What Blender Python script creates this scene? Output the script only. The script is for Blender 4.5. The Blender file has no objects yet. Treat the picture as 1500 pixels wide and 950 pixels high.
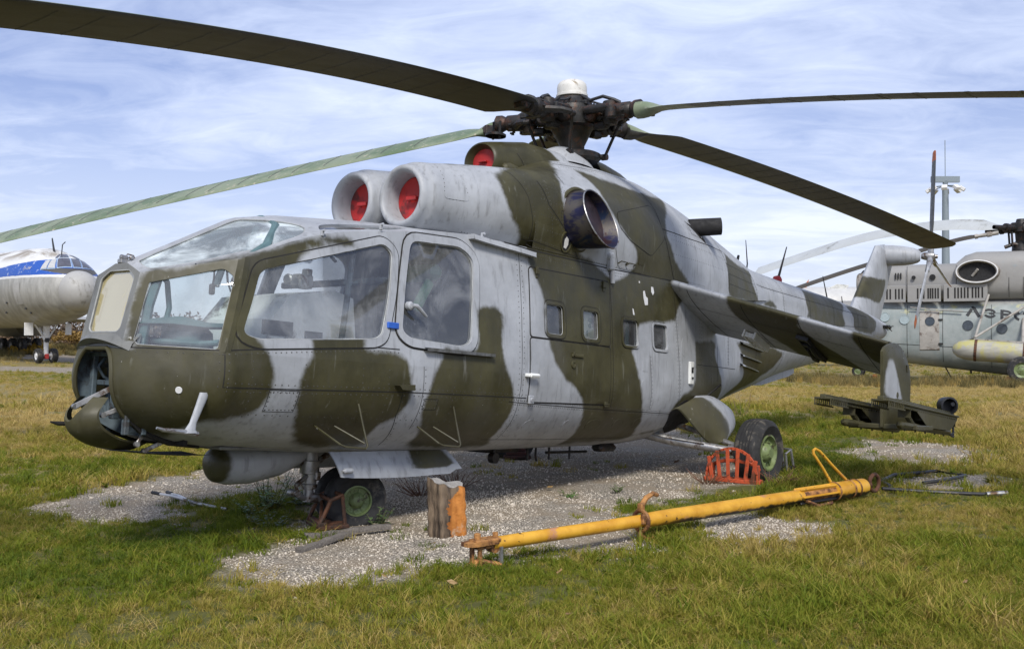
import bpy, math, random
import numpy as np
from mathutils import Vector, Matrix
from mathutils.bvhtree import BVHTree
from mathutils.geometry import delaunay_2d_cdt

R = math.radians
random.seed(4)
rng = np.random.default_rng(4)
SC = bpy.context.scene
COL = SC.collection

# ------------------------------------------------------------------ camera
cam_d = bpy.data.cameras.new('camera')
cam = bpy.data.objects.new('camera', cam_d)
COL.objects.link(cam)
cam.location = (-5.376, -5.963, 1.412)
cam.rotation_euler = (math.pi / 2 + 0.0157, 0, -0.907)
cam_d.sensor_fit = 'HORIZONTAL'
cam_d.sensor_width = 36
cam_d.lens = 36 * 1468 / 1500
cam_d.clip_start = 0.05
cam_d.clip_end = 6000
SC.camera = cam

# ------------------------------------------------------------------ light
SUN_EL, SUN_AZ = R(46), R(228)          # azimuth: direction the light comes from, clockwise from +Y
world = bpy.data.worlds.new('World')
SC.world = world
world.use_nodes = True
wn, wl = world.node_tree.nodes, world.node_tree.links
wn.clear()
w_out = wn.new('ShaderNodeOutputWorld')
w_bg = wn.new('ShaderNodeBackground')
w_bg.inputs['Strength'].default_value = 0.09
sky = wn.new('ShaderNodeTexSky')
sky.sky_type = 'NISHITA'
sky.sun_disc = False
sky.sun_elevation = SUN_EL
sky.sun_rotation = SUN_AZ
sky.dust_density = 1.5
tc = wn.new('ShaderNodeTexCoord')
sp = wn.new('ShaderNodeSeparateXYZ')
wl.new(tc.outputs['Generated'], sp.inputs[0])


def wmath(op, a, b=None, clamp=False):
    n = wn.new('ShaderNodeMath')
    n.operation = op
    n.use_clamp = clamp
    for i, v in enumerate((a, b)):
        if v is None:
            continue
        if isinstance(v, (int, float)):
            n.inputs[i].default_value = v
        else:
            wl.new(v, n.inputs[i])
    return n.outputs[0]


zz = wmath('ADD', wmath('MAXIMUM', sp.outputs[2], 0.0), 0.16)
cu = wmath('DIVIDE', sp.outputs[0], zz)
cv = wmath('DIVIDE', sp.outputs[1], zz)
cb = wn.new('ShaderNodeCombineXYZ')
wl.new(cu, cb.inputs[0])
wl.new(cv, cb.inputs[1])
mp = wn.new('ShaderNodeMapping')
mp.vector_type = 'TEXTURE'
mp.inputs['Rotation'].default_value = (0, 0, R(-58))
mp.inputs['Scale'].default_value = (1.6, 0.95, 1)
wl.new(cb.outputs[0], mp.inputs[0])


def wnoise(vec, scale, detail, rough, dist):
    n = wn.new('ShaderNodeTexNoise')
    n.inputs['Scale'].default_value = scale
    n.inputs['Detail'].default_value = detail
    n.inputs['Roughness'].default_value = rough
    n.inputs['Distortion'].default_value = dist
    wl.new(vec, n.inputs['Vector'])
    return n.outputs['Fac']


n1 = wnoise(mp.outputs[0], 0.75, 8, 0.60, 0.35)
n2 = wnoise(mp.outputs[0], 5.5, 7, 0.62, 0.8)
n0 = wnoise(mp.outputs[0], 0.32, 4, 0.5, 0.3)
cl = wmath('ADD', wmath('MULTIPLY', n0, 0.42), wmath('ADD', wmath('MULTIPLY', n1, 0.40), wmath('MULTIPLY', n2, 0.18)))
cr = wn.new('ShaderNodeValToRGB')
cr.color_ramp.elements[0].position = 0.41
cr.color_ramp.elements[0].color = (0.16, 0.16, 0.16, 1)
cr.color_ramp.elements[1].position = 0.59
cr.color_ramp.elements[1].color = (1, 1, 1, 1)
wl.new(cl, cr.inputs[0])
# thin high cloud closes up towards the horizon
hz = wmath('SUBTRACT', 1.0, wmath('MULTIPLY', wmath('MAXIMUM', sp.outputs[2], 0.0), 3.2), True)
cov = wmath('MAXIMUM', cr.outputs[0], wmath('MULTIPLY', hz, 0.80), True)
ccol = wn.new('ShaderNodeMix')
ccol.data_type = 'RGBA'
wl.new(hz, ccol.inputs[0])
ccol.inputs[6].default_value = (7.2, 8.1, 10.2, 1)
ccol.inputs[7].default_value = (8.0, 8.5, 9.5, 1)
skm = wn.new('ShaderNodeMix')
skm.data_type = 'RGBA'
skm.blend_type = 'MULTIPLY'
skm.inputs[0].default_value = 1
wl.new(sky.outputs[0], skm.inputs[6])
skm.inputs[7].default_value = (.74, .77, 1.10, 1)
mxs = wn.new('ShaderNodeMix')
mxs.data_type = 'RGBA'
wl.new(cov, mxs.inputs[0])
wl.new(skm.outputs[2], mxs.inputs[6])
wl.new(ccol.outputs[2], mxs.inputs[7])
wl.new(mxs.outputs[2], w_bg.inputs['Color'])
wl.new(w_bg.outputs[0], w_out.inputs['Surface'])

sun_d = bpy.data.lights.new('sun', 'SUN')
sun_d.energy = 2.7
sun_d.angle = R(14)
sun_d.color = (1.0, 0.95, 0.87)
sun = bpy.data.objects.new('sun', sun_d)
COL.objects.link(sun)
_d = Vector((math.sin(SUN_AZ) * math.cos(SUN_EL), math.cos(SUN_AZ) * math.cos(SUN_EL), math.sin(SUN_EL)))
sun.rotation_euler = _d.to_track_quat('Z', 'Y').to_euler()
sun.location = (0, 0, 30)
SC.view_settings.view_transform = 'Standard'
SC.view_settings.look = 'None'
SC.view_settings.exposure = 0.42
SC.view_settings.gamma = 1.0
SC.cycles.max_bounces = 8
SC.cycles.transparent_max_bounces = 16


# ------------------------------------------------------------------ materials
def mat_new(name):
    m = bpy.data.materials.new(name)
    m.use_nodes = True
    n = m.node_tree.nodes
    return m, n, m.node_tree.links, n['Principled BSDF']


class NT:
    """small wrapper to write node graphs shortly"""
    def __init__(s, m):
        s.n, s.l = m.node_tree.nodes, m.node_tree.links
        s.geo = None

    def put(s, sock, v):
        if isinstance(v, (int, float)):
            sock.default_value = v
        elif isinstance(v, tuple):
            sock.default_value = v if len(v) == 4 or len(sock.default_value) == 3 else (*v, 1)
        else:
            s.l.new(v, sock)

    def math(s, op, a, b=0.0, clamp=False):
        n = s.n.new('ShaderNodeMath')
        n.operation = op
        n.use_clamp = clamp
        s.put(n.inputs[0], a)
        s.put(n.inputs[1], b)
        return n.outputs[0]

    def obj(s):
        return s.n.new('ShaderNodeTexCoord').outputs['Object']

    def pos(s):
        return s.n.new('ShaderNodeNewGeometry').outputs['Position']

    def attr(s, name, out='Fac'):
        n = s.n.new('ShaderNodeAttribute')
        n.attribute_name = name
        return n.outputs[out]

    def noise(s, scale, detail=4, rough=0.55, vec=None, dist=0.0, out='Fac', sc3=None):
        n = s.n.new('ShaderNodeTexNoise')
        n.inputs['Scale'].default_value = scale
        n.inputs['Detail'].default_value = detail
        n.inputs['Roughness'].default_value = rough
        n.inputs['Distortion'].default_value = dist
        v = vec if vec is not None else s.obj()
        if sc3:
            mpn = s.n.new('ShaderNodeMapping')
            mpn.inputs['Scale'].default_value = sc3
            s.l.new(v, mpn.inputs[0])
            v = mpn.outputs[0]
        s.l.new(v, n.inputs['Vector'])
        return n.outputs[out]

    def ramp(s, fac, a, b, ca=(0, 0, 0, 1), cb=(1, 1, 1, 1), mode='LINEAR'):
        n = s.n.new('ShaderNodeValToRGB')
        n.color_ramp.interpolation = mode
        n.color_ramp.elements[0].position = a
        n.color_ramp.elements[1].position = b
        n.color_ramp.elements[0].color = ca
        n.color_ramp.elements[1].color = cb
        s.put(n.inputs[0], fac)
        return n.outputs[0]

    def mrange(s, v, a, b, c=0.0, d=1.0, smooth=True):
        n = s.n.new('ShaderNodeMapRange')
        n.interpolation_type = 'SMOOTHSTEP' if smooth else 'LINEAR'
        s.put(n.inputs[0], v)
        for i, x in enumerate((a, b, c, d)):
            n.inputs[i + 1].default_value = x
        return n.outputs[0]

    def mix(s, f, a, b, mode='MIX'):
        n = s.n.new('ShaderNodeMix')
        n.data_type = 'RGBA'
        n.blend_type = mode
        s.put(n.inputs[0], f)
        s.put(n.inputs[6], a)
        s.put(n.inputs[7], b)
        return n.outputs[2]

    def bump(s, h, strength=0.2, dist=0.01):
        n = s.n.new('ShaderNodeBump')
        n.inputs['Strength'].default_value = strength
        n.inputs['Distance'].default_value = dist
        s.put(n.inputs['Height'], h)
        return n.outputs[0]


def simple(name, col, rough=0.6, metal=0.0, var=0.25, scale=9.0, dirt=None, dirt_amt=0.5, bump=0.0, bscale=60, spec=0.5, sc3=None):
    """paint / metal / rubber with blotchy wear"""
    m, n, l, b = mat_new(name)
    t = NT(m)
    f = t.noise(scale, 6, 0.6, sc3=sc3)
    lo = tuple(c * (1 - var) for c in col)
    hi = tuple(min(1, c * (1 + var)) for c in col)
    c = t.mix(t.ramp(f, 0.3, 0.7), (*lo, 1), (*hi, 1))
    if dirt:
        g = t.noise(scale * 0.6, 8, 0.68, vec=t.obj(), dist=0.6)
        c = t.mix(t.mrange(g, 0.62 - 0.25 * dirt_amt, 0.70 - 0.15 * dirt_amt), c, (*dirt, 1))
    l.new(c, b.inputs['Base Color'])
    b.inputs['Metallic'].default_value = metal
    b.inputs['Specular IOR Level'].default_value = spec
    r = t.mrange(t.noise(scale * 1.7, 4), 0.3, 0.7, max(0.02, rough - 0.1), min(1, rough + 0.1))
    l.new(r, b.inputs['Roughness'])
    if bump:
        l.new(t.bump(t.noise(bscale, 5, 0.6), bump, 0.01), b.inputs['Normal'])
    return m


# ------------------------------------------------------------------ mesh helpers
def link(name, me, parent=None, loc=None, mats=None):
    o = bpy.data.objects.new(name, me)
    COL.objects.link(o)
    if parent is not None:
        o.parent = parent
    if loc is not None:
        o.location = loc
    return o


def mesh_np(name, V, F, mat, parent=None, smooth=True, attrs=None, sharp=None):
    """F: (n,4)/(n,3) array or list of index lists"""
    V = np.asarray(V, np.float32)
    me = bpy.data.meshes.new(name)
    if isinstance(F, np.ndarray):
        k = F.shape[1]
        n = len(F)
        idx = F.astype(np.int32).ravel()
        st = np.arange(n, dtype=np.int32) * k
    else:
        lens = np.array([len(f) for f in F], np.int32)
        idx = np.array([i for f in F for i in f], np.int32)
        n = len(F)
        st = np.concatenate([[0], np.cumsum(lens)[:-1]]).astype(np.int32)
    me.vertices.add(len(V))
    me.vertices.foreach_set('co', V.ravel())
    me.loops.add(len(idx))
    me.loops.foreach_set('vertex_index', idx)
    me.polygons.add(n)
    me.polygons.foreach_set('loop_start', st)
    me.polygons.foreach_set('use_smooth', np.full(n, smooth, bool))
    if attrs:
        for k, a in attrs.items():
            at = me.attributes.new(k, 'FLOAT', 'POINT')
            at.data.foreach_set('value', np.asarray(a, np.float32))
    me.update(calc_edges=True)
    me.validate()
    if sharp is not None:
        me.set_sharp_from_angle(angle=R(sharp))
    if mat is not None:
        me.materials.append(mat)
    return link(name, me, parent)


class MB:
    """collects shapes into one mesh"""
    def __init__(s):
        s.V, s.F, s.n = [], [], 0

    def add(s, V, F):
        V = np.asarray(V, float).reshape(-1, 3)
        s.V.append(V)
        s.F += [[i + s.n for i in f] for f in F]
        s.n += len(V)
        return s

    def box(s, c, size, rot=None, bev=0.0):
        x, y, z = [d / 2 for d in size]
        b = min(bev, x * .9, y * .9, z * .9)
        if b <= 0:
            V = np.array([(-x, -y, -z), (x, -y, -z), (x, y, -z), (-x, y, -z), (-x, -y, z), (x, -y, z), (x, y, z), (-x, y, z)])
            F = [(3, 2, 1, 0), (4, 5, 6, 7), (0, 1, 5, 4), (1, 2, 6, 5), (2, 3, 7, 6), (3, 0, 4, 7)]
        else:
            V, F = [], []
            for sx in (-1, 1):
                for sy in (-1, 1):
                    for sz in (-1, 1):
                        V += [(sx * x, sy * (y - b), sz * (z - b)), (sx * (x - b), sy * y, sz * (z - b)), (sx * (x - b), sy * (y - b), sz * z)]
            V = np.array(V)
            I = lambda a, b_, c_, k: ((a > 0) * 4 + (b_ > 0) * 2 + (c_ > 0)) * 3 + k
            for a in (-1, 1):
                q = [I(a, -1, -1, 0), I(a, 1, -1, 0), I(a, 1, 1, 0), I(a, -1, 1, 0)]
                F.append(q if a > 0 else q[::-1])
                q = [I(-1, a, -1, 1), I(-1, a, 1, 1), I(1, a, 1, 1), I(1, a, -1, 1)]
                F.append(q if a > 0 else q[::-1])
                q = [I(-1, -1, a, 2), I(1, -1, a, 2), I(1, 1, a, 2), I(-1, 1, a, 2)]
                F.append(q if a > 0 else q[::-1])
                for c_ in (-1, 1):
                    q = [I(a, c_, -1, 0), I(a, c_, -1, 1), I(a, c_, 1, 1), I(a, c_, 1, 0)]
                    F.append(q if a * c_ < 0 else q[::-1])
                    q = [I(a, -1, c_, 0), I(a, 1, c_, 0), I(a, 1, c_, 2), I(a, -1, c_, 2)]
                    F.append(q if a * c_ > 0 else q[::-1])
                    q = [I(-1, a, c_, 1), I(-1, a, c_, 2), I(1, a, c_, 2), I(1, a, c_, 1)]
                    F.append(q if a * c_ > 0 else q[::-1])
                    for d_ in (-1, 1):
                        q = [I(a, c_, d_, 0), I(a, c_, d_, 1), I(a, c_, d_, 2)]
                        F.append(q if a * c_ * d_ > 0 else q[::-1])
        if rot is not None:
            V = V @ np.array(rot).T
        return s.add(V + np.array(c), F)

    def tube(s, pts, r, n=8, cap=True, closed=False):
        P = np.array(pts, float)
        rr = np.full(len(P), r) if np.isscalar(r) else np.array(r, float)
        T = np.gradient(P, axis=0) if not closed else np.roll(P, -1, 0) - np.roll(P, 1, 0)
        T /= np.linalg.norm(T, axis=1)[:, None] + 1e-12
        u = np.cross(T[0], (0, 0, 1.0))
        if np.linalg.norm(u) < .2:
            u = np.cross(T[0], (1.0, 0, 0))
        u /= np.linalg.norm(u)
        ang = np.arange(n) * 2 * math.pi / n
        V = []
        for i in range(len(P)):
            u = u - T[i] * (u @ T[i])
            u /= np.linalg.norm(u) + 1e-12
            w = np.cross(T[i], u)
            V.append(P[i] + rr[i] * (np.cos(ang)[:, None] * u + np.sin(ang)[:, None] * w))
        V = np.concatenate(V)
        F = []
        m = len(P)
        for i in range(m if closed else m - 1):
            a, b = i * n, ((i + 1) % m) * n
            F += [(a + j, a + (j + 1) % n, b + (j + 1) % n, b + j) for j in range(n)]
        if cap and not closed:
            F += [tuple(range(n))[::-1], tuple(range((m - 1) * n, m * n))]
        return s.add(V, F)

    def lathe(s, prof, o, axis, n=24, cap0=False, cap1=False, sq=None):
        """prof: (dist along axis, radius)"""
        a = np.array(axis, float)
        a /= np.linalg.norm(a)
        u = np.cross(a, (0, 0, 1.0))
        if np.linalg.norm(u) < .1:
            u = np.cross(a, (1.0, 0, 0))
        u /= np.linalg.norm(u)
        w = np.cross(a, u)
        ang = np.arange(n) * 2 * math.pi / n
        ring = np.cos(ang)[:, None] * u + np.sin(ang)[:, None] * w
        V = np.concatenate([np.array(o) + a * d + ring * r for d, r in prof])
        F = []
        for i in range(len(prof) - 1):
            F += [(i * n + j, i * n + (j + 1) % n, (i + 1) * n + (j + 1) % n, (i + 1) * n + j) for j in range(n)]
        if cap0:
            F.append(tuple(range(n))[::-1])
        if cap1:
            k = (len(prof) - 1) * n
            F.append(tuple(range(k, k + n)))
        return s.add(V, F)

    def prism(s, poly, o, U, W, N, th):
        """flat outline in plane (U,W) at o, thickness th along N (centred)"""
        P = np.array(poly, float)
        o, U, W, N = [np.array(q, float) for q in (o, U, W, N)]
        B = o + P[:, :1] * U + P[:, 1:] * W
        n = len(P)
        V = np.concatenate([B - N * th / 2, B + N * th / 2])
        area = 0.5 * np.sum(P[:, 0] * np.roll(P[:, 1], -1) - np.roll(P[:, 0], -1) * P[:, 1])
        flip = (area * np.dot(np.cross(U, W), N)) < 0
        F = [tuple(range(n))[::-1], tuple(range(n, 2 * n))] + [(i, (i + 1) % n, n + (i + 1) % n, n + i) for i in range(n)]
        if flip:
            F = [f[::-1] for f in F]
        return s.add(V, F)

    def grid(s, G, close_u=False, close_v=False):
        G = np.asarray(G, float)
        nu, nv = G.shape[:2]
        F = []
        for i in range(nu if close_u else nu - 1):
            for j in range(nv if close_v else nv - 1):
                a, b = i, (i + 1) % nu
                c, d = j, (j + 1) % nv
                F.append((a * nv + c, b * nv + c, b * nv + d, a * nv + d))
        return s.add(G.reshape(-1, 3), F)

    def sphere(s, c, r, nu=12, nv=8, sc=(1, 1, 1)):
        th = np.linspace(0, math.pi, nv + 1)
        ph = np.arange(nu) * 2 * math.pi / nu
        G = np.stack([np.sin(th)[:, None] * np.cos(ph)[None], np.sin(th)[:, None] * np.sin(ph)[None], np.repeat(np.cos(th)[:, None], nu, 1)], -1)
        return s.grid(G * r * np.array(sc) + np.array(c), close_v=True)

    def build(s, name, mat, parent=None, smooth=True, sharp=35, attr_fn=None):
        V = np.concatenate(s.V)
        stuff = any(k in name for k in ('gaps', 'joints', 'fasteners', 'rear_slot', 'pickets', 'stems', 'leaves', 'branches', 'probe'))
        cl = None if stuff else s.clusters(V)
        if cl is None:
            at = {'camo': attr_fn(V)} if attr_fn else None
            o = mesh_np(name, V, s.F, mat, parent, smooth, at, sharp if smooth else None)
            if stuff:
                o['kind'] = 'stuff'
            return o
        first = None
        for c in sorted(set(cl), key=lambda k: -int(np.sum(cl == k))):      # pieces that stand apart become parts of their own
            k = cl == c
            idx = np.cumsum(k) - 1
            F = [[int(idx[i]) for i in f] for f in s.F if k[f[0]]]
            Vc = V[k]
            o = mesh_np(name, Vc, F, mat, parent, smooth, {'camo': attr_fn(Vc)} if attr_fn else None, sharp if smooth else None)
            if first is None:
                first = o
                if parent is None:
                    parent = o
        return first

    def clusters(s, V, gap=.012):
        """label per vertex of the groups of shapes that stand apart, None when there is only one"""
        n = len(s.V)
        if n < 2 or n > 300:
            return None
        lo = np.array([v.min(0) for v in s.V]) - gap / 2
        hi = np.array([v.max(0) for v in s.V]) + gap / 2
        lab = np.arange(n)
        own = np.repeat(np.arange(n), [len(v) for v in s.V])

        def root(i):
            while lab[i] != i:
                i = lab[i]
            return i
        for i in range(n):
            for j in np.nonzero(np.all((lo[i] <= hi[i + 1:]) & (hi[i] >= lo[i + 1:]), 1))[0] + i + 1:
                lab[root(j)] = root(i)
        for f in s.F:
            a = root(own[f[0]])
            for i in f[1:]:
                lab[root(own[i])] = a
        r = np.array([root(i) for i in range(n)])
        return None if len(set(r)) < 2 else r[own]


def tag(o, label=None, cat=None, group=None, kind=None):
    for k, v in (('label', label), ('category', cat), ('group', group), ('kind', kind)):
        if v:
            o[k] = v
    return o


def empty(name, loc=(0, 0, 0), rot=(0, 0, 0)):
    o = bpy.data.objects.new(name, None)
    COL.objects.link(o)
    o.location = loc
    o.rotation_euler = rot
    o.empty_display_size = 0.3
    return o


def kids(o, cache={}):
    return [c for c in COL.objects if c.parent == o]


def copy_tree(o, parent=None):
    c = o.copy()
    COL.objects.link(c)
    if parent is not None:
        c.parent = parent
    for ch in kids(o):
        if ch is not c:
            copy_tree(ch, c)
    return c


def catmull(P, k):
    """refine rows of P (n, ...) k times between neighbours"""
    P = np.asarray(P, float)
    n = len(P)
    Q = np.concatenate([[2 * P[0] - P[1]], P, [2 * P[-1] - P[-2]]])
    out = []
    for i in range(n - 1):
        p0, p1, p2, p3 = Q[i], Q[i + 1], Q[i + 2], Q[i + 3]
        for t in np.arange(k) / k:
            out.append(.5 * (2 * p1 + (p2 - p0) * t + (2 * p0 - 5 * p1 + 4 * p2 - p3) * t * t + (3 * p1 - p0 - 3 * p2 + p3) * t ** 3))
    out.append(P[-1])
    return np.array(out)


def pchip(x, xs, ys):
    """monotone cubic through (xs, ys); ys may be (n,k)"""
    xs = np.asarray(xs, float)
    ys = np.asarray(ys, float)
    one = ys.ndim == 1
    if one:
        ys = ys[:, None]
    h = np.diff(xs)[:, None]
    d = np.diff(ys, axis=0) / h
    m = np.zeros_like(ys)
    m[0], m[-1] = d[0], d[-1]
    a, b = d[:-1], d[1:]
    w1, w2 = 2 * h[1:] + h[:-1], h[1:] + 2 * h[:-1]
    with np.errstate(divide='ignore', invalid='ignore'):
        mm = (w1 + w2) / (w1 / a + w2 / b)
    m[1:-1] = np.where(a * b > 0, mm, 0)
    x = np.atleast_1d(np.asarray(x, float))
    i = np.clip(np.searchsorted(xs, x) - 1, 0, len(xs) - 2)
    hh = h[i]
    t = np.clip((x - xs[i])[:, None] / hh, 0, 1)
    r = (2 * t ** 3 - 3 * t * t + 1) * ys[i] + (t ** 3 - 2 * t * t + t) * hh * m[i] + (-2 * t ** 3 + 3 * t * t) * ys[i + 1] + (t ** 3 - t * t) * hh * m[i + 1]
    return r[:, 0] if one else r


def inside(P, poly):
    poly = np.asarray(poly, float)
    x, y = P[:, 0], P[:, 1]
    c = np.zeros(len(P), bool)
    n = len(poly)
    for i in range(n):
        (x1, y1), (x2, y2) = poly[i - 1], poly[i]
        if y1 == y2:
            continue
        c ^= ((y1 > y) != (y2 > y)) & (x < (x2 - x1) * (y - y1) / (y2 - y1) + x1)
    return c


def sdist(P, poly):
    """signed distance to polygon, negative inside"""
    poly = np.asarray(poly, float)
    d = np.full(len(P), 1e9)
    for i in range(len(poly)):
        a, b = poly[i - 1], poly[i]
        ab = b - a
        t = np.clip(((P - a) @ ab) / (ab @ ab + 1e-12), 0, 1)
        d = np.minimum(d, np.hypot(*(P - a - t[:, None] * ab).T))
    return np.where(inside(P, poly), -d, d)


def smooth_poly(poly, k=5):
    P = np.asarray(poly, float)
    Q = np.concatenate([P[-2:], P, P[:2]])
    return catmull(Q, k)[2 * k:-2 * k - 1 + 0][:-k] if False else catmull(np.concatenate([P, P[:1]]), k)[:-1]


def rounded(poly, r, n=4):
    """round the corners of a polygon"""
    P = np.asarray(poly, float)
    out = []
    m = len(P)
    for i in range(m):
        p, a, b = P[i], P[i - 1], P[(i + 1) % m]
        da, db = a - p, b - p
        la, lb = np.linalg.norm(da), np.linalg.norm(db)
        rr = r[i] if hasattr(r, '__len__') else r
        rr = min(rr, la * .45, lb * .45)
        if rr <= 1e-6:
            out.append(p)
            continue
        s, e = p + da / la * rr, p + db / lb * rr
        for t in np.linspace(0, 1, n + 1):
            out.append((1 - t) ** 2 * s + 2 * t * (1 - t) * p + t * t * e)
    return np.array(out)


def offset_poly(poly, d):
    """push every vertex of a (roughly convex) polygon outwards by d"""
    P = np.asarray(poly, float)
    ar = 0.5 * np.sum(P[:, 0] * np.roll(P[:, 1], -1) - np.roll(P[:, 0], -1) * P[:, 1])
    e = np.roll(P, -1, 0) - P
    n = np.stack([e[:, 1], -e[:, 0]], 1)
    n /= np.linalg.norm(n, axis=1)[:, None] + 1e-12
    n *= np.sign(ar)
    v = n + np.roll(n, 1, 0)
    v /= np.linalg.norm(v, axis=1)[:, None] + 1e-12
    c = np.clip(np.sum(v * n, 1), .35, 1)
    return P + v * (d / c)[:, None]


def cdt(outer, holes=(), step=0.05):
    """triangulate polygon with holes and an inner grid; returns 2D points, triangles"""
    def dens(p):
        p = np.asarray(p, float)
        o = []
        for i in range(len(p)):
            a, b = p[i], p[(i + 1) % len(p)]
            k = max(1, int(np.linalg.norm(b - a) / step))
            o += [a + (b - a) * t / k for t in range(k)]
        return np.array(o)
    loops = [dens(outer)] + [dens(h) for h in holes]
    V, E = [], []
    for L in loops:
        n0 = len(V)
        V += [tuple(p) for p in L]
        E += [(n0 + i, n0 + (i + 1) % len(L)) for i in range(len(L))]
    lo, hi = loops[0].min(0), loops[0].max(0)
    gx, gy = np.meshgrid(np.arange(lo[0] + step / 2, hi[0], step), np.arange(lo[1] + step / 2, hi[1], step))
    G = np.stack([gx.ravel(), gy.ravel()], 1)
    k = sdist(G, outer) < -step * .35
    for h in holes:
        k &= sdist(G, h) > step * .35
    V += [tuple(p) for p in G[k]]
    r = delaunay_2d_cdt([Vector(v) for v in V], E, [], 0, 1e-6)
    P = np.array([tuple(v) for v in r[0]])
    T = np.array(r[2])
    c = P[T].mean(1)
    k = inside(c, outer)
    for h in holes:
        k &= ~inside(c, h)
    return P, T[k], loops

# ------------------------------------------------------------------ helicopter: surfaces (its own frame: x aft, y starboard, z up, metres)
BODY = np.array([  # x, keel z, side-bottom z, half width there, side-top z, half width there, roof z
    (-1.69, .62, 1.22, .76, 1.78, .68, 1.90), (-1.4, .595, 1.22, .805, 1.89, .67, 2.05), (-.8, .56, 1.22, .845, 2.11, .68, 2.25),
    (0, .53, 1.22, .86, 2.24, .685, 2.37), (.72, .525, 1.22, .868, 2.32, .70, 2.40), (1.3, .53, 1.22, .87, 2.31, .76, 2.38), (2.6, .545, 1.22, .87, 2.31, .775, 2.36),
    (3.6, .56, 1.22, .87, 2.31, .775, 2.36), (4.4, .64, 1.24, .84, 2.31, .775, 2.38), (5.0, .78, 1.35, .78, 2.31, .735, 2.45),
    (5.6, .94, 1.55, .69, 2.33, .65, 2.66), (6.3, 1.10, 1.72, .59, 2.40, .55, 2.95), (7, 1.24, 1.87, .51, 2.44, .47, 2.90), (8, 1.47, 2.02, .44, 2.45, .41, 2.87),
    (10, 1.80, 2.22, .33, 2.50, .31, 2.84), (12, 2.16, 2.43, .25, 2.56, .24, 2.75), (12.75, 2.33, 2.5, .20, 2.56, .19, 2.68)])


def body(x):
    return pchip(x, BODY[:, 0], BODY[:, 1:]).T      # zb, zs, w0, zt, w2, ztop


def Yw(x, z):
    """half width of the upright side wall"""
    zb, zs, w0, zt, w2, zr = body(x)
    s = np.clip((np.asarray(z) - zs) / (zt - zs), 0, 1.05)
    return w0 + (w2 - w0) * s ** (1.25 + .35 * np.clip((np.asarray(x) - .5) / 1.0, 0, 1))


ROOF = np.array([(-1.99, .25, 1.70, 1.745), (-1.9, .325, 1.725, 1.81), (-1.52, .665, 1.835, 2.01), (-1.16, .675, 1.99, 2.205), (-.8, .68, 2.11, 2.285), (0, .685, 2.24, 2.375), (.72, .70, 2.32, 2.42), (1.4, .765, 2.31, 2.42)])


def roof(x):
    r = np.array([np.interp(x, ROOF[:, 0], ROOF[:, k]) for k in (1, 2, 3)])
    return r


def Zr(x, y):
    ye, ze, zc = roof(x)
    return ze + (zc - ze) * (1 - np.clip(np.abs(y) / ye, 0, 1.2) ** 1.35)


def Xf(z):
    return -2.085 + (np.asarray(z) - 1.22) * .2


P2 = np.array([(-2.085, -.25, 1.22), (-1.69, -.76, 1.22), (-1.52, -.665, 1.835), (-1.99, -.25, 1.70)])  # nose side facet


def p2(u, v):
    u, v = np.asarray(u)[..., None], np.asarray(v)[..., None]
    return (1 - u) * (1 - v) * P2[0] + u * (1 - v) * P2[1] + u * v * P2[2] + (1 - u) * v * P2[3]

# ------------------------------------------------------------------ helicopter: paint
PITCH = R(4.1)
ca_, sa_ = math.cos(PITCH), math.sin(PITCH)


def w2l(W):
    W = np.asarray(W, float)
    return np.stack([W[..., 0] * ca_ - W[..., 2] * sa_, W[..., 1], W[..., 0] * sa_ + W[..., 2] * ca_], -1)


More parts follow.
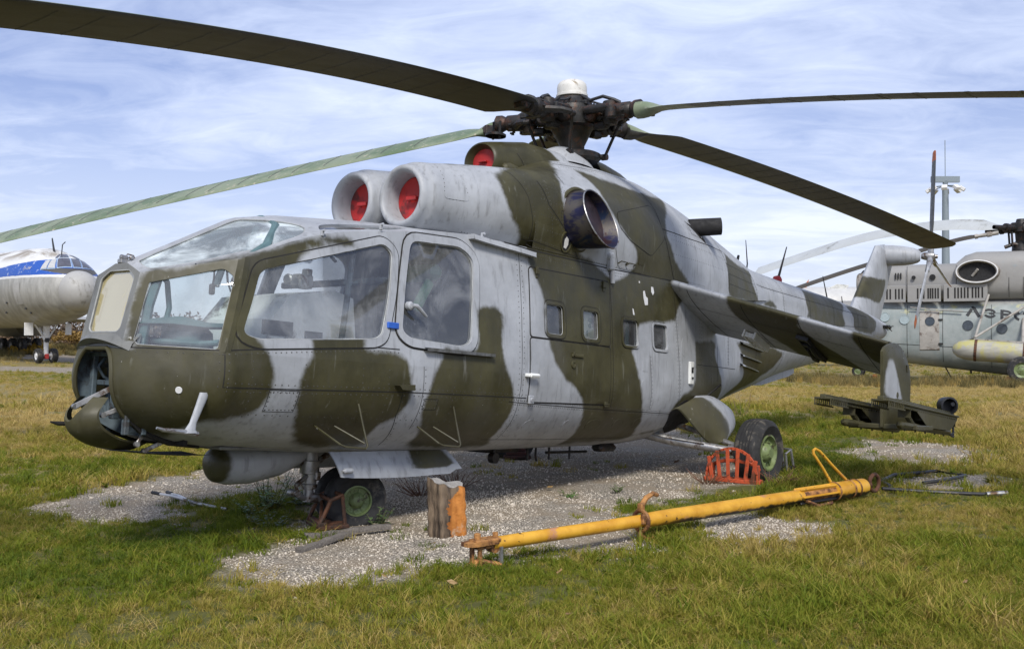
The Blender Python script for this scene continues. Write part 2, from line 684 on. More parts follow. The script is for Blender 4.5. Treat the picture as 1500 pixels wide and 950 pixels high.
CAMO = {  # olive patches on the port side as (x, z) outlines
    'nose': [(-2.693, 1.215),(-2.077, 1.258),(-2.077, 1.258),(-1.991, 1.685),(-1.823, 1.744),(-1.687, 1.797),(-1.294, 1.936),(-0.91, 2.067),(-0.644, 2.088),(-0.645, 2.028),(-1.036, 1.944),(-1.452, 1.39),(-1.441, 1.304),(-1.398, 1.255),(-1.355, 1.179),(-1.328, 1.084),(-1.335, 0.969),(-1.384, 0.87),(-1.494, 0.814),(-1.69, 0.787),(-1.751, 0.731),(-1.765, 0.665),(-2.381, 0.778),(-2.587, 0.851)],
    'under_w3': [(-1.056, 1.381),(-0.613, 1.415),(-0.6, 1.325),(-0.523, 1.301),(-0.324, 1.304),(-0.18, 1.263),(-0.124, 1.146),(-0.109, 0.981),(-0.15, 0.884),(-0.201, 0.822),(-0.296, 0.78),(-0.326, 0.685),(-0.291, 0.606),(-0.813, 0.62),(-1.015, 0.735),(-1.11, 0.89),(-1.133, 1.03),(-1.096, 1.171),(-1.05, 1.263)],
    'behind_door': [(0.185, 1.382),(0.596, 1.383),(0.623, 1.613),(0.651, 1.72),(0.836, 1.744),(0.949, 1.703),(0.943, 1.528),(0.951, 1.305),(1.036, 1.186),(1.102, 1.059),(1.132, 0.917),(1.114, 0.788),(1.109, 0.674),(1.151, 0.588),(0.262, 0.6),(0.177, 0.684),(0.081, 0.846),(0.071, 0.965),(0.121, 1.183),(0.202, 1.29)],
    'band': [(0.622, 2.921),(1.399, 3.095),(1.019, 2.901),(1.008, 2.798),(1.036, 2.684),(1.123, 2.54),(1.289, 2.387),(1.313, 2.232),(1.365, 2.108),(1.459, 1.994),(1.514, 1.839),(1.508, 1.571),(1.567, 1.534),(1.585, 1.452),(1.688, 1.303),(1.818, 1.201),(2.012, 1.111),(2.135, 0.997),(2.199, 0.891),(2.253, 0.775),(2.3, 0.673),(2.355, 0.591),(2.612, 0.61),(3.371, 0.643),(3.328, 0.764),(3.287, 0.87),(3.185, 1.034),(3.108, 1.221),(3.014, 1.417),(2.954, 1.541),(3.046, 1.574),(3.086, 1.779),(3.429, 1.843),(3.837, 1.892),(3.931, 2.031),(4.233, 2.3),(4.051, 2.426),(3.873, 2.527),(3.767, 2.672),(3.678, 2.789),(3.738, 2.955),(4.006, 3.154),(4.183, 3.293),(3.698, 3.229),(2.795, 3.226),(2.449, 3.252),(2.483, 3.099),(2.546, 2.92),(2.697, 2.756),(2.923, 2.609),(3.053, 2.526),(3.076, 2.4),(2.954, 2.283),(2.753, 2.204),(2.64, 2.19),(2.491, 2.244),(2.359, 2.312),(2.246, 2.342),(2.104, 2.36),(1.927, 2.534),(1.786, 2.76),(1.796, 2.915),(1.928, 3.069),(2.289, 3.352),(2.037, 3.422),(1.604, 3.348)],
    'boom_a': [(5.462, 2.859),(5.29, 2.584),(5.329, 2.321),(5.851, 2.321),(6.433, 2.348),(6.307, 2.587),(6.446, 2.757),(5.798, 2.789)],
    'blob': [(6.77, 2.356),(6.894, 2.423),(7.113, 2.455),(7.333, 2.367)],
    'boom_b': [(8.674, 2.783),(8.545, 2.605),(8.604, 2.441),(8.673, 2.347),(10.245, 2.357),(10.219, 2.561),(10.436, 2.783),(9.522, 2.795)],
    'boom_c': [(10.543, 2.735),(10.762, 2.556),(10.797, 2.369),(11.461, 2.353),(11.817, 2.392),(12.032, 2.611),(11.289, 2.775)],
    'fin_band': [(11.793, 3.403),(12.553, 3.413),(13.125, 3.445),(12.722, 3.003),(11.859, 2.997),(11.127, 3.022),(11.45, 3.232)],
    'gear': [(4.301, 1.709),(4.294, 1.266),(4.013, 1.118),(3.846, 0.963),(4.008, 0.777),(3.371, 0.684),(4.024, 0.788),(5.107, 1.06),(5.129, 1.256),(5.008, 1.408),(4.915, 1.52),(4.851, 1.632),(4.854, 1.748)],
    'rear': [(5.612, 1.802),(5.826, 1.667),(5.922, 1.514),(6.073, 1.36),(5.65, 1.175),(5.498, 1.082),(6.722, 1.31),(6.982, 1.429),(7.264, 1.523),(7.467, 1.654),(7.545, 1.78),(6.77, 1.839)],
    'tailbelly': [(8.966, 1.876),(9.345, 1.795),(9.353, 1.743),(9.556, 1.819),(9.69, 1.963)],
}
WING_CAMO = [  # olive patches on the wing as (distance from the side, chord fraction)
    [(-.2, -.1), (.02, -.1), (.05, .2), (.0, .6), (-.2, .7)],
    [(.66, -.1), (.64, .15), (.72, .4), (.98, .75), (1.12, 1.1), (1.75, 1.1), (1.6, .6), (1.43, .3), (1.36, .1), (1.36, -.1)],
    [(1.88, -.1), (1.88, .1), (1.93, .35), (2.0, .55), (2.4, .75), (2.4, -.1)]]


def camo_of(V):
    """signed distance to the nearest olive patch (m), negative inside"""
    V = np.asarray(V, float)
    P = V[:, [0, 2]]
    d = np.full(len(P), .3)
    for poly in CAMO.values():
        q = np.asarray(poly)
        lo, hi = q.min(0) - .12, q.max(0) + .12
        k = np.all((P > lo) & (P < hi), 1)
        if k.any():
            d[k] = np.minimum(d[k], sdist(P[k], catmull(np.concatenate([q, q[:1]]), 3)[:-1]))
    return np.clip(d, -.3, .3)


def paint(name, grey=(.360, .376, .402), olive=(.050, .047, .022), use_attr=True, fixed=1.0):
    m, n, l, b = mat_new(name)
    t = NT(m)
    o = t.obj()
    wear = t.noise(3.2, 7, 0.62, vec=o)
    fine = t.noise(38, 4, 0.6, vec=o)
    streak = t.noise(5, 5, 0.6, vec=o, sc3=(4.5, 4.5, .55))
    if use_attr:
        d = t.math('ADD', t.attr('camo'), t.math('MULTIPLY', t.math('SUBTRACT', t.noise(9, 6, .65, vec=o), .5), .075))
        k = t.mrange(d, -.028, .024, 1, 0)
    else:
        k = fixed
    g = t.mix(t.mrange(wear, .32, .70), (*[c * .86 for c in grey], 1), (*[min(1, c * 1.1) for c in grey], 1))
    ov = t.mix(t.mrange(wear, .30, .72), (olive[0] * .72, olive[1] * .70, olive[2] * .62, 1), (olive[0] * 1.35, olive[1] * 1.32, olive[2] * 1.25, 1))
    ov = t.mix(t.mrange(t.noise(1.1, 5, .6, vec=o, dist=.4), .50, .66, 0, .55), ov, (.072, .068, .050, 1))
    c = t.mix(k, g, ov)
    c = t.mix(t.mrange(streak, .50, .74, 0, .38), c, (.06, .055, .042, 1))
    c = t.mix(t.mrange(t.noise(.55, 5, .6, vec=o), .52, .66, 0, .22), c, (.10, .095, .08, 1))
    c = t.mix(t.mrange(streak, .22, .40, .24, 0), c, (.36, .36, .34, 1))
    c = t.mix(t.mrange(fine, .62, .78, 0, .12), c, (.04, .035, .03, 1))
    # small chips through to primer
    chip = t.math('MULTIPLY', t.mrange(t.noise(26, 3, .5, vec=o), .735, .75), t.mrange(t.noise(2.3, 3, vec=o), .55, .62))
    c = t.mix(t.math('MULTIPLY', chip, .8), c, (.42, .42, .40, 1))
    l.new(c, b.inputs['Base Color'])
    l.new(t.mrange(wear, .3, .7, .42, .58), b.inputs['Roughness'])
    b.inputs['Specular IOR Level'].default_value = .36
    h = t.math('ADD', t.math('MULTIPLY', t.noise(2.6, 3, .5, vec=o), 1.0), t.math('MULTIPLY', fine, .03))
    h = t.math('ADD', h, t.math('MULTIPLY', t.noise(7, 2, .5, vec=o), .35))
    l.new(t.bump(h, .55, .02), b.inputs['Normal'])
    return m


M = {}
M['skin'] = paint('camouflage paint')
M['olive'] = paint('olive paint', use_attr=False, fixed=1.0)
M['grey'] = paint('grey paint', use_attr=False, fixed=0.0)
M['post'] = paint('faded olive grey paint', use_attr=False, fixed=.62)
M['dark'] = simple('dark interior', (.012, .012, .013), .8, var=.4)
M['seam'] = simple('panel gap', (.012, .011, .010), .8, var=.3)
M['rivet'] = simple('rivet heads', (.055, .053, .046), .6, var=.7, scale=40)
M['steel'] = simple('worn steel', (.33, .33, .33), .42, .7, .3, 14, (.10, .06, .035), .5)
M['oily'] = simple('oily rotor steel', (.016, .015, .014), .5, .25, .6, 12, (.060, .026, .013), .40, bump=.3)
M['hinge'] = simple('oil stained hinge steel', (.018, .015, .013), .55, .2, .6, 10, (.070, .028, .014), .46, bump=.4)
M['rusty'] = simple('rusted steel', (.105, .042, .019), .75, .1, .5, 11, (.03, .017, .012), .6, bump=.4)
M['white'] = simple('white paint', (.62, .61, .57), .45, var=.10, scale=6, dirt=(.22, .17, .11), dirt_amt=.30)
M['red'] = simple('red cover', (.42, .022, .022), .5, var=.22, scale=5, dirt=(.10, .02, .02), dirt_amt=.35)
M['redvinyl'] = simple('faded red vinyl', (.40, .035, .03), .5, var=.2)
M['rubber'] = simple('tyre rubber', (.022, .022, .023), .82, var=.35, scale=10, dirt=(.10, .09, .075), dirt_amt=.42, bump=.25)
M['rim'] = simple('pale green wheel paint', (.165, .215, .085), .5, var=.2, scale=18, dirt=(.06, .05, .03), dirt_amt=.45)
M['teal'] = simple('cockpit blue green paint', (.09, .155, .165), .6, var=.25)
M['panelgrey'] = simple('instrument cover grey', (.70, .71, .69), .65, var=.15, scale=5, dirt=(.13, .12, .11), dirt_amt=.35)
M['seatgreen'] = simple('green headrest leather', (.08, .20, .11), .6, var=.2)
M['seatblack'] = simple('black seat fabric', (.03, .032, .036), .8, var=.3)
M['cable'] = simple('black cable', (.02, .02, .022), .5, var=.3)
M['orange'] = simple('orange chock paint', (.46, .075, .025), .6, var=.2, scale=12, dirt=(.11, .04, .02), dirt_amt=.45)
M['blue'] = simple('blue marker', (.02, .10, .45), .5)
M['tapewhite'] = simple('bare primer patch', (.66, .66, .66), .6, var=.1)


def blade_mat():
    m, n, l, b = mat_new('rotor blade skin')
    t = NT(m)
    o = t.obj()
    w = t.noise(2.0, 6, .6, vec=o, sc3=(1, 6, 6))
    c = t.mix(t.mrange(w, .3, .7), (.016, .0155, .014, 1), (.038, .036, .032, 1))
    c = t.mix(t.mrange(t.noise(9, 6, .7, vec=o), .62, .72, 0, .6), c, (.085, .07, .055, 1))
    # attribute 'trim': 1 = leading edge strip, 2 = white band
    tr = t.attr('trim')
    gr = t.mix(t.mrange(t.noise(1.4, 5, .6, vec=o), .4, .6), (.105, .15, .075, 1), (.20, .235, .15, 1))
    gr = t.mix(t.mrange(t.noise(5, 7, .72, vec=o, sc3=(1, 4, 4)), .58, .64), gr, (.40, .36, .27, 1))
    c = t.mix(t.mrange(tr, .4, .6), c, gr)
    c = t.mix(t.mrange(tr, 1.4, 1.6), c, (.52, .52, .50, 1))
    l.new(c, b.inputs['Base Color'])
    b.inputs['Roughness'].default_value = .5
    l.new(t.bump(t.noise(30, 4, .6, vec=o), .15, .005), b.inputs['Normal'])
    return m


M['blade'] = blade_mat()


def exhaust_mat():
    m, n, l, b = mat_new('heat tinted exhaust steel')
    t = NT(m)
    o = t.obj()
    a = t.noise(4.5, 6, .65, vec=o, dist=.5)
    c = t.mix(t.mrange(a, .44, .56), (.035, .036, .085, 1), (.125, .112, .10, 1))
    c = t.mix(t.mrange(t.noise(6, 5, .6, vec=o), .55, .62), c, (.060, .030, .035, 1))
    c = t.mix(t.mrange(t.noise(3.1, 5, .6, vec=o, dist=.8), .58, .66), c, (.028, .045, .095, 1))
    l.new(c, b.inputs['Base Color'])
    b.inputs['Metallic'].default_value = .75
    b.inputs['Roughness'].default_value = .42
    return m


M['exhaust'] = exhaust_mat()
M['pipe_shade'] = simple('purple brown pipe shade', (.028, .017, .024), .6, .2, .5, 7, (.05, .022, .02), .5)  # dark disc across the pipe: shade of its depth painted as colour


def glass_mat(name, dust=.22, dustcol=(.55, .56, .58), tint=(.94, .96, .96), rough=.04, floor=0.0):
    m, n, l, b = mat_new(name)
    t = NT(m)
    n.remove(b)
    out = n['Material Output']
    tr = n.new('ShaderNodeBsdfTransparent')
    tr.inputs[0].default_value = (*tint, 1)
    gl = n.new('ShaderNodeBsdfGlossy')
    gl.inputs['Roughness'].default_value = rough
    gl.inputs['Color'].default_value = (.95, .97, 1, 1)
    df = n.new('ShaderNodeBsdfDiffuse')
    df.inputs[0].default_value = (*dustcol, 1)
    lw = n.new('ShaderNodeLayerWeight')
    lw.inputs[0].default_value = .32
    a = n.new('ShaderNodeMixShader')
    l.new(t.mrange(lw.outputs['Fresnel'], 0, 1, .06, .75, False), a.inputs[0])
    l.new(tr.outputs[0], a.inputs[1])
    l.new(gl.outputs[0], a.inputs[2])
    o = t.obj()
    d1 = t.mrange(t.noise(2.4, 6, .65, vec=o, dist=.6), .38, .74, dust * .35, dust * 1.8)
    d2 = t.mrange(t.noise(8, 5, .7, vec=o, sc3=(1, 1, .35)), .64, .74, 0, .35)
    d3 = t.mrange(t.noise(75, 2, .5, vec=o), .70, .76, 0, .35)
    f = t.math('MAXIMUM', t.math('MAXIMUM', d1, floor), t.math('MAXIMUM', d2, d3))
    c = n.new('ShaderNodeMixShader')
    l.new(f, c.inputs[0])
    l.new(a.outputs[0], c.inputs[1])
    l.new(df.outputs[0], c.inputs[2])
    l.new(c.outputs[0], out.inputs['Surface'])
    return m


M['glass'] = glass_mat('dusty plexiglass', .16, (.66, .68, .70))
M['nose_glass'] = glass_mat('nose plexiglass', .12, tint=(.88, .96, .95))
M['bullet_glass'] = glass_mat('yellowed armoured glass', .5, (.50, .43, .22), (.78, .70, .45), .12, .58)
M['top_glass'] = glass_mat('dusty roof plexiglass with painted sky haze', .50, (.72, .80, .83), (.85, .92, .92), .08)  # dust film made paler; bright sky behind the panes is put into its colour
M['cabin_glass'] = glass_mat('cabin window glass', .16, tint=(.55, .6, .6), rough=.05)

# ------------------------------------------------------------------ helicopter: root and hull
heli = empty('military_helicopter', (0, 0, 0), (0, PITCH, 0))
tag(heli, 'large grey and olive camouflaged helicopter with red engine covers on white gravel', 'helicopter')

HULL_V, HULL_T = [], []      # port skin for placing details


def keep(V, F):
    n0 = sum(len(v) for v in HULL_V)
    HULL_V.append(np.asarray(V))
    for f in (F.tolist() if isinstance(F, np.ndarray) else F):
        HULL_T.append([i + n0 for i in f])


class Skin(MB):
    """adds a port surface and its mirror image"""
    def both(s, V, F, hold=True):
        V = np.asarray(V, float)
        F = F.tolist() if isinstance(F, np.ndarray) else [list(f) for f in F]
        s.add(V, F)
        s.add(V * (1, -1, 1), [f[::-1] for f in F])
        if hold:
            keep(V, F)
        return s


def gridF(nu, nv, skip=None):
    F = []
    for i in range(nu - 1):
        for j in range(nv - 1):
            if skip is None or not skip(i, j):
                F.append((i * nv + j, (i + 1) * nv + j, (i + 1) * nv + j + 1, i * nv + j + 1))
    return F


# lower hull: nose cap (columns round the plan outline) then stations aft
hull = Skin()
OUT = catmull([(-2.10, 0), (-2.095, -.10), (-2.085, -.21), (-2.05, -.32), (-1.92, -.50), (-1.70, -.755), (-1.55, -.79), (-1.4, -.805)], 7)
NCAP = len(OUT)
xs_a = np.concatenate([np.arange(-1.4, 4.0, .03)[1:], [4.0]])
NT_ = 40
tt = np.linspace(0, math.pi / 2, NT_ + 1)
rows = []
bay_cols = int(np.sum(OUT[:, 1] > -.2101))
for i, (ox, oy) in enumerate(OUT):
    k = np.clip((ox + 2.10) / .7, 0, 1)
    kx = -1.62 + .22 * k
    zb = .63 - .035 * k
    nn = 2.25 + .25 * k
    s_, c_ = np.sin(tt) ** (2 / nn), np.cos(tt) ** (2 / nn)
    bulge = 1 + .13 * (1 - k) * np.sin(np.pi * np.clip((tt / (math.pi / 2) - .25) / .75, 0, 1)) ** 1.0
    z = 1.22 - (1.22 - zb) * c_
    rows.append(np.stack([kx + (ox - kx) * s_ * bulge, oy * s_ * bulge, z], -1))
for x in xs_a:
    zb, zs, w0, zt, w2, zr = [float(v[0]) for v in body([x])]
    nn = 2.5 - .2 * np.clip((x - 3.2) / .8, 0, 1)
    rows.append(np.stack([np.full(NT_ + 1, x), -w0 * np.sin(tt) ** (2 / nn), zs - (zs - zb) * np.cos(tt) ** (2 / nn)], -1))
G = np.array(rows)
nu, nv = G.shape[:2]
# open bay in the nose; wheel bay behind
BAY = catmull([(0, 1.228), (-.10, 1.222), (-.165, 1.175), (-.205, 1.09), (-.215, 1.0), (-.213, .88), (-.205, .76), (-.20, .66), (-.20, .55)], 5)
BAYP = np.concatenate([BAY, (BAY * (-1, 1))[::-1]])


def in_bay(i, j):
    c = (G[i, j] + G[i + 1, j + 1]) / 2
    return i < bay_cols + 3 and j > 9 and bool(inside(np.array([[c[1], c[2]]]), BAYP)[0])


hull.both(G.reshape(-1, 3), gridF(nu, nv, in_bay))
NOSE_RIM = G[:, :]

# rear body and tail boom: full sections
xs_b = np.concatenate([np.arange(4.0, 7.0, .04), np.arange(7.0, 12.7, .07), [12.75]])
rows = []
for x in xs_b:
    zb, zs, w0, zt, w2, zr = [float(v[0]) for v in body([x])]
    k = np.clip((x - 4.0) / 3, 0, 1)
    nl, nr = 2.3 - .25 * k, 2.6 - .5 * k
    a = np.linspace(0, math.pi / 2, 30)
    lo = np.stack([w0 * np.sin(a) ** (2 / nl), zs - (zs - zb) * np.cos(a) ** (2 / nl)], -1)
    zw = np.linspace(zs, zt, 22)[1:]
    mid = np.stack([Yw(np.full(21, x), zw), zw], -1)
    a = np.linspace(0, math.pi / 2, 18)[1:]
    up = np.stack([w2 * np.cos(a) ** (2 / nr), zt + (zr - zt) * np.sin(a) ** (2 / nr)], -1)
    s = np.concatenate([lo, mid, up])
    rows.append(np.stack([np.full(len(s), x), -s[:, 0], s[:, 1]], -1))
G2 = np.array(rows)
boom_i = int(np.searchsorted(xs_b, 6.6))
hull.both(G2[:boom_i + 1].reshape(-1, 3), gridF(boom_i + 1, G2.shape[1]))

# upright side wall with the window openings, x/z plan
WIN = {
    'w3': rounded([(-1.415, 1.77), (-.335, 2.10), (-.245, 2.045), (-.30, 1.76), (-.415, 1.42), (-.49, 1.385), (-1.46, 1.312), (-1.575, 1.345)], [.06, .07, .06, .2, .05, .05, .08, .06]),
    'door': rounded([(-.055, 2.165), (.50, 2.195), (.645, 2.11), (.60, 1.75), (.545, 1.435), (.43, 1.392), (-.14, 1.42), (-.225, 1.47), (-.16, 1.80)], [.08, .07, .08, .2, .06, .06, .05, .06, .2])}
CABWIN = [rounded([(a, 1.845), (a + .255, 1.845), (a + .255, 1.585), (a, 1.585)], .045) for a in (1.535, 2.10)] + \
         [rounded([(a, 1.825), (a + .285, 1.825), (a + .285, 1.570), (a, 1.570)], .05) for a in (2.785, 3.37)]
xw = np.arange(-1.5, 4.001, .1)
top = np.stack([xw, body(xw)[3]], -1)
outer = np.concatenate([[(-1.69, 1.22)], [(x, 1.22) for x in np.arange(-1.6, 4.0, .1)], [(4.0, 1.22)], top[::-1], [(-1.52, 1.835)]])
P, T, L = cdt(outer, list(WIN.values()) + CABWIN, .045)
V = np.stack([P[:, 0], -Yw(P[:, 0], P[:, 1]), P[:, 1]], -1)
T = T[:, ::-1] if np.cross(V[T[0, 1]] - V[T[0, 0]], V[T[0, 2]] - V[T[0, 0]])[1] > 0 else T
hull.both(V, T)


def wall_pt(p, off=0.0):
    """point(s) on the port side wall, pushed out by off"""
    p = np.asarray(p, float)
    return np.stack([p[:, 0], -Yw(p[:, 0], p[:, 1]) - off, p[:, 1]], -1)


def reveal(mb, loop3, depth_vec, flip=False):
    """band of faces along a closed 3D loop going inwards"""
    a = np.asarray(loop3, float)
    b = a + depth_vec
    n = len(a)
    F = [(i, (i + 1) % n, n + (i + 1) % n, n + i) for i in range(n)]
    if flip:
        F = [f[::-1] for f in F]
    mb.add(np.concatenate([a, b]), F)
    mb.add(np.concatenate([a, b]) * (1, -1, 1), [f[::-1] for f in F])


for h in list(WIN.values()) + CABWIN:
    reveal(hull, wall_pt(h), np.array([0, .035, 0]))
# deck over the cabin under the cowling
xd = np.arange(.7, 4.01, .15)
zb, zs, w0, zt, w2, zr = body(xd)
G = np.stack([np.stack([xd, -w2 * f, zt + (zr - zt) * (1 - f * f)], -1) for f in (1, .75, .5, .25, 0)], 1)
hull.both(G.reshape(-1, 3), gridF(len(xd), 5), False)
fus = hull.build('fuselage', M['skin'], heli, sharp=40, attr_fn=camo_of)

# tail boom as its own part
boom = Skin()
Gb = G2[boom_i:]
boom.both(Gb.reshape(-1, 3), gridF(len(Gb), Gb.shape[1]))
e = Gb[-1]
boom.both(np.concatenate([e, [(12.83, 0, 2.51)]]), [(i, len(e), i + 1)[::-1] for i in range(len(e) - 1)], False)
tail_boom = boom.build('tail_boom', M['skin'], heli, sharp=50, attr_fn=camo_of)

# ------------------------------------------------------------------ canopy: front, nose sides, roof
can = Skin()
front_out = [(-.25, 1.22), (.25, 1.22), (.25, 1.70), (.07, 1.772), (-.07, 1.772), (-.25, 1.70)]
front_win = rounded([(-.115, 1.724), (.115, 1.724), (.195, 1.672), (.185, 1.345), (.155, 1.322), (-.155, 1.322), (-.185, 1.345), (-.195, 1.672)], .02)
P, T, L = cdt(front_out, [front_win], .05)
Vf = np.stack([Xf(P[:, 1]), P[:, 0], P[:, 1]], -1)
if np.cross(Vf[T[0, 1]] - Vf[T[0, 0]], Vf[T[0, 2]] - Vf[T[0, 0]])[0] > 0:
    T = T[:, ::-1]
post = MB().add(Vf, T.tolist())
keep(Vf, T)
lf = np.stack([Xf(front_win[:, 1]), front_win[:, 0], front_win[:, 1]], -1)
n_ = len(lf)
post.add(np.concatenate([lf, lf + (.03, 0, 0)]), [(i, (i + 1) % n_, n_ + (i + 1) % n_, n_ + i) for i in range(n_)])
post.build('nose_frame', M['post'], heli, sharp=30)

p2_win = rounded([(.112, .85), (.82, .912), (.945, .80), (.925, .022), (.145, .05), (.098, .11)], [.02, .05, .05, .04, .02, .02])
SU, SV = .65, .58
P, T, L = cdt(np.array([(0, 0), (SU, 0), (SU, SV), (0, SV)]), [p2_win * (SU, SV)], .05)
Vp = p2(P[:, 0] / SU, P[:, 1] / SV)
if (np.cross(Vp[T[0, 1]] - Vp[T[0, 0]], Vp[T[0, 2]] - Vp[T[0, 0]]) @ np.array([-1, -1, 0])) < 0:
    T = T[:, ::-1]
can.both(Vp, T)
lp2 = p2(p2_win[:, 0], p2_win[:, 1])
reveal(can, lp2, np.array([.018, .018, 0]), True)

top_win = rounded([(-1.905, -.075), (-1.93, -.19), (-1.925, -.262), (-1.673, -.478), (-1.40, -.615), (-1.15, -.635), (-.97, -.585), (-.875, -.46), (-.915, -.315), (-1.036, -.165), (-1.182, -.07), (-1.568, -.062)], [.02, .04, .03, .15, .12, .12, .1, .12, .1, .1, .1, .2])
rear_win = rounded([(-.86, -.600), (-.50, -.60), (-.10, -.595), (.12, -.52), (-.15, -.42), (-.5, -.40), (-.76, -.47)], [.06, .1, .1, .05, .1, .1, .08])
ro = [(x, -float(roof(x)[0])) for x in (-1.99, -1.9, -1.7, -1.52, -1.34, -1.16, -.98, -.8, -.5, -.2, .1, .4, .72, 1.0, 1.4)]
outer = np.array(ro + [(1.4, 0), (-1.97, 0)])
P, T, L = cdt(outer, [top_win, rear_win], .06)
Zrv = lambda p: np.array([float(Zr(a, b)) for a, b in p])
Vr = np.stack([P[:, 0], P[:, 1], Zrv(P)], -1)
if np.cross(Vr[T[0, 1]] - Vr[T[0, 0]], Vr[T[0, 2]] - Vr[T[0, 0]])[2] < 0:
    T = T[:, ::-1]
can.both(Vr, T)
lt3 = np.stack([top_win[:, 0], top_win[:, 1], Zrv(top_win)], -1)
lr3 = np.stack([rear_win[:, 0], rear_win[:, 1], Zrv(rear_win)], -1)
for q in (lt3, lr3):
    reveal(can, q, np.array([0, .008, -.025]), True)
canopy = can.build('canopy_frame', M['skin'], heli, sharp=30, attr_fn=camo_of)


def pane(name, loop2, fn, mat, parent, step=.12, both=True, inset=np.zeros(3)):
    P, T, L = cdt(offset_poly(loop2, .004), (), step)
    V = fn(P) + inset
    a = mesh_np(name, V, T, mat, parent)
    if both:
        mesh_np(name, V * (1, -1, 1), T[:, ::-1], mat, parent)
    return a


pane('window_pane', front_win, lambda p: np.stack([Xf(p[:, 1]), p[:, 0], p[:, 1]], -1), M['bullet_glass'], heli, both=False, inset=np.array([.02, 0, 0]))
pane('window_pane', p2_win * (SU, SV), lambda p: p2(p[:, 0] / SU, p[:, 1] / SV), M['nose_glass'], heli, inset=np.array([.011, .009, 0]))
pane('window_pane', top_win, lambda p: np.stack([p[:, 0], p[:, 1], Zrv(p)], -1), M['top_glass'], heli, step=.06, inset=np.array([0, .004, -.012]))
pane('window_pane', rear_win, lambda p: np.stack([p[:, 0], p[:, 1], Zrv(p)], -1), M['cabin_glass'], heli, step=.06, inset=np.array([0, .004, -.012]))
for k in ('w3', 'door'):
    pane('window_pane', WIN[k], lambda p: wall_pt(p, -.014), M['glass'], heli)
for h in CABWIN:
    pane('cabin_window', h, lambda p: wall_pt(p, -.018), M['cabin_glass'], heli)

# ------------------------------------------------------------------ engine cowling
COWL = [
    (1.40, [(.755, 2.315), (.78, 2.5), (.765, 2.7), (.69, 2.88), (.55, 2.99), (.38, 3.02), (.19, 3.0), (0, 2.99)]),
    (1.75, [(.770, 2.315), (.80, 2.51), (.79, 2.72), (.725, 2.92), (.58, 3.06), (.41, 3.12), (.2, 3.14), (0, 3.15)]),
    (2.2, [(.775, 2.315), (.805, 2.53), (.80, 2.74), (.735, 2.95), (.59, 3.12), (.42, 3.23), (.22, 3.33), (0, 3.37)]),
    (3.0, [(.775, 2.315), (.805, 2.55), (.80, 2.77), (.73, 2.99), (.59, 3.17), (.41, 3.32), (.21, 3.43), (0, 3.47)]),
    (3.8, [(.775, 2.315), (.80, 2.56), (.79, 2.78), (.71, 3.00), (.56, 3.19), (.38, 3.34), (.2, 3.45), (0, 3.49)]),
    (4.6, [(.772, 2.315), (.78, 2.55), (.74, 2.77), (.65, 2.97), (.5, 3.14), (.33, 3.28), (.17, 3.37), (0, 3.40)]),
    (5.3, [(.725, 2.315), (.72, 2.51), (.67, 2.70), (.58, 2.88), (.45, 3.04), (.3, 3.17), (.15, 3.25), (0, 3.28)]),
    (5.9, [(.655, 2.33), (.63, 2.50), (.58, 2.67), (.49, 2.83), (.37, 2.97), (.24, 3.08), (.12, 3.14), (0, 3.16)]),
    (6.4, [(.585, 2.38), (.56, 2.52), (.51, 2.65), (.43, 2.78), (.32, 2.90), (.21, 2.985), (.1, 3.03), (0, 3.045)]),
    (6.9, [(.49, 2.43), (.47, 2.53), (.42, 2.63), (.35, 2.73), (.27, 2.82), (.18, 2.88), (.09, 2.905), (0, 2.91)])]
xc = np.concatenate([np.arange(1.4, 6.9, .035), [6.9]])
cp = np.array([[(-y, z) for y, z in s] for _, s in COWL])
cx = pchip(xc, [s[0] for s in COWL], cp.reshape(len(COWL), -1)).reshape(len(xc), 8, 2)
cx = np.array([catmull(r, 7) for r in cx])
Gc = np.concatenate([np.repeat(xc[:, None, None], cx.shape[1], 1), cx], -1)
cow = Skin()
cow.both(Gc.reshape(-1, 3), gridF(len(xc), cx.shape[1]))
cowling = cow.build('engine_cowling', M['skin'], heli, sharp=60, attr_fn=camo_of)

NAC = np.array([  # x, centre y, centre z, half width, half height, exponent
    (.30, -.290, 2.600, .262, .268, 2.0), (.34, -.292, 2.602, .286, .292, 2.0), (.50, -.300, 2.610, .302, .310, 2.05), (.80, -.325, 2.625, .345, .345, 2.1), (1.2, -.365, 2.64, .395, .385, 2.3), (1.7, -.395, 2.66, .410, .425, 2.5), (2.1, -.40, 2.68, .395, .40, 2.5)])


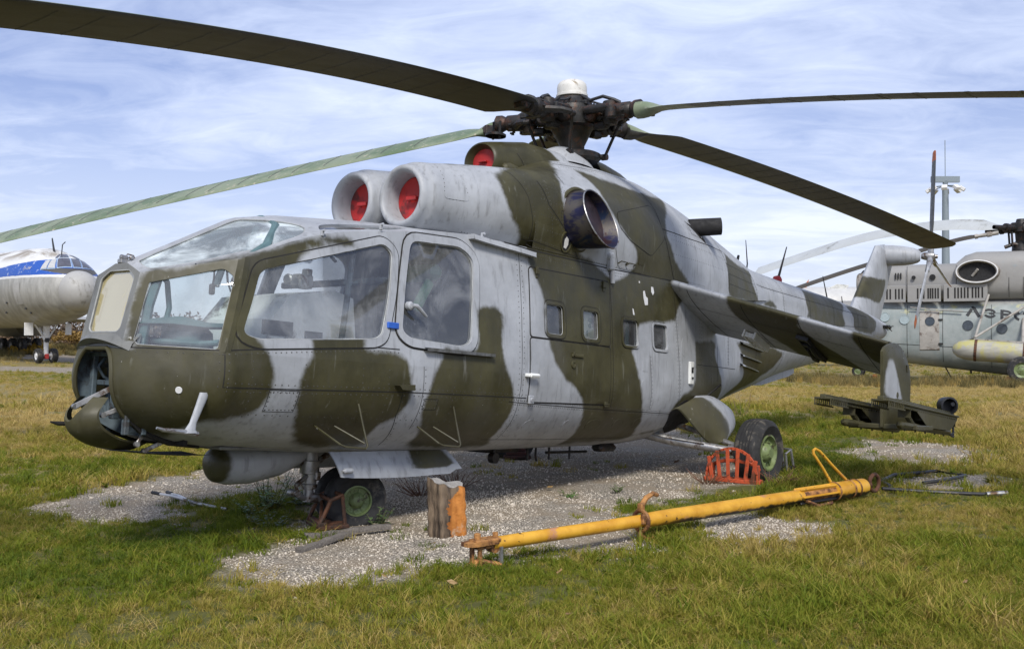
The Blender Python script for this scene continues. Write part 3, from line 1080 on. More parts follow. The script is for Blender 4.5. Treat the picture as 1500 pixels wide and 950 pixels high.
def nacelle(sgn):
    x = np.concatenate([np.linspace(.30, .5, 9), np.arange(.53, 2.1, .04)])
    q = pchip(x, NAC[:, 0], NAC[:, 1:])
    th = np.linspace(0, 2 * math.pi, 97)[:-1]
    c, s = np.cos(th), np.sin(th)
    G = []
    for xi, (yc, zc, a, b, n) in zip(x, q):
        e = 2 / n
        G.append(np.stack([np.full(96, xi), yc + a * np.sign(c) * np.abs(c) ** e, zc + b * np.sign(s) * np.abs(s) ** e], -1))
    # rounded lip rolling into the intake
    lip = []
    for k in range(1, 8):
        t = math.pi * k / 8
        lip.append((.30 - .075 * math.sin(t), 1 - (.262 - .188) / .262 * (1 - math.cos(t)) / 2))
    lip += [(.36, .705), (.44, .69)]
    fr = []
    for xi, f in lip[::-1]:
        fr.append(np.stack([np.full(96, xi), -.29 + .262 * f * c, 2.60 + .268 * f * s], -1))
    G = np.array(fr + G)
    G[:, :, 1] *= sgn
    mb = MB().grid(G, close_v=True)
    F = [f if sgn < 0 else f[::-1] for f in mb.F]
    mb.F = F
    V = np.concatenate(mb.V)
    o = mesh_np('engine_nacelle', V, F, M['skin'], heli, True, {'camo': camo_of(V)}, 60)
    if sgn > 0:
        keep(V, F)
    cov = MB().lathe([(0, .02), (.0, .150), (.006, .172), (.0, .188), (.02, .19)], (.40, sgn * .29, 2.60), (-1, 0, 0), 40, cap0=True)
    cov.box((.355, sgn * .29 - .0, 2.60), (.02, .11, .035), bev=.006)
    cov.box((.378, sgn * .29 - .045, 2.60), (.05, .016, .03))
    cov.box((.378, sgn * .29 + .045, 2.60), (.05, .016, .03))
    cov.build('intake_cover', M['red'], o)
    return o


nacelle(1)
nacelle(-1)

# oil cooler duct above the engines with its own cover
oc = MB()
prof = []
xo = np.array([1.62, 1.57, 1.53, 1.54, 1.57, 1.63, 1.8, 2.1, 2.6, 3.1])
ro_ = np.array([.115, .13, .155, .172, .182, .192, .215, .25, .25, .20])
zo = np.array([3.20, 3.20, 3.20, 3.20, 3.20, 3.205, 3.22, 3.25, 3.27, 3.27])
th = np.linspace(0, 2 * math.pi, 61)[:-1]
G = np.stack([np.stack([np.full(60, x), r * 1.12 * np.cos(th), z + r * np.sin(th)], -1) for x, r, z in zip(xo, ro_, zo)])
oc.grid(G, close_v=True)
oc.F = [f[::-1] for f in oc.F]
ocv = np.concatenate(oc.V)
keep(ocv, oc.F)
oilc = mesh_np('oil_cooler_duct', ocv, oc.F, M['skin'], heli, True, {'camo': np.minimum(camo_of(ocv), ocv[:, 0] - 2.35)}, 60)
MB().lathe([(0, .01), (0, .135)], (1.60, 0, 3.20), (-1, 0, 0), 32, cap0=True).box((1.58, 0, 3.2), (.03, .09, .02), bev=.005).build('intake_cover', M['red'], oilc)
# little intake pod and stubs on top of it
pod = MB().lathe([(0, .03), (.02, .055), (.10, .065), (.20, .05), (.28, .01)], (1.62, -.20, 3.12), (1, 0, .1), 16, cap0=True)
pod.build('drain_pod', M['olive'], oilc)
st = MB()
for y in (-.05, .03):
    st.tube([(1.75, y, 3.45), (1.75, y, 3.62)], .012, 8)
st.lathe([(0, .10), (.02, .10), (.03, .08)], (1.75, 0, 3.475), (0, 0, 1), 20, cap1=True)
st.build('filler_stub', M['oily'], oilc)
# white dome round the mast foot
df = MB()
th = np.linspace(0, 2 * math.pi, 41)[:-1]
G = [np.stack([2.86 + .42 * k * np.cos(th), .30 * k * np.sin(th), np.full(40, 3.40 + .22 * (1 - k ** 2.2))], -1) for k in (1, .9, .75, .55, .35, .15)]
df.grid(np.array(G), close_v=True)
df.build('mast_fairing', M['grey'], heli, sharp=60)
sc_ = MB()
th = np.linspace(0, math.pi, 13)
G = [np.stack([np.full(13, x), .16 + .20 * k * np.cos(th), 3.42 + .25 * k * np.sin(th)], -1) for x, k in ((3.55, .98), (3.58, 1.0), (3.75, 1), (4.1, .85), (4.5, .5), (4.7, .2))]
sc_.grid(np.array(G))
sc_.F = [f[::-1] for f in sc_.F]
sc_.build('air_scoop', M['olive'], heli, sharp=50)

bvh = BVHTree.FromPolygons([tuple(v) for v in np.concatenate(HULL_V)], HULL_T)


def on_port(x, z, off=0.0):
    h = bvh.ray_cast(Vector((x, -4, z)), Vector((0, 1, 0)))
    if h[0] is None:
        return None, None
    n = h[1]
    if n.y > 0:
        n = -n
    return np.array(h[0] + n * off), np.array(n)


def port_line(pts, off=.0, step=.03, closed=False):
    """polyline in (x, z) laid on the port skin"""
    pts = [np.array(p, float) for p in pts]
    if closed:
        pts.append(pts[0])
    Q = []
    for a, b in zip(pts[:-1], pts[1:]):
        k = max(1, int(np.linalg.norm(b - a) / step))
        Q += [a + (b - a) * t / k for t in range(k)]
    Q.append(pts[-1])
    P, N = [], []
    for q in Q:
        p, n = on_port(q[0], q[1], off)
        if p is not None:
            P.append(p)
            N.append(n)
    return np.array(P), np.array(N)


def ribbon(mb, P, N, w, gap=.12):
    if len(P) < 2:
        return
    T = np.gradient(P, axis=0)
    S = np.cross(T, N)
    S /= np.linalg.norm(S, axis=1)[:, None] + 1e-9
    n = len(P)
    V = np.concatenate([P - S * w / 2, P + S * w / 2])
    F = []
    for i in range(n - 1):
        if np.linalg.norm(P[i + 1] - P[i]) < gap:
            F.append((i, i + 1, n + i + 1, n + i))
    if F:
        mb.add(V, F)




# ------------------------------------------------------------------ helicopter: doors, hatches, seams and rivets
def skin_pt(x, z, off):
    p, n = on_port(x, z, off)
    if p is None or (p[1] > -Yw(x, z) * .6 and 1.22 < z < float(body([x])[3][0])):
        p = wall_pt(np.array([(x, z)]), off)[0]
        n = np.array((0, -1.0, .12))
    return p, n / np.linalg.norm(n)


def plate(name, poly, mat, parent, off=.004, holes=(), step=.07, both=False, camo=True):
    """thin panel lying on the port skin with an edge"""
    P, T, L = cdt(poly, list(holes), step)
    pts = np.array([skin_pt(a, b, off)[0] for a, b in P])
    if np.cross(pts[T[0, 1]] - pts[T[0, 0]], pts[T[0, 2]] - pts[T[0, 0]])[1] > 0:
        T = T[:, ::-1]
    mb = MB().add(pts, T.tolist())
    for lp in L:
        a = np.array([skin_pt(x, z, off)[0] for x, z in lp])
        b = np.array([skin_pt(x, z, -.006)[0] for x, z in lp])
        n = len(a)
        mb.add(np.concatenate([a, b]), [(i, n + i, n + (i + 1) % n, (i + 1) % n) for i in range(n)])
    V = np.concatenate(mb.V)
    o = mesh_np(name, V, mb.F, mat, parent, True, {'camo': camo_of(V)} if camo else None, 35)
    if both:
        mesh_np(name, V * (1, -1, 1), [f[::-1] for f in mb.F], mat, parent, True, {'camo': camo_of(V)} if camo else None, 35)
    return o


SEAMS = MB()      # dark gaps between skin panels
RIV = []          # rivet positions (x, z)


def seam(pts, w=.009, closed=False, off=.0015, rivets=0.0, side=(.02,)):
    P, N = port_line(pts, off, closed=closed)
    ribbon(SEAMS, P, N, w * 1.25)
    if rivets:
        rivet_line(pts, rivets, side, closed)


def rivet_line(pts, pitch=.035, side=(0.0,), closed=False):
    pts = [np.array(p, float) for p in pts]
    if closed:
        pts.append(pts[0])
    for a, b in zip(pts[:-1], pts[1:]):
        L = np.linalg.norm(b - a)
        if L < 1e-6:
            continue
        t = (b - a) / L
        n = np.array([-t[1], t[0]])
        for s in np.arange(pitch / 2, L, pitch):
            for d in side:
                RIV.append(a + t * s + n * d)


door_u = rounded([(1.325, 2.135), (1.305, 1.545), (2.545, 1.540), (2.575, 2.150)], .03)
door_l = rounded([(1.303, 1.528), (1.303, .992), (2.565, .995), (2.547, 1.526)], .03)
du = plate('cabin_door_upper', door_u, M['skin'], heli, .006, CABWIN[:2])
dl = plate('cabin_door_lower', door_l, M['skin'], heli, .006)
seam(offset_poly(door_u, .006), .012, True, .002)
seam(offset_poly(door_l, .006), .012, True, .002)


def frame_ring(name, loop, w, th, mat, parent, camo=True, both=False):
    o2 = offset_poly(loop, w)
    return plate(name, o2, mat, parent, th, [loop], .05, both, camo)


for i, h in enumerate(CABWIN):
    frame_ring('window_frame', h, .022 if i > 1 else .03, .010, M['skin'], du if i < 2 else fus)
    seam(offset_poly(h, .026 if i > 1 else .036), .004, True, .0085 if i < 2 else .002)
wf = frame_ring('window_frame', WIN['w3'], .055, .006, M['skin'], canopy, both=True)
df_ = frame_ring('cockpit_door_frame', WIN['door'], .062, .012, M['skin'], heli, both=True)
seam(offset_poly(WIN['w3'], .058), .010, True, .003)
seam(offset_poly(WIN['door'], .068), .012, True, .003)
rivet_line(list(offset_poly(WIN['w3'], .04)), .045, closed=True)
cs_ = Skin()
zz_ = np.linspace(1.22, 1.835, 14)
xx_ = -1.69 + (zz_ - 1.22) / .615 * .17
Pw = np.stack([xx_ + .035, -Yw(xx_ + .035, zz_) - .004, zz_], -1)
Pp_ = p2(np.full(14, .945), np.linspace(0, 1, 14)) + np.array([-.003, -.003, 0])
Pm_ = np.stack([xx_ - .004, -np.maximum(Yw(xx_, zz_), -p2(np.full(14, 1.0), np.linspace(0, 1, 14))[:, 1]) - .006, zz_], -1)
cs_.both(np.stack([Pp_, Pm_, Pw], 1).reshape(-1, 3), [f[::-1] for f in gridF(14, 3)], False)
cs_.build('corner_strip', M['skin'], canopy, attr_fn=camo_of)
# bright sealant line round the panes
gs = MB()
for h in (WIN['w3'], WIN['door']):
    Pq = wall_pt(offset_poly(h, -.004), -.008)
    gs.tube(Pq, .0045, 5, closed=True)
gs.tube(lp2 + np.array([.006, .005, 0]), .0045, 5, closed=True)
gs.tube(lf + np.array([.004, 0, 0]), .005, 5, closed=True)
gs.tube(lt3 + np.array([0, .0, -.004]), .0045, 5, closed=True)
for h in CABWIN:
    gs.tube(wall_pt(offset_poly(h, -.003), -.008), .0035, 5, closed=True)
gs.build('window_sealant', simple('window sealant', (.33, .34, .34), .6, var=.3), canopy)

hatch = rounded([(2.70, 2.85), (3.50, 3.07), (3.62, 2.74), (3.352, 2.513), (2.93, 2.61), (2.72, 2.72)], .05)
plate('access_panel', hatch, M['skin'], cowling, .003)
seam(offset_poly(hatch, .004), .006, True)
np_ = rounded([(.46, 2.90), (.585, 2.86), (.63, 2.76), (.68, 2.60), (.42, 2.59)], .04)
plate('access_panel', np_, M['skin'], cowling, .003)
rivet_line(list(np_), .035, closed=True)
sq = rounded([(3.13, 2.40), (3.24, 2.40), (3.24, 2.52), (3.13, 2.52)], .01)
plate('access_panel', sq, M['skin'], cowling, .003)
sq = rounded([(3.15, 1.335), (3.25, 1.335), (3.25, 1.435), (3.15, 1.435)], .008)
plate('access_panel', sq, M['skin'], fus, .003)
for cx_, cz, r1, r2 in ((1.483, .79, .105, .05), (2.018, .793, .05, .045), (2.467, .795, .12, .055), (2.897, .811, .09, .05), (3.25, .82, .09, .05), (3.18, 1.14, .06, .11), (4.03, 1.63, .06, .10), (-.50, .83, .05, .05)):
    a = np.linspace(0, 2 * math.pi, 22)[:-1]
    poly = np.stack([cx_ + r1 * np.cos(a), cz + r2 * np.sin(a)], 1)
    plate('access_panel', poly, M['skin'], fus, .0025, step=.06)
    rivet_line(list(offset_poly(poly, -.012)), .022, closed=True)

# long seams
seam([(.70, 2.335), (1.349, 2.295), (2.578, 2.290), (3.853, 2.320), (4.6, 2.315)], .009, rivets=.03, side=(.03, -.03, -.06))
seam([(1.31, 2.385), (2.05, 2.325)], .005, rivets=.03, side=(.02,))
seam([(-1.69, 1.231), (-1.69, 1.004), (-1.008, 1.011), (-.192, 1.024), (.995, 1.022), (1.28, 1.02)], .006, rivets=.05, side=(.025, -.025))
seam([(-2.06, 1.225), (-1.88, 1.228), (-1.69, 1.231), (-1.358, 1.262), (-.522, 1.33), (-.25, 1.33)], .006, rivets=.04, side=(-.025,))
seam([(-1.70, 1.24), (-1.60, 1.55), (-1.525, 1.83)], .006)
seam([(1.469, 2.922), (1.565, 2.72), (1.868, 2.506), (2.087, 2.308)], .008, rivets=.035, side=(.03, -.03))
seam([(1.16, 2.99), (1.30, 2.75), (1.37, 2.55), (1.40, 2.32)], .005, rivets=.04, side=(.03,))
seam([(3.549, 3.23), (3.575, 2.831), (3.718, 2.564), (3.882, 2.325)], .009, rivets=.035, side=(.03, -.03))
seam([(3.575, 2.831), (4.241, 2.827), (5.102, 2.852), (5.4, 2.86)], .008, rivets=.05, side=(-.03,))
seam([(2.678, 2.493), (2.763, 2.332)], .006)
seam([(1.80, 3.30), (1.95, 3.12), (1.9, 2.98)], .006, rivets=.04, side=(.02,))
seam([(2.2, 3.27), (3.0, 3.36), (3.55, 3.38)], .005, rivets=.04, side=(.03, -.03))
seam([(5.319, 3.05), (5.319, 2.629), (5.307, 2.319), (5.32, 1.5)], .006, rivets=.04, side=(.02, -.02))
seam([(6.415, 2.98), (6.415, 2.698), (6.433, 2.348), (6.43, 1.6)], .007, rivets=.04, side=(.02, -.02))
for zz_ in (2.70, 2.584, 2.46):
    seam([(5.33, zz_), (6.40, zz_ - .004)], .004)
seam([(-.192, 1.02), (-.19, .85), (-.10, .62)], .005, rivets=.045, side=(.02,))
seam([(.0, 1.22), (.02, 1.0), (.03, .75)], .004, rivets=.05, side=(.02,))
seam([(1.053, .984), (1.3, .975), (2.591, .942), (3.91, .92)], .005, rivets=.028, side=(.018, -.018))
seam([(1.0, .66), (2.0, .655), (3.3, .665)], .005)
seam([(3.868, 2.28), (3.87, 1.895), (3.946, .964)], .005, rivets=.04, side=(.025, -.025))
seam([(3.294, 1.50), (3.351, .955)], .004, rivets=.04, side=(.02,))
seam([(2.60, 2.28), (2.60, 1.55), (2.62, .96)], .005, rivets=.04, side=(.025,))
seam([(1.20, 2.25), (1.19, 1.60), (1.18, 1.03), (1.2, .66)], .004, rivets=.045, side=(.03, -.03))
for x0, x1 in ((7.6, 7.6), (8.7, 8.7), (9.8, 9.8), (11.0, 11.0)):
    zb, zs, w0, zt, w2, zr = [float(v[0]) for v in body([x0])]
    seam([(x0, z) for z in np.linspace(zr - .01, zb + .05, 8)], .007, rivets=.045, side=(.03, -.03))
seam([(6.5, 2.60), (9, 2.62), (11.5, 2.63)], .006, rivets=.06, side=(.02,))
seam([(6.5, 2.2), (9, 2.3), (11.5, 2.45)], .006, rivets=.06, side=(.02,))
rivet_line([(4.45, 1.3), (4.5, 2.2)], .04, (0, .05))
rivet_line([(4.75, 1.15), (4.75, 1.75)], .04)
seam([(4.95, 1.30), (4.93, 1.70)], .006)
seam([(4.35, 1.46), (5.6, 1.47)], .005)
# scattered service doors on nose and cowling
for q in ([(-1.35, 1.00), (-1.35, .86), (-1.12, .86), (-1.12, 1.00)], [(1.75, 2.70), (1.75, 2.58), (1.95, 2.58), (1.95, 2.70)], [(4.35, 3.05), (4.36, 2.90), (4.75, 2.89), (4.72, 3.0)], [(.05, .98), (.05, .90), (.2, .90), (.2, .98)]):
    seam(q, .0035, True)
    rivet_line(q, .03, (.012,), True)
for xx in np.arange(1.55, 2.0, .14):
    rivet_line([(xx, 2.95), (xx + .1, 2.45)], .035)
for zz_ in (2.5, 2.62, 2.76, 2.9):
    rivet_line([(1.45, zz_), (2.0, zz_ - .03)], .035)
for zz_ in (2.6, 2.75):
    rivet_line([(3.75, zz_), (5.2, zz_)], .05)
for xx in (-1.5, -1.1, -.6, -.35, .35, .65, .95):
    rivet_line([(xx, 1.2), (xx + .02, .8)], .05)
rivet_line([(-1.65, .84), (1.2, .80)], .06)
SEAMS.build('panel_gaps', M['seam'], fus, smooth=False)['kind'] = 'stuff'
# rivet heads: small shallow pyramids
rv, rf_ = [], []
for q in RIV:
    p, n = on_port(q[0], q[1], .0)
    if p is None:
        continue
    if 1.22 < q[1] < 2.25 and q[0] < 4 and p[1] > -.6:
        continue
    u = np.cross(n, (0, 0, 1.0)); u /= np.linalg.norm(u) + 1e-9
    w = np.cross(n, u)
    k = len(rv)
    r = .0062
    rv += [p + u * r, p + w * r, p - u * r, p - w * r, p + n * .0022]
    rf_ += [(k, k + 1, k + 4), (k + 1, k + 2, k + 4), (k + 2, k + 3, k + 4), (k + 3, k, k + 4)]
rivets = mesh_np('rivets', np.array(rv), np.array(rf_), M['rivet'], fus, False)
rivets['kind'] = 'stuff'

# bare primer patches by the wing root
for cx_, cz, poly in ((3.24, 2.07, [(-.03, .09), (.02, .10), (.04, .03), (.10, .01), (.09, -.08), (.0, -.09), (-.03, 0)]), (3.41, 2.165, [(-.03, .05), (.03, .05), (.05, -.02), (.0, -.06), (-.04, -.02)]),
                      (3.01, 1.905, [(-.03, .05), (.0, .04), (.02, -.03), (-.02, -.03)]), (3.16, 2.225, [(-.015, .012), (.015, .012), (.015, -.012), (-.015, -.012)])):
    plate('bare_patch', np.array(poly) * (.62, .78) + (cx_, cz), M['tapewhite'], fus, .0025, step=.03, camo=False)

# porthole
a = np.linspace(0, 2 * math.pi, 25)[:-1]
ph = np.stack([1.853 + .068 * np.cos(a), 2.436 + .082 * np.sin(a)], 1)
o = plate('vent_ring', offset_poly(ph, .014), M['olive'], cowling, .010, [ph], .04, camo=False)
plate('vent_hole', ph, M['dark'], o, .003, step=.05, camo=False)
plate('vent_rag', np.array([(-.03, -.055), (-.035, .02), (-.01, .055), (.025, .04), (.03, -.02), (.005, -.06)]) * .9 + (1.858, 2.43), M['tapewhite'], o, .006, step=.05, camo=False)


def at(x, z, off=0.0):
    p, n = skin_pt(x, z, off)
    return p, n


def fit(name, fn, mat, parent=heli):
    mb = MB()
    fn(mb)
    return mb.build(name, mat, parent)


# handles, latches, hinges
def f(mb):
    p, n = at(-.135, 1.66, .02)
    mb.lathe([(-.02, .035), (.01, .032), (.02, .02)], p, n, 14, cap1=True)
    mb.tube([p + n * .03, p + n * .045 + (.03, 0, -.005), p + n * .05 + (.085, 0, -.045), p + n * .05 + (.13, 0, -.075)], [.014, .016, .014, .010], 8)
fit('door_handle', f, M['grey'], df_)


def f(mb):
    p, n = at(1.25, 1.212, .025)
    mb.box(p, (.05, .05, .03), bev=.006)
    mb.tube([p + (.0, -.02, 0), p + (.11, -.02, 0)], .018, 8)
fit('door_latch', f, M['panelgrey'], dl)


def f(mb):
    p, n = at(1.335, 1.01, .012)
    mb.box(p, (.07, .02, .07), bev=.004)
    mb.lathe([(0, .02), (.02, .018)], p, n, 10, cap1=True)
fit('door_latch', f, M['grey'], dl)


def f(mb):
    p, n = at(2.52, .995, .01)
    mb.box(p, (.06, .02, .05), bev=.004)
    mb.tube([p + (-.04, -.008, 0), p + (.04, -.008, 0)], .008, 6)
fit('door_hinge', f, M['olive'], dl)


def f(mb):
    p, n = at(1.99, 1.417, .013)
    mb.box(p, (.18, .02, .03), bev=.006)
    mb.box(p + (-.07, -.006, .012), (.03, .02, .03), bev=.004)
    p, n = at(1.93, 1.335, .008)
    mb.lathe([(0, .035), (.008, .033), (.009, .02), (.004, .018)], p, n, 16, cap1=True)
fit('door_handle', f, M['olive'], dl)


def f(mb):
    for x, z in ((2.47, 2.10), (1.42, 2.10)):
        p, n = at(x, z, .01)
        mb.box(p, (.03, .02, .10), bev=.004)
        mb.box(p + (0, -.01, 0), (.05, .015, .03), bev=.004)
fit('door_hinge', f, M['olive'], du)


def f(mb):
    p, n = at(-.317, 1.497, .012)
    mb.box(p, (.11, .02, .045), bev=.004)
fit('blue_latch', f, M['blue'], df_)


def f(mb):
    for s in (1, -1):
        q = [at(x, 1.347, .02)[0] for x in np.linspace(.0, .79, 7)]
        mb.grid([[p + (0, -.022, -.012), p + (0, .03, -.014), p + (0, .03, .014), p + (0, -.022, .012)] for p in q], close_v=True)
fit('slide_rail', f, M['skin'], df_)


def f(mb):
    q = [at(x, z, .02)[0] for x, z in zip(np.linspace(.62, 1.36, 7), np.linspace(2.295, 2.245, 7))]
    mb.grid([[p + (0, -.05, -.022), p + (0, .03, -.022), p + (0, .03, .02), p + (0, -.04, .018)] for p in q], close_v=True)
    for p in (q[0], q[-1]):
        mb.box(p + (0, -.005, 0), (.01, .075, .04))
fit('gutter_rail', f, M['grey'], heli)


def f(mb):
    for x, z, s in ((.78, 2.325, .62), (-.35, 2.222, .55), (-.9, 2.09, .5)):
        p = np.array([x, -float(np.interp(x, ROOF[:, 0], ROOF[:, 1])) - .004, z])
        mb.box(p, (.05 * s, .02, .09 * s), bev=.005)
        mb.lathe([(0, .02 * s), (.02, .018 * s)], p + (0, -.005, .03 * s), (0, -1, .2), 10, cap1=True)
fit('canopy_catch', f, M['grey'], canopy)


def f(mb):
    p, n = at(-.20, 1.063, .03)
    mb.prism([(-.09, .012), (.07, .022), (.07, -.02), (-.06, -.018)], p, (1, 0, 0), (0, 0, 1), (0, 1, 0), .06)
fit('foot_peg', f, M['olive'], fus)


def f(mb):
    q0, q1 = at(4.14, 1.47, .012)[0], at(4.20, 1.255, .012)[0]
    mb.box((q0 + q1) / 2, (.085, .03, .24), bev=.005)
box_ = fit('socket_box', f, M['panelgrey'], fus)
MB().box((at(4.17, 1.41)[0] + at(4.17, 1.38)[0]) / 2 + (0, -.028, 0), (.035, .01, .06)).box(at(4.175, 1.31)[0] + (0, -.028, 0), (.03, .01, .02)).build('socket_slot', M['dark'], box_)


def f(mb):
    p, n = at(2.60, 2.35, .0)
    mb.lathe([(0, .05), (.03, .05), (.045, .04), (.05, .0)], p + (0, 0, .05), n, 18)
    mb.box(p + (0, -.02, -.02), (.08, .06, .12), bev=.012)
    mb.tube([p + (.02, -.03, -.08), p + (.03, -.03, -.2)], .022, 10)
fit('marker_lamp', f, M['grey'], cowling)


def f(mb):
    p, n = at(-1.871, .976, .002)
    mb.lathe([(0, .022), (.004, .02)], p, n, 18, cap1=True)
fit('white_dot', f, M['tapewhite'], fus)


def f(mb):
    for x in (2.75, 2.9):
        p, n = at(x, 2.36, .005)
        mb.tube([p, p + (0, -.04, .02), p + (.12, -.04, .02), p + (.14, 0, .01)], .006, 6)
fit('grab_handle', f, M['olive'], cowling)


# louvres on the rear body
for z0, z1 in ((1.80, 1.755), (1.655, 1.615), (1.54, 1.50)):
    q = [at(x, z, .012)[0] for x, z in zip(np.linspace(5.78, 6.62, 9), np.linspace(z0, z1, 9))]
    mb = MB()
    mb.grid([[p + (0, .02, -.02), p + (0, -.030, -.016), p + (0, -.026, .0), p + (0, .02, .022)] for p in q], close_v=True)
    mb.build('louvre', M['skin'], fus, attr_fn=camo_of)

# exhaust pipes
def exhaust(s):
    c0 = np.array([2.01, -.62, 2.665])
    c1 = np.array([2.10, -1.0, 2.67])
    ax = c1 - c0
    n1 = np.array([.10, -1.0, .40]); n1 /= np.linalg.norm(n1)
    th = np.linspace(0, 2 * math.pi, 65)[:-1]
    G = []
    for t, r in ((0, .25), (.25, .262), (.5, .272), (.75, .280), (.96, .286), (1.0, .292), (1.0, .282), (.86, .272), (.72, .262)):
        c = c0 + ax * t
        nn = ax / np.linalg.norm(ax) * (1 - t) + n1 * t
        nn /= np.linalg.norm(nn)
        u = np.cross(nn, (0, 0, 1.0)); u /= np.linalg.norm(u)
        w = np.cross(nn, u)
        G.append(c + np.cos(th)[:, None] * u * r + np.sin(th)[:, None] * w * r)
    G = np.array(G)
    G[..., 1] *= s
    mb = MB().grid(G, close_v=True)
    if s < 0:
        mb.F = [f[::-1] for f in mb.F]
    o = mb.build('exhaust_pipe', M['exhaust'], heli, sharp=50)
    V = G[-1]
    MB().add(np.concatenate([V, V.mean(0)[None]]), [(i, (i + 1) % 64, 64) for i in range(64)]).build('exhaust_shade_disc', M['pipe_shade'], o)
    lip = MB().tube(G[5] , .007, 6, closed=True)
    lip.build('exhaust_lip', M['steel'], o)
    b = MB()
    r0 = np.array([c0 + ax * .40 + (np.cos(t) * .278, 0, np.sin(t) * .285) for t in th]) * (1, s, 1)
    b.tube(r0, .02, 8, closed=True)
    b.build('exhaust_collar', M['olive'], o)


exhaust(1)
exhaust(-1)
# auxiliary power unit outlet
ap = MB()
th = np.linspace(0, 2 * math.pi, 33)[:-1]
c0, c1 = np.array([4.60, -.55, 3.02]), np.array([4.82, -.86, 3.055])
ap.lathe([(0, .10), (.15, .10), (.36, .098), (.36, .088), (.1, .085)], c0, c1 - c0, 28)
ap.build('apu_outlet', M['dark'], heli)
q = rounded([(4.36, 3.04), (4.68, 3.02), (4.76, 2.84), (4.60, 2.90)], .05)
plate('apu_cutout', q, M['seam'], cowling, .002, camo=False)

# ------------------------------------------------------------------ nose: open landing light bay, flap, struts
bayi = MB()
cols = np.arange(0, bay_cols)
rim = np.concatenate([NOSE_RIM[bay_cols + 2, 10:40], NOSE_RIM[:bay_cols + 3, 39][::-1]])
full = np.concatenate([rim, (rim * (1, -1, 1))[::-1]])
cen = np.array([-1.75, 0, .92])
inn = full * (1, .98, 1) + (cen - full) * np.array([.0, .02, .03]) + np.array([.14, 0, .02])
n_ = len(full)
bayi.add(np.concatenate([full, inn]), [(i, (i + 1) % n_, n_ + (i + 1) % n_, n_ + i) for i in range(n_)])
M['bayblue'] = simple('faded blue grey bay paint', (.085, .115, .135), .6, var=.25, scale=12, dirt=(.04, .04, .04), dirt_amt=.5)
bay = bayi.build('bay_rim', M['bayblue'], heli)
nose_bvh = BVHTree.FromPolygons([tuple(v) for v in np.concatenate([NOSE_RIM[:40].reshape(-1, 3), NOSE_RIM[:40].reshape(-1, 3) * (1, -1, 1)])], [f for f in gridF(40, NOSE_RIM.shape[1])] + [tuple(k + 40 * NOSE_RIM.shape[1] for k in f) for f in gridF(40, NOSE_RIM.shape[1])])
rimp = []
for y, z in np.concatenate([(BAY * (-1, 1))[::-1], BAY[1:]]):
    h_ = nose_bvh.ray_cast(Vector((-3.5, float(y), float(z))), Vector((1, 0, 0)))
    if h_[0] is not None and z > .66:
        rimp.append(np.array(h_[0]) + (-.003, 0, 0))
MB().tube(rimp, .014, 8).build('bay_edge', M['olive'], bay)
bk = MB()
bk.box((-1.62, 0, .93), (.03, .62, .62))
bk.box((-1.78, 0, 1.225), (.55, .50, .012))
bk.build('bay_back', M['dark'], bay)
fr_ = MB()
for x in (-2.02, -1.90):
    for y in (.215, -.215):
        fr_.box((x + .03, y * .97, .93), (.035, .045, .50), None, .006)
    fr_.box((x + .02, 0, 1.185), (.035, .42, .03), None, .006)
fr_.box((-1.95, .02, 1.00), (.05, .42, .035), None, .006)
fr_.box((-1.92, .05, .90), (.05, .05, .26), None, .006)
fr_.box((-1.86, -.05, .97), (.12, .10, .10), bev=.01)
fr_.lathe([(0, .05), (.06, .06), (.07, .02)], (-1.88, .03, 1.07), (-1, 0, 0), 14, cap1=True)
fr_.tube([(-1.95, .15, 1.16), (-2.0, .14, 1.10), (-1.97, .12, 1.04), (-1.9, .1, 1.0)], .010, 6)
fr_.build('bay_frame', M['bayblue'], bay)
# visor lip over the bay
lip = []
for y in np.linspace(-.31, .31, 17):
    x = -2.12 + .9 * y * y - .0
    lip.append([(x + .05, y, 1.315), (x - .012, y, 1.298 - .55 * y * y), (x - .03, y, 1.275 - .75 * y * y), (x + .02, y, 1.250 - .8 * y * y)])
MB().grid(lip, close_v=True).build('visor_lip', M['post'], heli)
# dropped flap door: half bowl hanging ahead of the bay
FC = catmull([(-2.165, .90), (-2.235, .79), (-2.205, .685), (-2.09, .61), (-1.94, .578), (-1.80, .572)], 5)
FWD = np.interp(np.linspace(0, 1, len(FC)), [0, .12, .3, .5, .75, .92, 1], [.135, .155, .165, .16, .135, .09, .03])
fl = MB()
G = []
for u in np.linspace(-1, 1, 25):
    row = []
    for k, v in enumerate(np.linspace(0, 1, 22)):
        v2 = v + (1 - v) * .27 * max(0, 1 - (u / .58) ** 2) ** .6
        i_ = v2 * (len(FC) - 1)
        a = int(min(i_, len(FC) - 2))
        c_ = FC[a] + (FC[a + 1] - FC[a]) * (i_ - a)
        w_ = np.interp(i_, np.arange(len(FC)), FWD)
        row.append((c_[0] - .02 + .10 * abs(u) ** 2.2, u * w_, c_[1] + .045 * abs(u) ** 2.2 * min(1, v2 * 2)))
    G.append(row)
G = np.array(G)
G3 = G + np.array([.012, 0, .010])
fl.grid(G)
fl.grid(G3)
e0 = np.concatenate([G[0], G[1:-1, -1], G[-1][::-1], G[1:-1, 0][::-1]])
e1 = np.concatenate([G3[0], G3[1:-1, -1], G3[-1][::-1], G3[1:-1, 0][::-1]])
n_ = len(e0)
fl.add(np.concatenate([e0, e1]), [(i, (i + 1) % n_, n_ + (i + 1) % n_, n_ + i) for i in range(n_)])
flap = fl.build('nose_flap', M['olive'], heli)
ar = MB()
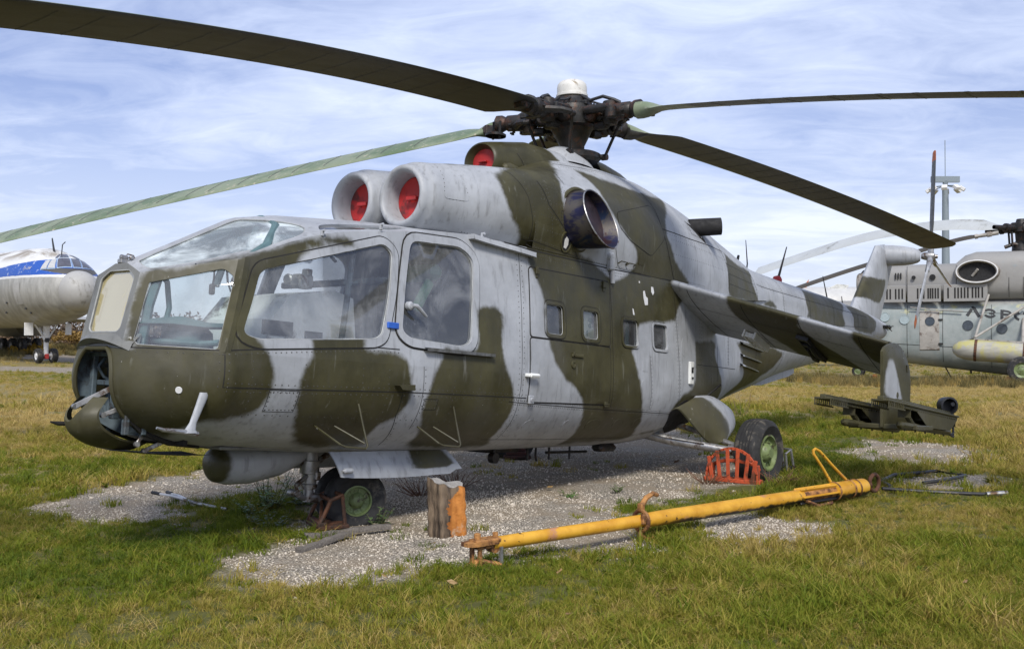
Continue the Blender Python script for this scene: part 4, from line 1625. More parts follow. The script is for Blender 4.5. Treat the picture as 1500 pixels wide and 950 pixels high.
for a_, b_, w in (((-1.98, -.10, .995), (-2.20, .03, .845), .036), ((-1.97, -.17, .86), (-2.10, -.13, .80), .03), ((-1.80, -.16, .74), (-1.88, -.17, .62), .026), ((-1.66, -.19, .655), (-1.80, -.13, .575), .028)):
    a_, b_ = np.array(a_), np.array(b_)
    d = b_ - a_
    L_ = np.linalg.norm(d)
    ar.box((a_ + b_) / 2, (L_, w * .5, w), Vector(d).to_track_quat('X', 'Z').to_matrix(), .004)
    ar.lathe([(-.012, .018), (.012, .018)], a_, (0, 1, 0), 10, True, True)
    ar.lathe([(-.012, .018), (.012, .018)], b_, (0, 1, 0), 10, True, True)
ar.build('flap_arm', M['steel'], flap)
dk = MB()
dk.grid([[(x, y, .535 + .03 * k + .10 * max(0, (-1.6 - x)) + .05 * abs(y)) for y in np.linspace(-.2, .2, 7)] for k, x in enumerate(np.linspace(-1.95, -1.3, 6) * 1.0) for k in (0,)])
dk.build('flap_tail', M['dark'], flap)
dk = MB()
for y in (-.21, .21):
    dk.tube([(-2.0, y, .80), (-1.88, y, .70), (-1.68, y, .63), (-1.45, y, .60)], [.014, .018, .018, .01], 8)
dk.tube([(-2.30, .12, .745), (-2.25, .12, .735), (-2.20, .11, .735)], [.005, .014, .014], 8)
dk.build('flap_hinge_bar', M['seam'], flap)


# pitot strut with bright foot
def f(mb):
    p0 = at(-1.765, .965, -.01)[0]
    p1 = p0 + np.array([-.115, -.03, -.245])
    d = (p1 - p0)
    P_ = [p0 + d * t for t in (0, .3, .75, .92, 1.0)]
    G = []
    th = np.linspace(0, 2 * math.pi, 17)[:-1]
    for p, a, b in zip(P_, (.036, .030, .024, .036, .062), (.018, .016, .014, .018, .024)):
        G.append(p + np.stack([a * np.cos(th), b * np.sin(th), 0 * th], -1))
    mb.grid(np.array(G), close_v=True)
    mb.F.append(tuple(range(4 * 16, 5 * 16)))
    f.foot = p1
fit('pitot_strut', f, M['grey'], heli)
ft = f.foot
MB().tube([ft + (-.22, 0, .030), ft + (-.18, 0, .018), ft + (-.05, 0, .006), ft + (.06, 0, -.008)], [.008, .013, .018, .018], 10).build('pitot_tube', M['steel'], heli)


# boarding steps
def step(x0):
    p = at(x0, .93, .0)[0]
    mb = MB()
    top_ = p + (0, -.01, 0)
    low = np.array([x0 + .03, -.90, .63])
    fwd = np.array([x0 - .22, -.93, .645])
    root = at(x0 - .28, .77, 0)[0]
    mb.tube([top_, (top_ + low) / 2, low + (0, 0, .01), low + (-.02, 0, -.005), fwd + (.02, 0, -.005), fwd + (-.02, .01, .01), root], .0075, 6)
    mb.tube([at(x0 - .11, .77, 0)[0], np.array([x0 - .0, -.90, .66])], .0065, 6)
    mb.build('boarding_step', M['olive'], heli)


step(-.60)
step(.38)


def f(mb):      # sensor on top of the nose spine
    c = np.array([-1.94, .02, 1.812])
    mb.lathe([(-.02, .010), (-.015, .017), (.03, .017), (.035, .01)], c, (-1, .0, .1), 12, True, True)
    mb.lathe([(0, .013), (.02, .014), (.024, .008)], c + (.02, -.03, .0), (0, -1, .2), 10, True, True)
    mb.tube([c + (.0, .02, 0), c + (.03, .02, .03), c + (.06, .0, .022), c + (.05, -.03, .0)], .005, 6)
    mb.box(c + (0, 0, -.025), (.08, .05, .03), bev=.006)
fit('wiper_motor', f, M['steel'], canopy)

# ------------------------------------------------------------------ cockpit inside
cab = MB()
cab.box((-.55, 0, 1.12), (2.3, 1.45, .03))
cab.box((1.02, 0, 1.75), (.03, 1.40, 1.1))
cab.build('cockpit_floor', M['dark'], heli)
ip = MB()
ip.prism([(-1.20, 1.16), (-1.15, 1.48), (-1.00, 1.66), (-.60, 1.73), (-.42, 1.69), (-.34, 1.16)], (0, -.12, 0), (1, 0, 0), (0, 0, 1), (0, 1, 0), .78)
pan = ip.build('instrument_shroud', M['panelgrey'], heli, sharp=20)
gsx = MB()
gsx.box((-.78, -.36, 1.78), (.13, .10, .10), bev=.012)
gsx.lathe([(0, .035), (.09, .04), (.10, .03)], (-.84, -.36, 1.78), (-1, -.2, 0), 12, True, True)
gsx.box((-.74, -.36, 1.83), (.05, .07, .09), bev=.008)
gsx.build('gunsight', M['steel'], pan)
fl_ = MB()
for y in (-.40, -.2, .05):
    fl_.tube([(-.62, y - .02, 1.72), (-.53, y - .04, 1.55), (-.47, y - .04, 1.35)], .012, 6)
fl_.box((-1.10, -.515, 1.42), (.26, .01, .10), bev=.002)
fl_.box((-.78, -.515, 1.36), (.16, .01, .12), bev=.002)
fl_.build('shroud_strap', M['seatblack'], pan)
for sy in (-1,):
    se = MB()
    se.box((.30, -.30, 1.32), (.46, .48, .16), bev=.05)
    se.box((.52, -.30, 1.66), (.14, .46, .62), Matrix.Rotation(R(12), 3, 'Y'), .05)
    seat = se.build('pilot_seat', M['seatblack'], heli)
    hd = MB()
    hd.box((.50, -.32, 2.00), (.13, .40, .14), Matrix.Rotation(R(6), 3, 'Y'), .05)
    hd.box((.34, -.49, 1.80), (.30, .06, .10), Matrix.Rotation(R(-58), 3, 'Y'), .025)
    hd.build('headrest', M['seatgreen'], seat)
    MB().tube([(.62, -.55, 2.14), (.50, -.55, 1.9), (.42, -.56, 1.7)], .016, 6).tube([(.0, -.45, 1.2), (-.06, -.46, 1.5), (.0, -.46, 1.62)], .02, 7).build('seat_strap', M['blue'] if False else M['cable'], seat)
fs = MB()
fs.box((-1.62, .08, 1.24), (.44, .50, .14), bev=.05)
nseat = fs.build('navigator_seat', M['seatblack'], heli)
nt = MB()
nt.prism([(-.30, 0), (-.22, .035), (-.05, .06), (.12, .03), (.28, .03), (.30, .012), (.1, 0), (-.1, .01)], (-1.66, -.30, 1.38), (.86, -.5, 0), (0, 0, 1), (.5, .86, 0), .34)
nt.lathe([(0, .17), (.10, .16), (.14, .12)], (-1.62, -.25, 1.25), (0, 0, 1), 20, True, True)
nt.build('navigator_table', M['teal'], heli)
fr2 = MB()
for s in (-1, 1):
    fr2.tube([(-1.96, s * .27, 1.24), (-1.93, s * .28, 1.5), (-1.88, s * .29, 1.70)], .032, 8)
    fr2.tube([(-1.90, s * .30, 1.72), (-1.80, s * .26, 1.66), (-1.76, s * .24, 1.5), (-1.80, s * .26, 1.35)], .018, 8)
    fr2.tube([(-1.52, s * .62, 1.80), (-1.30, s * .60, 1.95), (-1.0, s * .3, 2.15), (-.9, 0, 2.24)], .03, 8)
    fr2.tube([(-1.55, s * .68, 1.25), (-1.46, s * .62, 1.80)], .035, 8)
fr2.tube([(-1.86, -.22, 1.28), (-1.70, -.52, 1.27), (-1.66, -.66, 1.28)], .02, 8)
fr2.box((-1.93, 0, 1.27), (.10, .46, .08), bev=.01)
fr2.build('cockpit_frame', M['teal'], heli)
cb_ = MB()
cb_.tube([(-1.74, -.46, 1.775), (-1.68, -.48, 1.74), (-1.62, -.50, 1.745), (-1.57, -.53, 1.79)], .008, 6)
cb_.tube([(-1.62, -.50, 1.75), (-1.62, -.50, 1.70), (-1.63, -.50, 1.64)], .006, 6)
cb_.box((-1.63, -.50, 1.625), (.034, .034, .07), bev=.008)
cb_.tube([(-1.56, -.54, 1.79), (-1.55, -.55, 1.68), (-1.53, -.56, 1.62), (-1.515, -.565, 1.66)], .007, 6)
cb_.box((-1.515, -.565, 1.68), (.03, .03, .06), bev=.006)
cb_.tube([(-1.30, -.56, 1.87), (-1.28, -.56, 1.80), (-1.24, -.56, 1.83)], .010, 6)
cb_.tube([(-.75, -.5, 2.02), (-.72, -.5, 1.96), (-.66, -.5, 1.98), (-.6, -.5, 1.94)], .012, 6)
cb_.box((-1.33, -.56, 1.83), (.05, .03, .04), bev=.008)
cb_.build('hanging_cable', M['cable'], heli)
bl = MB()
bl.box((-.18, .0, 1.85), (.05, 1.2, .05), bev=.01)
for s in (-1, 1):
    bl.tube([(-.62, s * .62, 1.3), (-.52, s * .60, 2.08)], .022, 8)
    bl.tube([(-1.18, s * .1, 1.72), (-1.02, s * .12, 2.15)], .026, 8)
bl.build('windscreen_post', M['bayblue'], heli)
# curtain inside the second cabin window
cu_ = MB()
G = [[(x, -.79 + .012 * math.sin(x * 60 + z * 5), z) for z in np.linspace(1.56, 1.86, 6)] for x in np.linspace(2.12, 2.36, 12)]
for i, r_ in enumerate(G):
    G[i] = [(p[0] if k < 3 else p[0] * .55 + 2.255 * .45, p[1], p[2]) for k, p in enumerate(r_)]
cu_.grid(G)
m, n, l, b = mat_new('spotted curtain')
t = NT(m)
vo = n.new('ShaderNodeTexVoronoi')
vo.inputs['Scale'].default_value = 11
l.new(t.obj(), vo.inputs['Vector'])
l.new(t.mix(t.mrange(vo.outputs['Distance'], .30, .36), (.03, .14, .09, 1), (.70, .70, .58, 1)), b.inputs['Base Color'])
cu_.build('curtain', m, heli)
cu2 = MB()
cu2.grid([[(x, -.79 + .01 * math.sin(x * 70), z) for z in np.linspace(1.50, 1.80, 5)] for x in np.linspace(2.92, 3.0, 5)])
cu2.build('curtain', M['teal'], heli)

# ------------------------------------------------------------------ stub wings, winglets, missile rails
LE0, LE1 = np.array([3.80, -.74, 2.315]), np.array([4.08, -2.95, 1.685])
TE0, TE1 = np.array([4.88, -.74, 1.85]), np.array([4.80, -2.95, 1.345])


def wing_pt(s, c, up):
    """s 0..1 along the span, c 0..1 chord, up = +1 top, -1 underside"""
    le, te = LE0 + (LE1 - LE0) * s, TE0 + (TE1 - TE0) * s
    ch = te - le
    L_ = np.linalg.norm(ch)
    n = np.cross(ch, LE1 - LE0)
    n = n / np.linalg.norm(n)
    n = n if n[2] > 0 else -n
    t_ = .155 * (1 - .1 * s)
    y = 5 * t_ * (.2969 * math.sqrt(c) - .126 * c - .3516 * c ** 2 + .2843 * c ** 3 - .1036 * c ** 4)
    return le + ch * c + n * L_ * y * (1.0 if up > 0 else -.75)


def wing(sgn):
    cc = np.concatenate([(1 - np.cos(np.linspace(0, math.pi, 24))) / 2])
    G, UV = [], []
    for s in np.linspace(0, 1, 60):
        row = [wing_pt(s, c, 1) for c in cc[::-1]] + [wing_pt(s, c, -1) for c in cc[1:]]
        uv = [(s * 2.21, c) for c in cc[::-1]] + [(s * 2.21, c) for c in cc[1:]]
        G.append(row)
        UV.append(uv)
    G, UV = np.array(G), np.array(UV).reshape(-1, 2)
    d = np.full(len(UV), .3)
    P_ = UV * (1, 1.0)
    for poly in WING_CAMO:
        d = np.minimum(d, sdist(P_, catmull(np.concatenate([np.array(poly), np.array(poly[:1])]), 3)[:-1]))
    G[..., 1] *= -sgn
    V = G.reshape(-1, 3)
    F = gridF(60, G.shape[1])
    if sgn > 0:
        F = [f[::-1] for f in F]
    k = 59 * G.shape[1]
    F.append(tuple(range(k, k + G.shape[1])) if sgn > 0 else tuple(range(k, k + G.shape[1]))[::-1])
    w = mesh_np('stub_wing', V, F, M['skin'], heli, True, {'camo': d}, 50)
    S = np.array([1, -sgn, 1])
    # seams on the underside
    se = MB()
    for s in (.10, .36, .62, .88):
        P_ = np.array([wing_pt(s, c, -1) for c in np.linspace(.02, .95, 24)])
        N_ = np.tile(np.array([-.3, -.2, -1.0]), (24, 1))
        ribbon(se, P_ + (0, 0, -.003), N_, .006)
        P_ = np.array([wing_pt(s, c, 1) for c in np.linspace(.005, .3, 12)])
        ribbon(se, P_ + (-.002, 0, .003), np.tile(np.array([-.6, 0, 1.0]), (12, 1)), .006)
    for c in (.30, .72):
        P_ = np.array([wing_pt(s, c, -1) for s in np.linspace(.05, .98, 30)])
        ribbon(se, P_ + (0, 0, -.003), np.tile(np.array([-.3, -.2, -1.0]), (30, 1)), .006)
    for q in se.V:
        q *= S
    se.build('wing_panel_gaps', M['seam'], w, smooth=False)
    # root fairing lump and dark pylon openings
    br = MB()
    for s, c0, c1_, wd in ((.30, .58, .92, .15),):
        a_, b_ = wing_pt(s, c0, -1), wing_pt(s, c1_, -1)
        q = (b_ - a_)
        L_ = np.linalg.norm(q)
        rot = Matrix((Vector(q / L_), Vector((LE1 - LE0) / np.linalg.norm(LE1 - LE0)), Vector(np.cross(q / L_, (LE1 - LE0) / np.linalg.norm(LE1 - LE0))))).transposed()
        for dy in (-.06, .06):
            br.box((a_ + b_) / 2 + (LE1 - LE0) / 2.3 * dy + (0, 0, -.035), (L_, .02, .09), rot)
        for t_ in np.linspace(.1, .9, 5):
            br.box(a_ + q * t_ + (0, 0, -.04), (.02, .12, .05), rot)
    for q in br.V:
        q *= S
    br.build('pylon_bracket', M['panelgrey'], w)
    pl = MB()
    s = .60
    a_, b_ = wing_pt(s, .25, -1), wing_pt(s, .97, -1)
    q = b_ - a_
    L_ = np.linalg.norm(q)
    rot = Matrix((Vector(q / L_), Vector((LE1 - LE0) / np.linalg.norm(LE1 - LE0)), Vector(np.cross(q / L_, (LE1 - LE0) / np.linalg.norm(LE1 - LE0))))).transposed()
    for dy in (-.055, .055):
        pl.box((a_ + b_) / 2 + (LE1 - LE0) / 2.3 * dy + (0, 0, -.02), (L_ * .8, .018, .06), rot, .004)
    for t_ in (.05, .35, .65, .95):
        pl.box(a_ + q * (.1 + t_ * .8) + (0, 0, -.025), (.05, .12, .045), rot, .004)
    pl.tube([a_ + q * .3 + (0, -.03, -.06), a_ + q * .55 + (0, -.03, -.08), a_ + q * .8 + (0, -.03, -.05)], .018, 8)
    pl.tube([a_ + q * .45 + (0, .03, -.05), a_ + q * .7 + (0, .03, -.08), a_ + q * .9 + (0, .03, -.05)], .014, 8)
    for v in pl.V:
        v *= S
    pl.build('weapon_pylon', M['cable'], w)
    # winglet
    wo = np.array([(3.80, 1.585), (3.86, 1.63), (3.98, 1.665), (4.10, 1.685), (4.22, 1.685), (4.34, 1.655), (4.45, 1.60), (4.55, 1.53), (4.62, 1.45), (4.645, 1.33), (4.63, .90), (3.83, .90)])
    P, T, L = cdt(wo, (), .05)
    gp = catmull(np.array([(3.90, 1.51), (4.02, 1.52), (4.10, 1.45), (4.30, 1.17), (4.22, 1.13), (4.02, 1.15), (3.86, 1.21), (3.86, 1.36), (3.90, 1.51)]), 3)[:-1]
    cm = np.clip(-sdist(P, gp), -.3, .3)
    ed = -sdist(P, wo)
    hth = .012 + .022 * np.clip(ed / .12, 0, 1) ** .6
    y0 = -2.985
    V1 = np.stack([P[:, 0], y0 - hth, P[:, 1]], -1)
    V2 = np.stack([P[:, 0], y0 + hth, P[:, 1]], -1)
    if np.cross(V1[T[0, 1]] - V1[T[0, 0]], V1[T[0, 2]] - V1[T[0, 0]])[1] > 0:
        T = T[:, ::-1]
    nP = len(P)
    lpn = len(L[0])
    F = T.tolist() + (T[:, ::-1] + nP).tolist() + [(i, nP + i, nP + (i + 1) % lpn, (i + 1) % lpn) for i in range(lpn)]
    V = np.concatenate([V1, V2]) * S
    if sgn < 0:
        F = [f[::-1] for f in F]
    wl_ = mesh_np('winglet', V, F, M['skin'], w, True, {'camo': np.concatenate([cm, cm])}, 40)
    rvv = MB()
    for q in list(offset_poly(wo, -.035)) + [(4.58, z) for z in np.arange(.95, 1.4, .04)]:
        rvv.lathe([(0, .006), (.003, .004)], (q[0], y0 - .036, q[1]), (0, -1, 0), 5, cap1=True)
    rvv.lathe([(0, .03), (.004, .028)], (4.17, y0 - .033, 1.20), (0, -1, 0), 16, cap1=True)
    rvv.box((4.46, y0 - .036, 1.46), (.05, .012, .07), bev=.003)
    for v in rvv.V:
        v *= S
    rvv.build('winglet_fasteners', M['olive'], w)['kind'] = 'stuff'
    # launch rails either side of the winglet foot
    for yr in (-2.74, -3.23):
        rl = MB()
        pl_ = [(3.36, 1.115), (5.22, 1.02), (5.20, .985), (4.95, .885), (4.20, .91), (3.85, 1.055), (3.40, 1.08)]
        for dy in (-.055, .055):
            rl.prism(pl_, (0, yr + dy, 0), (1, 0, 0), (0, 0, 1), (0, 1, 0), .008)
        a_, b_ = np.array([3.02, yr, 1.135]), np.array([5.22, yr, 1.022])
        rot = Vector(b_ - a_).to_track_quat('X', 'Z').to_matrix()
        rl.box((a_ + b_) / 2, (2.2, .15, .018), rot, .004)
        rl.box((a_ + b_) / 2 + (0, 0, .02), (2.2, .05, .03), rot, .004)
        for k in range(9):
            q = a_ + (b_ - a_) * (.004 + k * .022)
            for dy in (-.07, .07):
                rl.box(q + (0, dy, -.028), (.012, .008, .05), rot)
        for dy in (-.07, .07):
            q0, q1 = a_ + (.0, dy, -.05), a_ + (b_ - a_) * .2 + (0, dy, -.055)
            rl.box((q0 + q1) / 2, (np.linalg.norm(q1 - q0), .010, .012), rot)
        for k in range(26):
            q = a_ + (b_ - a_) * (.2 + k * .03)
            rl.lathe([(0, .007), (.005, .005)], q + (0, -.06, -.03), (0, -1, 0), 5, cap1=True)
            rl.box(q + (0, -.0, .038), (.02, .03, .012))
        for t_ in (.30, .52, .75, .97):
            q = a_ + (b_ - a_) * t_
            rl.box(q + (0, 0, -.06), (.012, .11, .09))
        rl.tube([(3.53, yr, .935), (3.56, yr, .93), (5.08, yr, .868), (5.12, yr, .866)], [.012, .034, .034, .012], 10)
        rl.tube([(3.72, yr, 1.03), (3.95, yr, .92)], .025, 8)
        for k in range(5):
            rl.lathe([(0, .009), (.02, .008)], (3.70 + k * .31, yr, .898 - .013 * k), (0, 0, -1), 6, cap1=True)
        for v in rl.V:
            v *= S
        r_ = rl.build('missile_rail', M['olive'], w)
        if yr < -3 and sgn > 0:
            cm_ = MB()
            cm_.lathe([(-.06, .03), (-.055, .085), (.05, .088), (.055, .07), (.03, .06)], (5.14, yr + .02, 1.13), (-.75, -.66, .0), 22, True)
            cm_.box((5.14, yr + .02, 1.04), (.05, .05, .07))
            cm_.lathe([(0, .018), (.03, .02)], (5.10, yr - .03, 1.145), (-.75, -.66, 0), 10, True, True)
            cm_.build('tracking_lamp', M['cable'], w)
            hz_ = MB()
            for k in (0, .04):
                hz_.tube([(5.20, yr, 1.0), (5.25, yr - .01, .94 - k), (5.22, yr - .02, .86 - k), (5.13, yr - .02, .845 - k * .3), (5.06, yr, .87)], .010, 7)
            hz_.box((5.22, yr, .99), (.05, .06, .05), bev=.006)
            hz_.build('rail_cable', M['cable'], w)
    cr_ = MB()
    cr_.box((4.10, -2.985, .905), (.5, .62, .05), bev=.01)
    for v in cr_.V:
        v *= S
    cr_.build('rail_crossbeam', M['olive'], w)


wing(1)
wing(-1)

# ------------------------------------------------------------------ fin and tail
fin = Skin()
finV = []
N_F = 26
for t_ in np.linspace(0, 1, N_F):
    le = np.array([11.35, 2.66]) * (1 - t_) + np.array([12.66, 4.04]) * t_
    te = np.array([12.80, 2.42]) * (1 - t_) + np.array([13.62, 3.84]) * t_
    row = []
    cs = (1 - np.cos(np.linspace(0, math.pi, 15))) / 2
    L_ = np.linalg.norm(te - le)
    tk = .19 - .04 * t_
    for c in cs:
        y = 5 * tk * (.2969 * math.sqrt(c) - .126 * c - .3516 * c ** 2 + .2843 * c ** 3 - .1036 * c ** 4) * L_
        q = le + (te - le) * c
        row.append((q[0], -y, q[1]))
    finV.append(row)
finG = np.array(finV)
tail_fin = None
mb = Skin()
mb.both(finG.reshape(-1, 3), [f[::-1] for f in gridF(N_F, 15)], False)
tp = finG[-1]
cen_ = np.array([13.15, 0, 4.13])
mb.both(np.concatenate([tp, [cen_]]), [(i, i + 1, 15)[::-1] for i in range(14)], False)
fv = np.concatenate(mb.V)
tail_fin = mesh_np('tail_fin', fv, mb.F, M['skin'], heli, True, {'camo': camo_of(fv)}, 45)
gb = MB()
g0, g1 = np.array([13.12, .10, 3.93]), np.array([13.34, -.60, 3.90])
gb.lathe([(-.05, .10), (.06, .185), (.25, .19), (.45, .175), (.60, .15), (.68, .12), (.72, .085)], g0, g1 - g0, 26, True, True)
gbx = gb.build('tail_gearbox', M['grey'], tail_fin)
ve = MB()
for k in (0, 1):
    c = g0 + (g1 - g0) * (.46 + .24 * k)
    ve.box(c + np.array([-.92, -.29, 0]) * (.158 - .02 * k), (.02, .12, .10), Matrix.Rotation(R(14), 3, 'Z'))
ve.build('gearbox_vent', M['seam'], tail_fin)
hub = np.array([13.385, -.75, 3.90])
th_ = MB()
th_.lathe([(-.16, .05), (-.1, .07), (.0, .085), (.05, .08), (.07, .04), (.12, .035)], hub, g1 - g0, 16, True, True)
for k in range(3):
    th_.lathe([(-.02, .03), (.02, .03)], hub + (0, -.02, 0), (0, 0, 1), 8, True, True)
trh = th_.build('tail_rotor_hub', M['steel'], heli)
TRP = [np.array([13.42, -.78, 5.85]), np.array([12.13, -.85, 2.52]), np.array([14.75, -.72, 3.54])]
M['trblade'] = simple('tail blade', (.10, .10, .095), .5, var=.3, dirt=(.04, .035, .03), dirt_amt=.4)
M['trsilver'] = simple('tail blade silver', (.40, .41, .43), .45, var=.2, dirt=(.1, .09, .08), dirt_amt=.3)
M['tip_orange'] = simple('orange tip', (.50, .13, .03), .55, var=.3)
for i, tip in enumerate(TRP):
    d = tip - hub
    L_ = np.linalg.norm(d)
    d = d / L_
    # chord lies near the plane of the disc with some twist
    ch = np.cross(d, np.array([0, 1.0, 0]))
    ch /= np.linalg.norm(ch)
    n_ = np.cross(d, ch)
    tw = 0
    c2 = ch * math.cos(tw) + n_ * math.sin(tw)
    if True:                                         # blade pitch: chord points mostly fore and aft
        c2 = np.array([(.90, .62, 0), (.93, .12, .30), (.93, .5, .30)][i])
        c2 -= d * (c2 @ d)
        c2 /= np.linalg.norm(c2)
    n2 = np.cross(d, c2)
    G = []
    th = np.linspace(0, 2 * math.pi, 13)[:-1]
    for s_, w_, t2 in ((.12, .035, .03), (.22, .05, .025), (.30, .10, .018), (.6, .11, .014), (.9, .10, .010), (.985, .08, .008), (1.0, .04, .004)):
        G.append(hub + d * L_ * s_ + np.cos(th)[:, None] * c2 * w_ + np.sin(th)[:, None] * n2 * t2)
    G = np.array(G)
    b_ = MB().grid(G, close_v=True)
    b_.F.append(tuple(range(6 * 12, 7 * 12)))
    bo = b_.build('tail_rotor_blade', M['trblade'] if i == 0 else M['trsilver'], heli)
    MB().grid(np.array([hub + (g - hub) * 1.002 + (g - g.mean(0)) * .06 for g in G[-3:]]) + 0 * d, close_v=True).build('blade_tip', M['tip_orange'], bo)
    if i == 2:
        pass
    pr = MB().lathe([(0, .05), (.12, .055), (.2, .045), (.42, .04)], hub, d, 10, True, True)
    pr.tube([hub + d * .2 + c2 * .05, hub + d * .05 + c2 * .10 + (0, -.05, 0)], .016, 6)
    pr.build('blade_grip', M['steel'], bo)
# broken stabiliser stub and aerials
sb = MB()
sb.box((12.55, -.26, 2.55), (.20, .10, .05), bev=.01)
for k in range(6):
    sb.tube([(12.48 + .03 * k, -.22, 2.56), (12.50 + .04 * k, -.30 - .012 * (k % 3), 2.53 + .03 * ((k * 7) % 4 - 1.5))], .008, 5)
sb.build('stabiliser_stub', M['oily'], tail_boom)
an = MB()
an.prism([(0, 0), (.10, 0), (.15, .20), (.11, .20)], (6.92, 0, 2.88), (1, 0, 0), (0, 0, 1), (0, 1, 0), .015)
an.box((6.75, 0, 2.93), (.20, .06, .03), bev=.008)
an.tube([(7.30, 0, 2.86), (7.33, 0, 3.0), (7.26, 0, 3.32)], [.012, .01, .005], 6)
an.build('blade_aerial', M['oily'], tail_boom)
bc = MB()
bc.lathe([(0, .07), (.05, .07), (.09, .05), (.105, 0)], (8.30, -.02, 2.85), (0, 0, 1), 16)
bc.build('beacon_lamp', M['red'], tail_boom)
an = MB()
an.tube([(8.35, 0, 2.86), (8.62, -.02, 3.42)], [.022, .008], 7)
an.tube([(10.2, -.05, 2.83), (10.0, -.05, 3.15)], [.012, .006], 6)
an.tube([(10.9, -.05, 2.80), (10.85, -.05, 2.92)], [.012, .006], 6)
an.build('whip_aerial', M['oily'], tail_boom)
vf = MB()
vf.grid([[(x, y * w, z + .0 * y) for y in (-1, -.5, 0, .5, 1)] for x, w, z in ((7.35, .02, 1.32), (7.6, .14, 1.34), (8.5, .15, 1.50), (8.75, .12, 1.56), (8.76, .12, 1.66))])
vf.grid([[(7.35, s * .02, 1.36), (7.6, s * .14, 1.42), (8.5, s * .15, 1.60), (8.76, s * .12, 1.66)] for s in (-1, 1)][:1] + [[(7.35, -.02, 1.32), (7.6, -.14, 1.34), (8.5, -.15, 1.50), (8.76, -.12, 1.56)]])
vf.build('belly_aerial_fairing', M['grey'], tail_boom)

# ------------------------------------------------------------------ undercarriage
def wheel_geo(r, w, rr, hubr):
    """tyre and rim meshes about the origin, axle along y"""
    ty = MB()
    prof = []
    for a in np.linspace(-1, 1, 17):
        k = abs(a)
        prof.append((a * w / 2 * (1 - .12 * max(0, k - .8) / .2), r * (1 - .10 * k ** 3.2) if k < .92 else r * .80))
    prof = [(-w / 2 * .72, rr)] + [(-w / 2 * .93, r * .72)] + [(-w / 2, r * .80)] + prof[2:-2] + [(w / 2, r * .80), (w / 2 * .93, r * .72), (w / 2 * .72, rr)]
    ty.lathe(prof, (0, 0, 0), (0, 1, 0), 56)
    gr = MB()
    for a in (-.45, -.15, .15, .45):
        gr.lathe([(a * w * .8 / 2 - .006, r * (1 - .1 * abs(a * .8) ** 3.2) + .0008), (a * w * .8 / 2 + .006, r * (1 - .1 * abs(a * .8) ** 3.2) + .0008)], (0, 0, 0), (0, 1, 0), 56)
    ri = MB()
    for s in (-1, 1):
        e = s * w / 2
        ri.lathe([(e * .70, rr * 1.0), (e * .80, rr * 1.03), (e * .82, rr * .93), (e * .55, rr * .86), (e * .50, rr * .55), (e * .72, rr * .48), (e * .95, rr * .30), (e * .97, hubr), (e * .97, 0)], (0, 0, 0), (0, 1, 0), 40)
        for k in range(8):
            t = k * math.pi / 4 + .2
            ri.lathe([(0, rr * .055), (.012, rr * .05)], (rr * .68 * math.cos(t), e * .52, rr * .68 * math.sin(t)), (0, s, 0), 7, cap1=True)
            ri.box((rr * .70 * math.cos(t + .4), e * .55, rr * .70 * math.sin(t + .4)), (rr * .30, .018, rr * .08), Matrix.Rotation(-(t + .4), 3, 'Y'))
    return ty, gr, ri


def add_wheel(name, c, r, w, rr, hubr, steer=0.0, src=None):
    if src:
        return None
    ty, gr, ri = wheel_geo(r, w, rr, hubr)
    e = empty(name)
    e.parent = heli
    e.location = c
    e.rotation_euler = (0, 0, steer)
    ty.build('tyre', M['rubber'], e, sharp=50)
    gr.build('tread_groove', M['dark'], e)
    ri.build('rim', M['rim'], e, sharp=30)
    return e


GZ = lambda x: .0717 * x
ns_c = np.array([.015, -.185, .172])
ang_ = R(-27)
hd_ = np.array([math.cos(ang_), math.sin(ang_), 0])
ax_ = np.array([-math.sin(ang_), math.cos(ang_), 0])
nw = add_wheel('nose_wheel', ns_c, .245, .17, .115, .03, ang_)
nw2 = add_wheel('nose_wheel', ns_c + ax_ * .27, .245, .17, .115, .03, ang_)
mw = add_wheel('main_wheel', (4.29, -1.60, .307 + .265), .342, .29, .182, .05, R(-2))
mw2 = add_wheel('main_wheel', (4.29, 1.60, .307 + .265), .342, .29, .182, .05, R(2))
ng = MB()
sx = -.30
ng.lathe([(0, .055), (.10, .058), (.105, .075), (.20, .075), (.205, .06), (.33, .06)], (sx, 0, .27), (0, 0, 1), 20, True)
ng.lathe([(0, .038), (.12, .038)], (sx, 0, .16), (0, 0, 1), 16, True, True)
ng.lathe([(0, .062), (.035, .065), (.05, .05)], (sx, 0, .255), (0, 0, 1), 18, True, True)
mid = ns_c + ax_ * .135
ng.tube([(sx, 0, .20), (sx + .05, -.02, .185), mid + (0, 0, .0)], [.045, .04, .035], 10)
ng.tube([mid - ax_ * .2, mid + ax_ * .2], .028, 10)
ng.tube([(sx - .02, -.02, .37), (sx - .15, -.03, .29), (sx - .13, -.02, .23)], .018, 8)
ng.tube([(sx - .13, -.02, .23), (sx - .02, 0, .18)], .020, 8)
ng.tube([(sx - .13, .04, .23), (sx - .02, .02, .18)], .020, 8)
ng.lathe([(-.05, .028), (.05, .028)], (sx - .14, 0, .23), (0, 1, 0), 12, True, True)
ng.box((sx + .02, -.04, .36), (.05, .10, .07), bev=.01)
ng.tube([(sx + .05, .0, .45), (sx + .3, 0, .58)], .025, 8)
ng.build('nose_gear_leg', M['steel'], heli)
mg = MB()
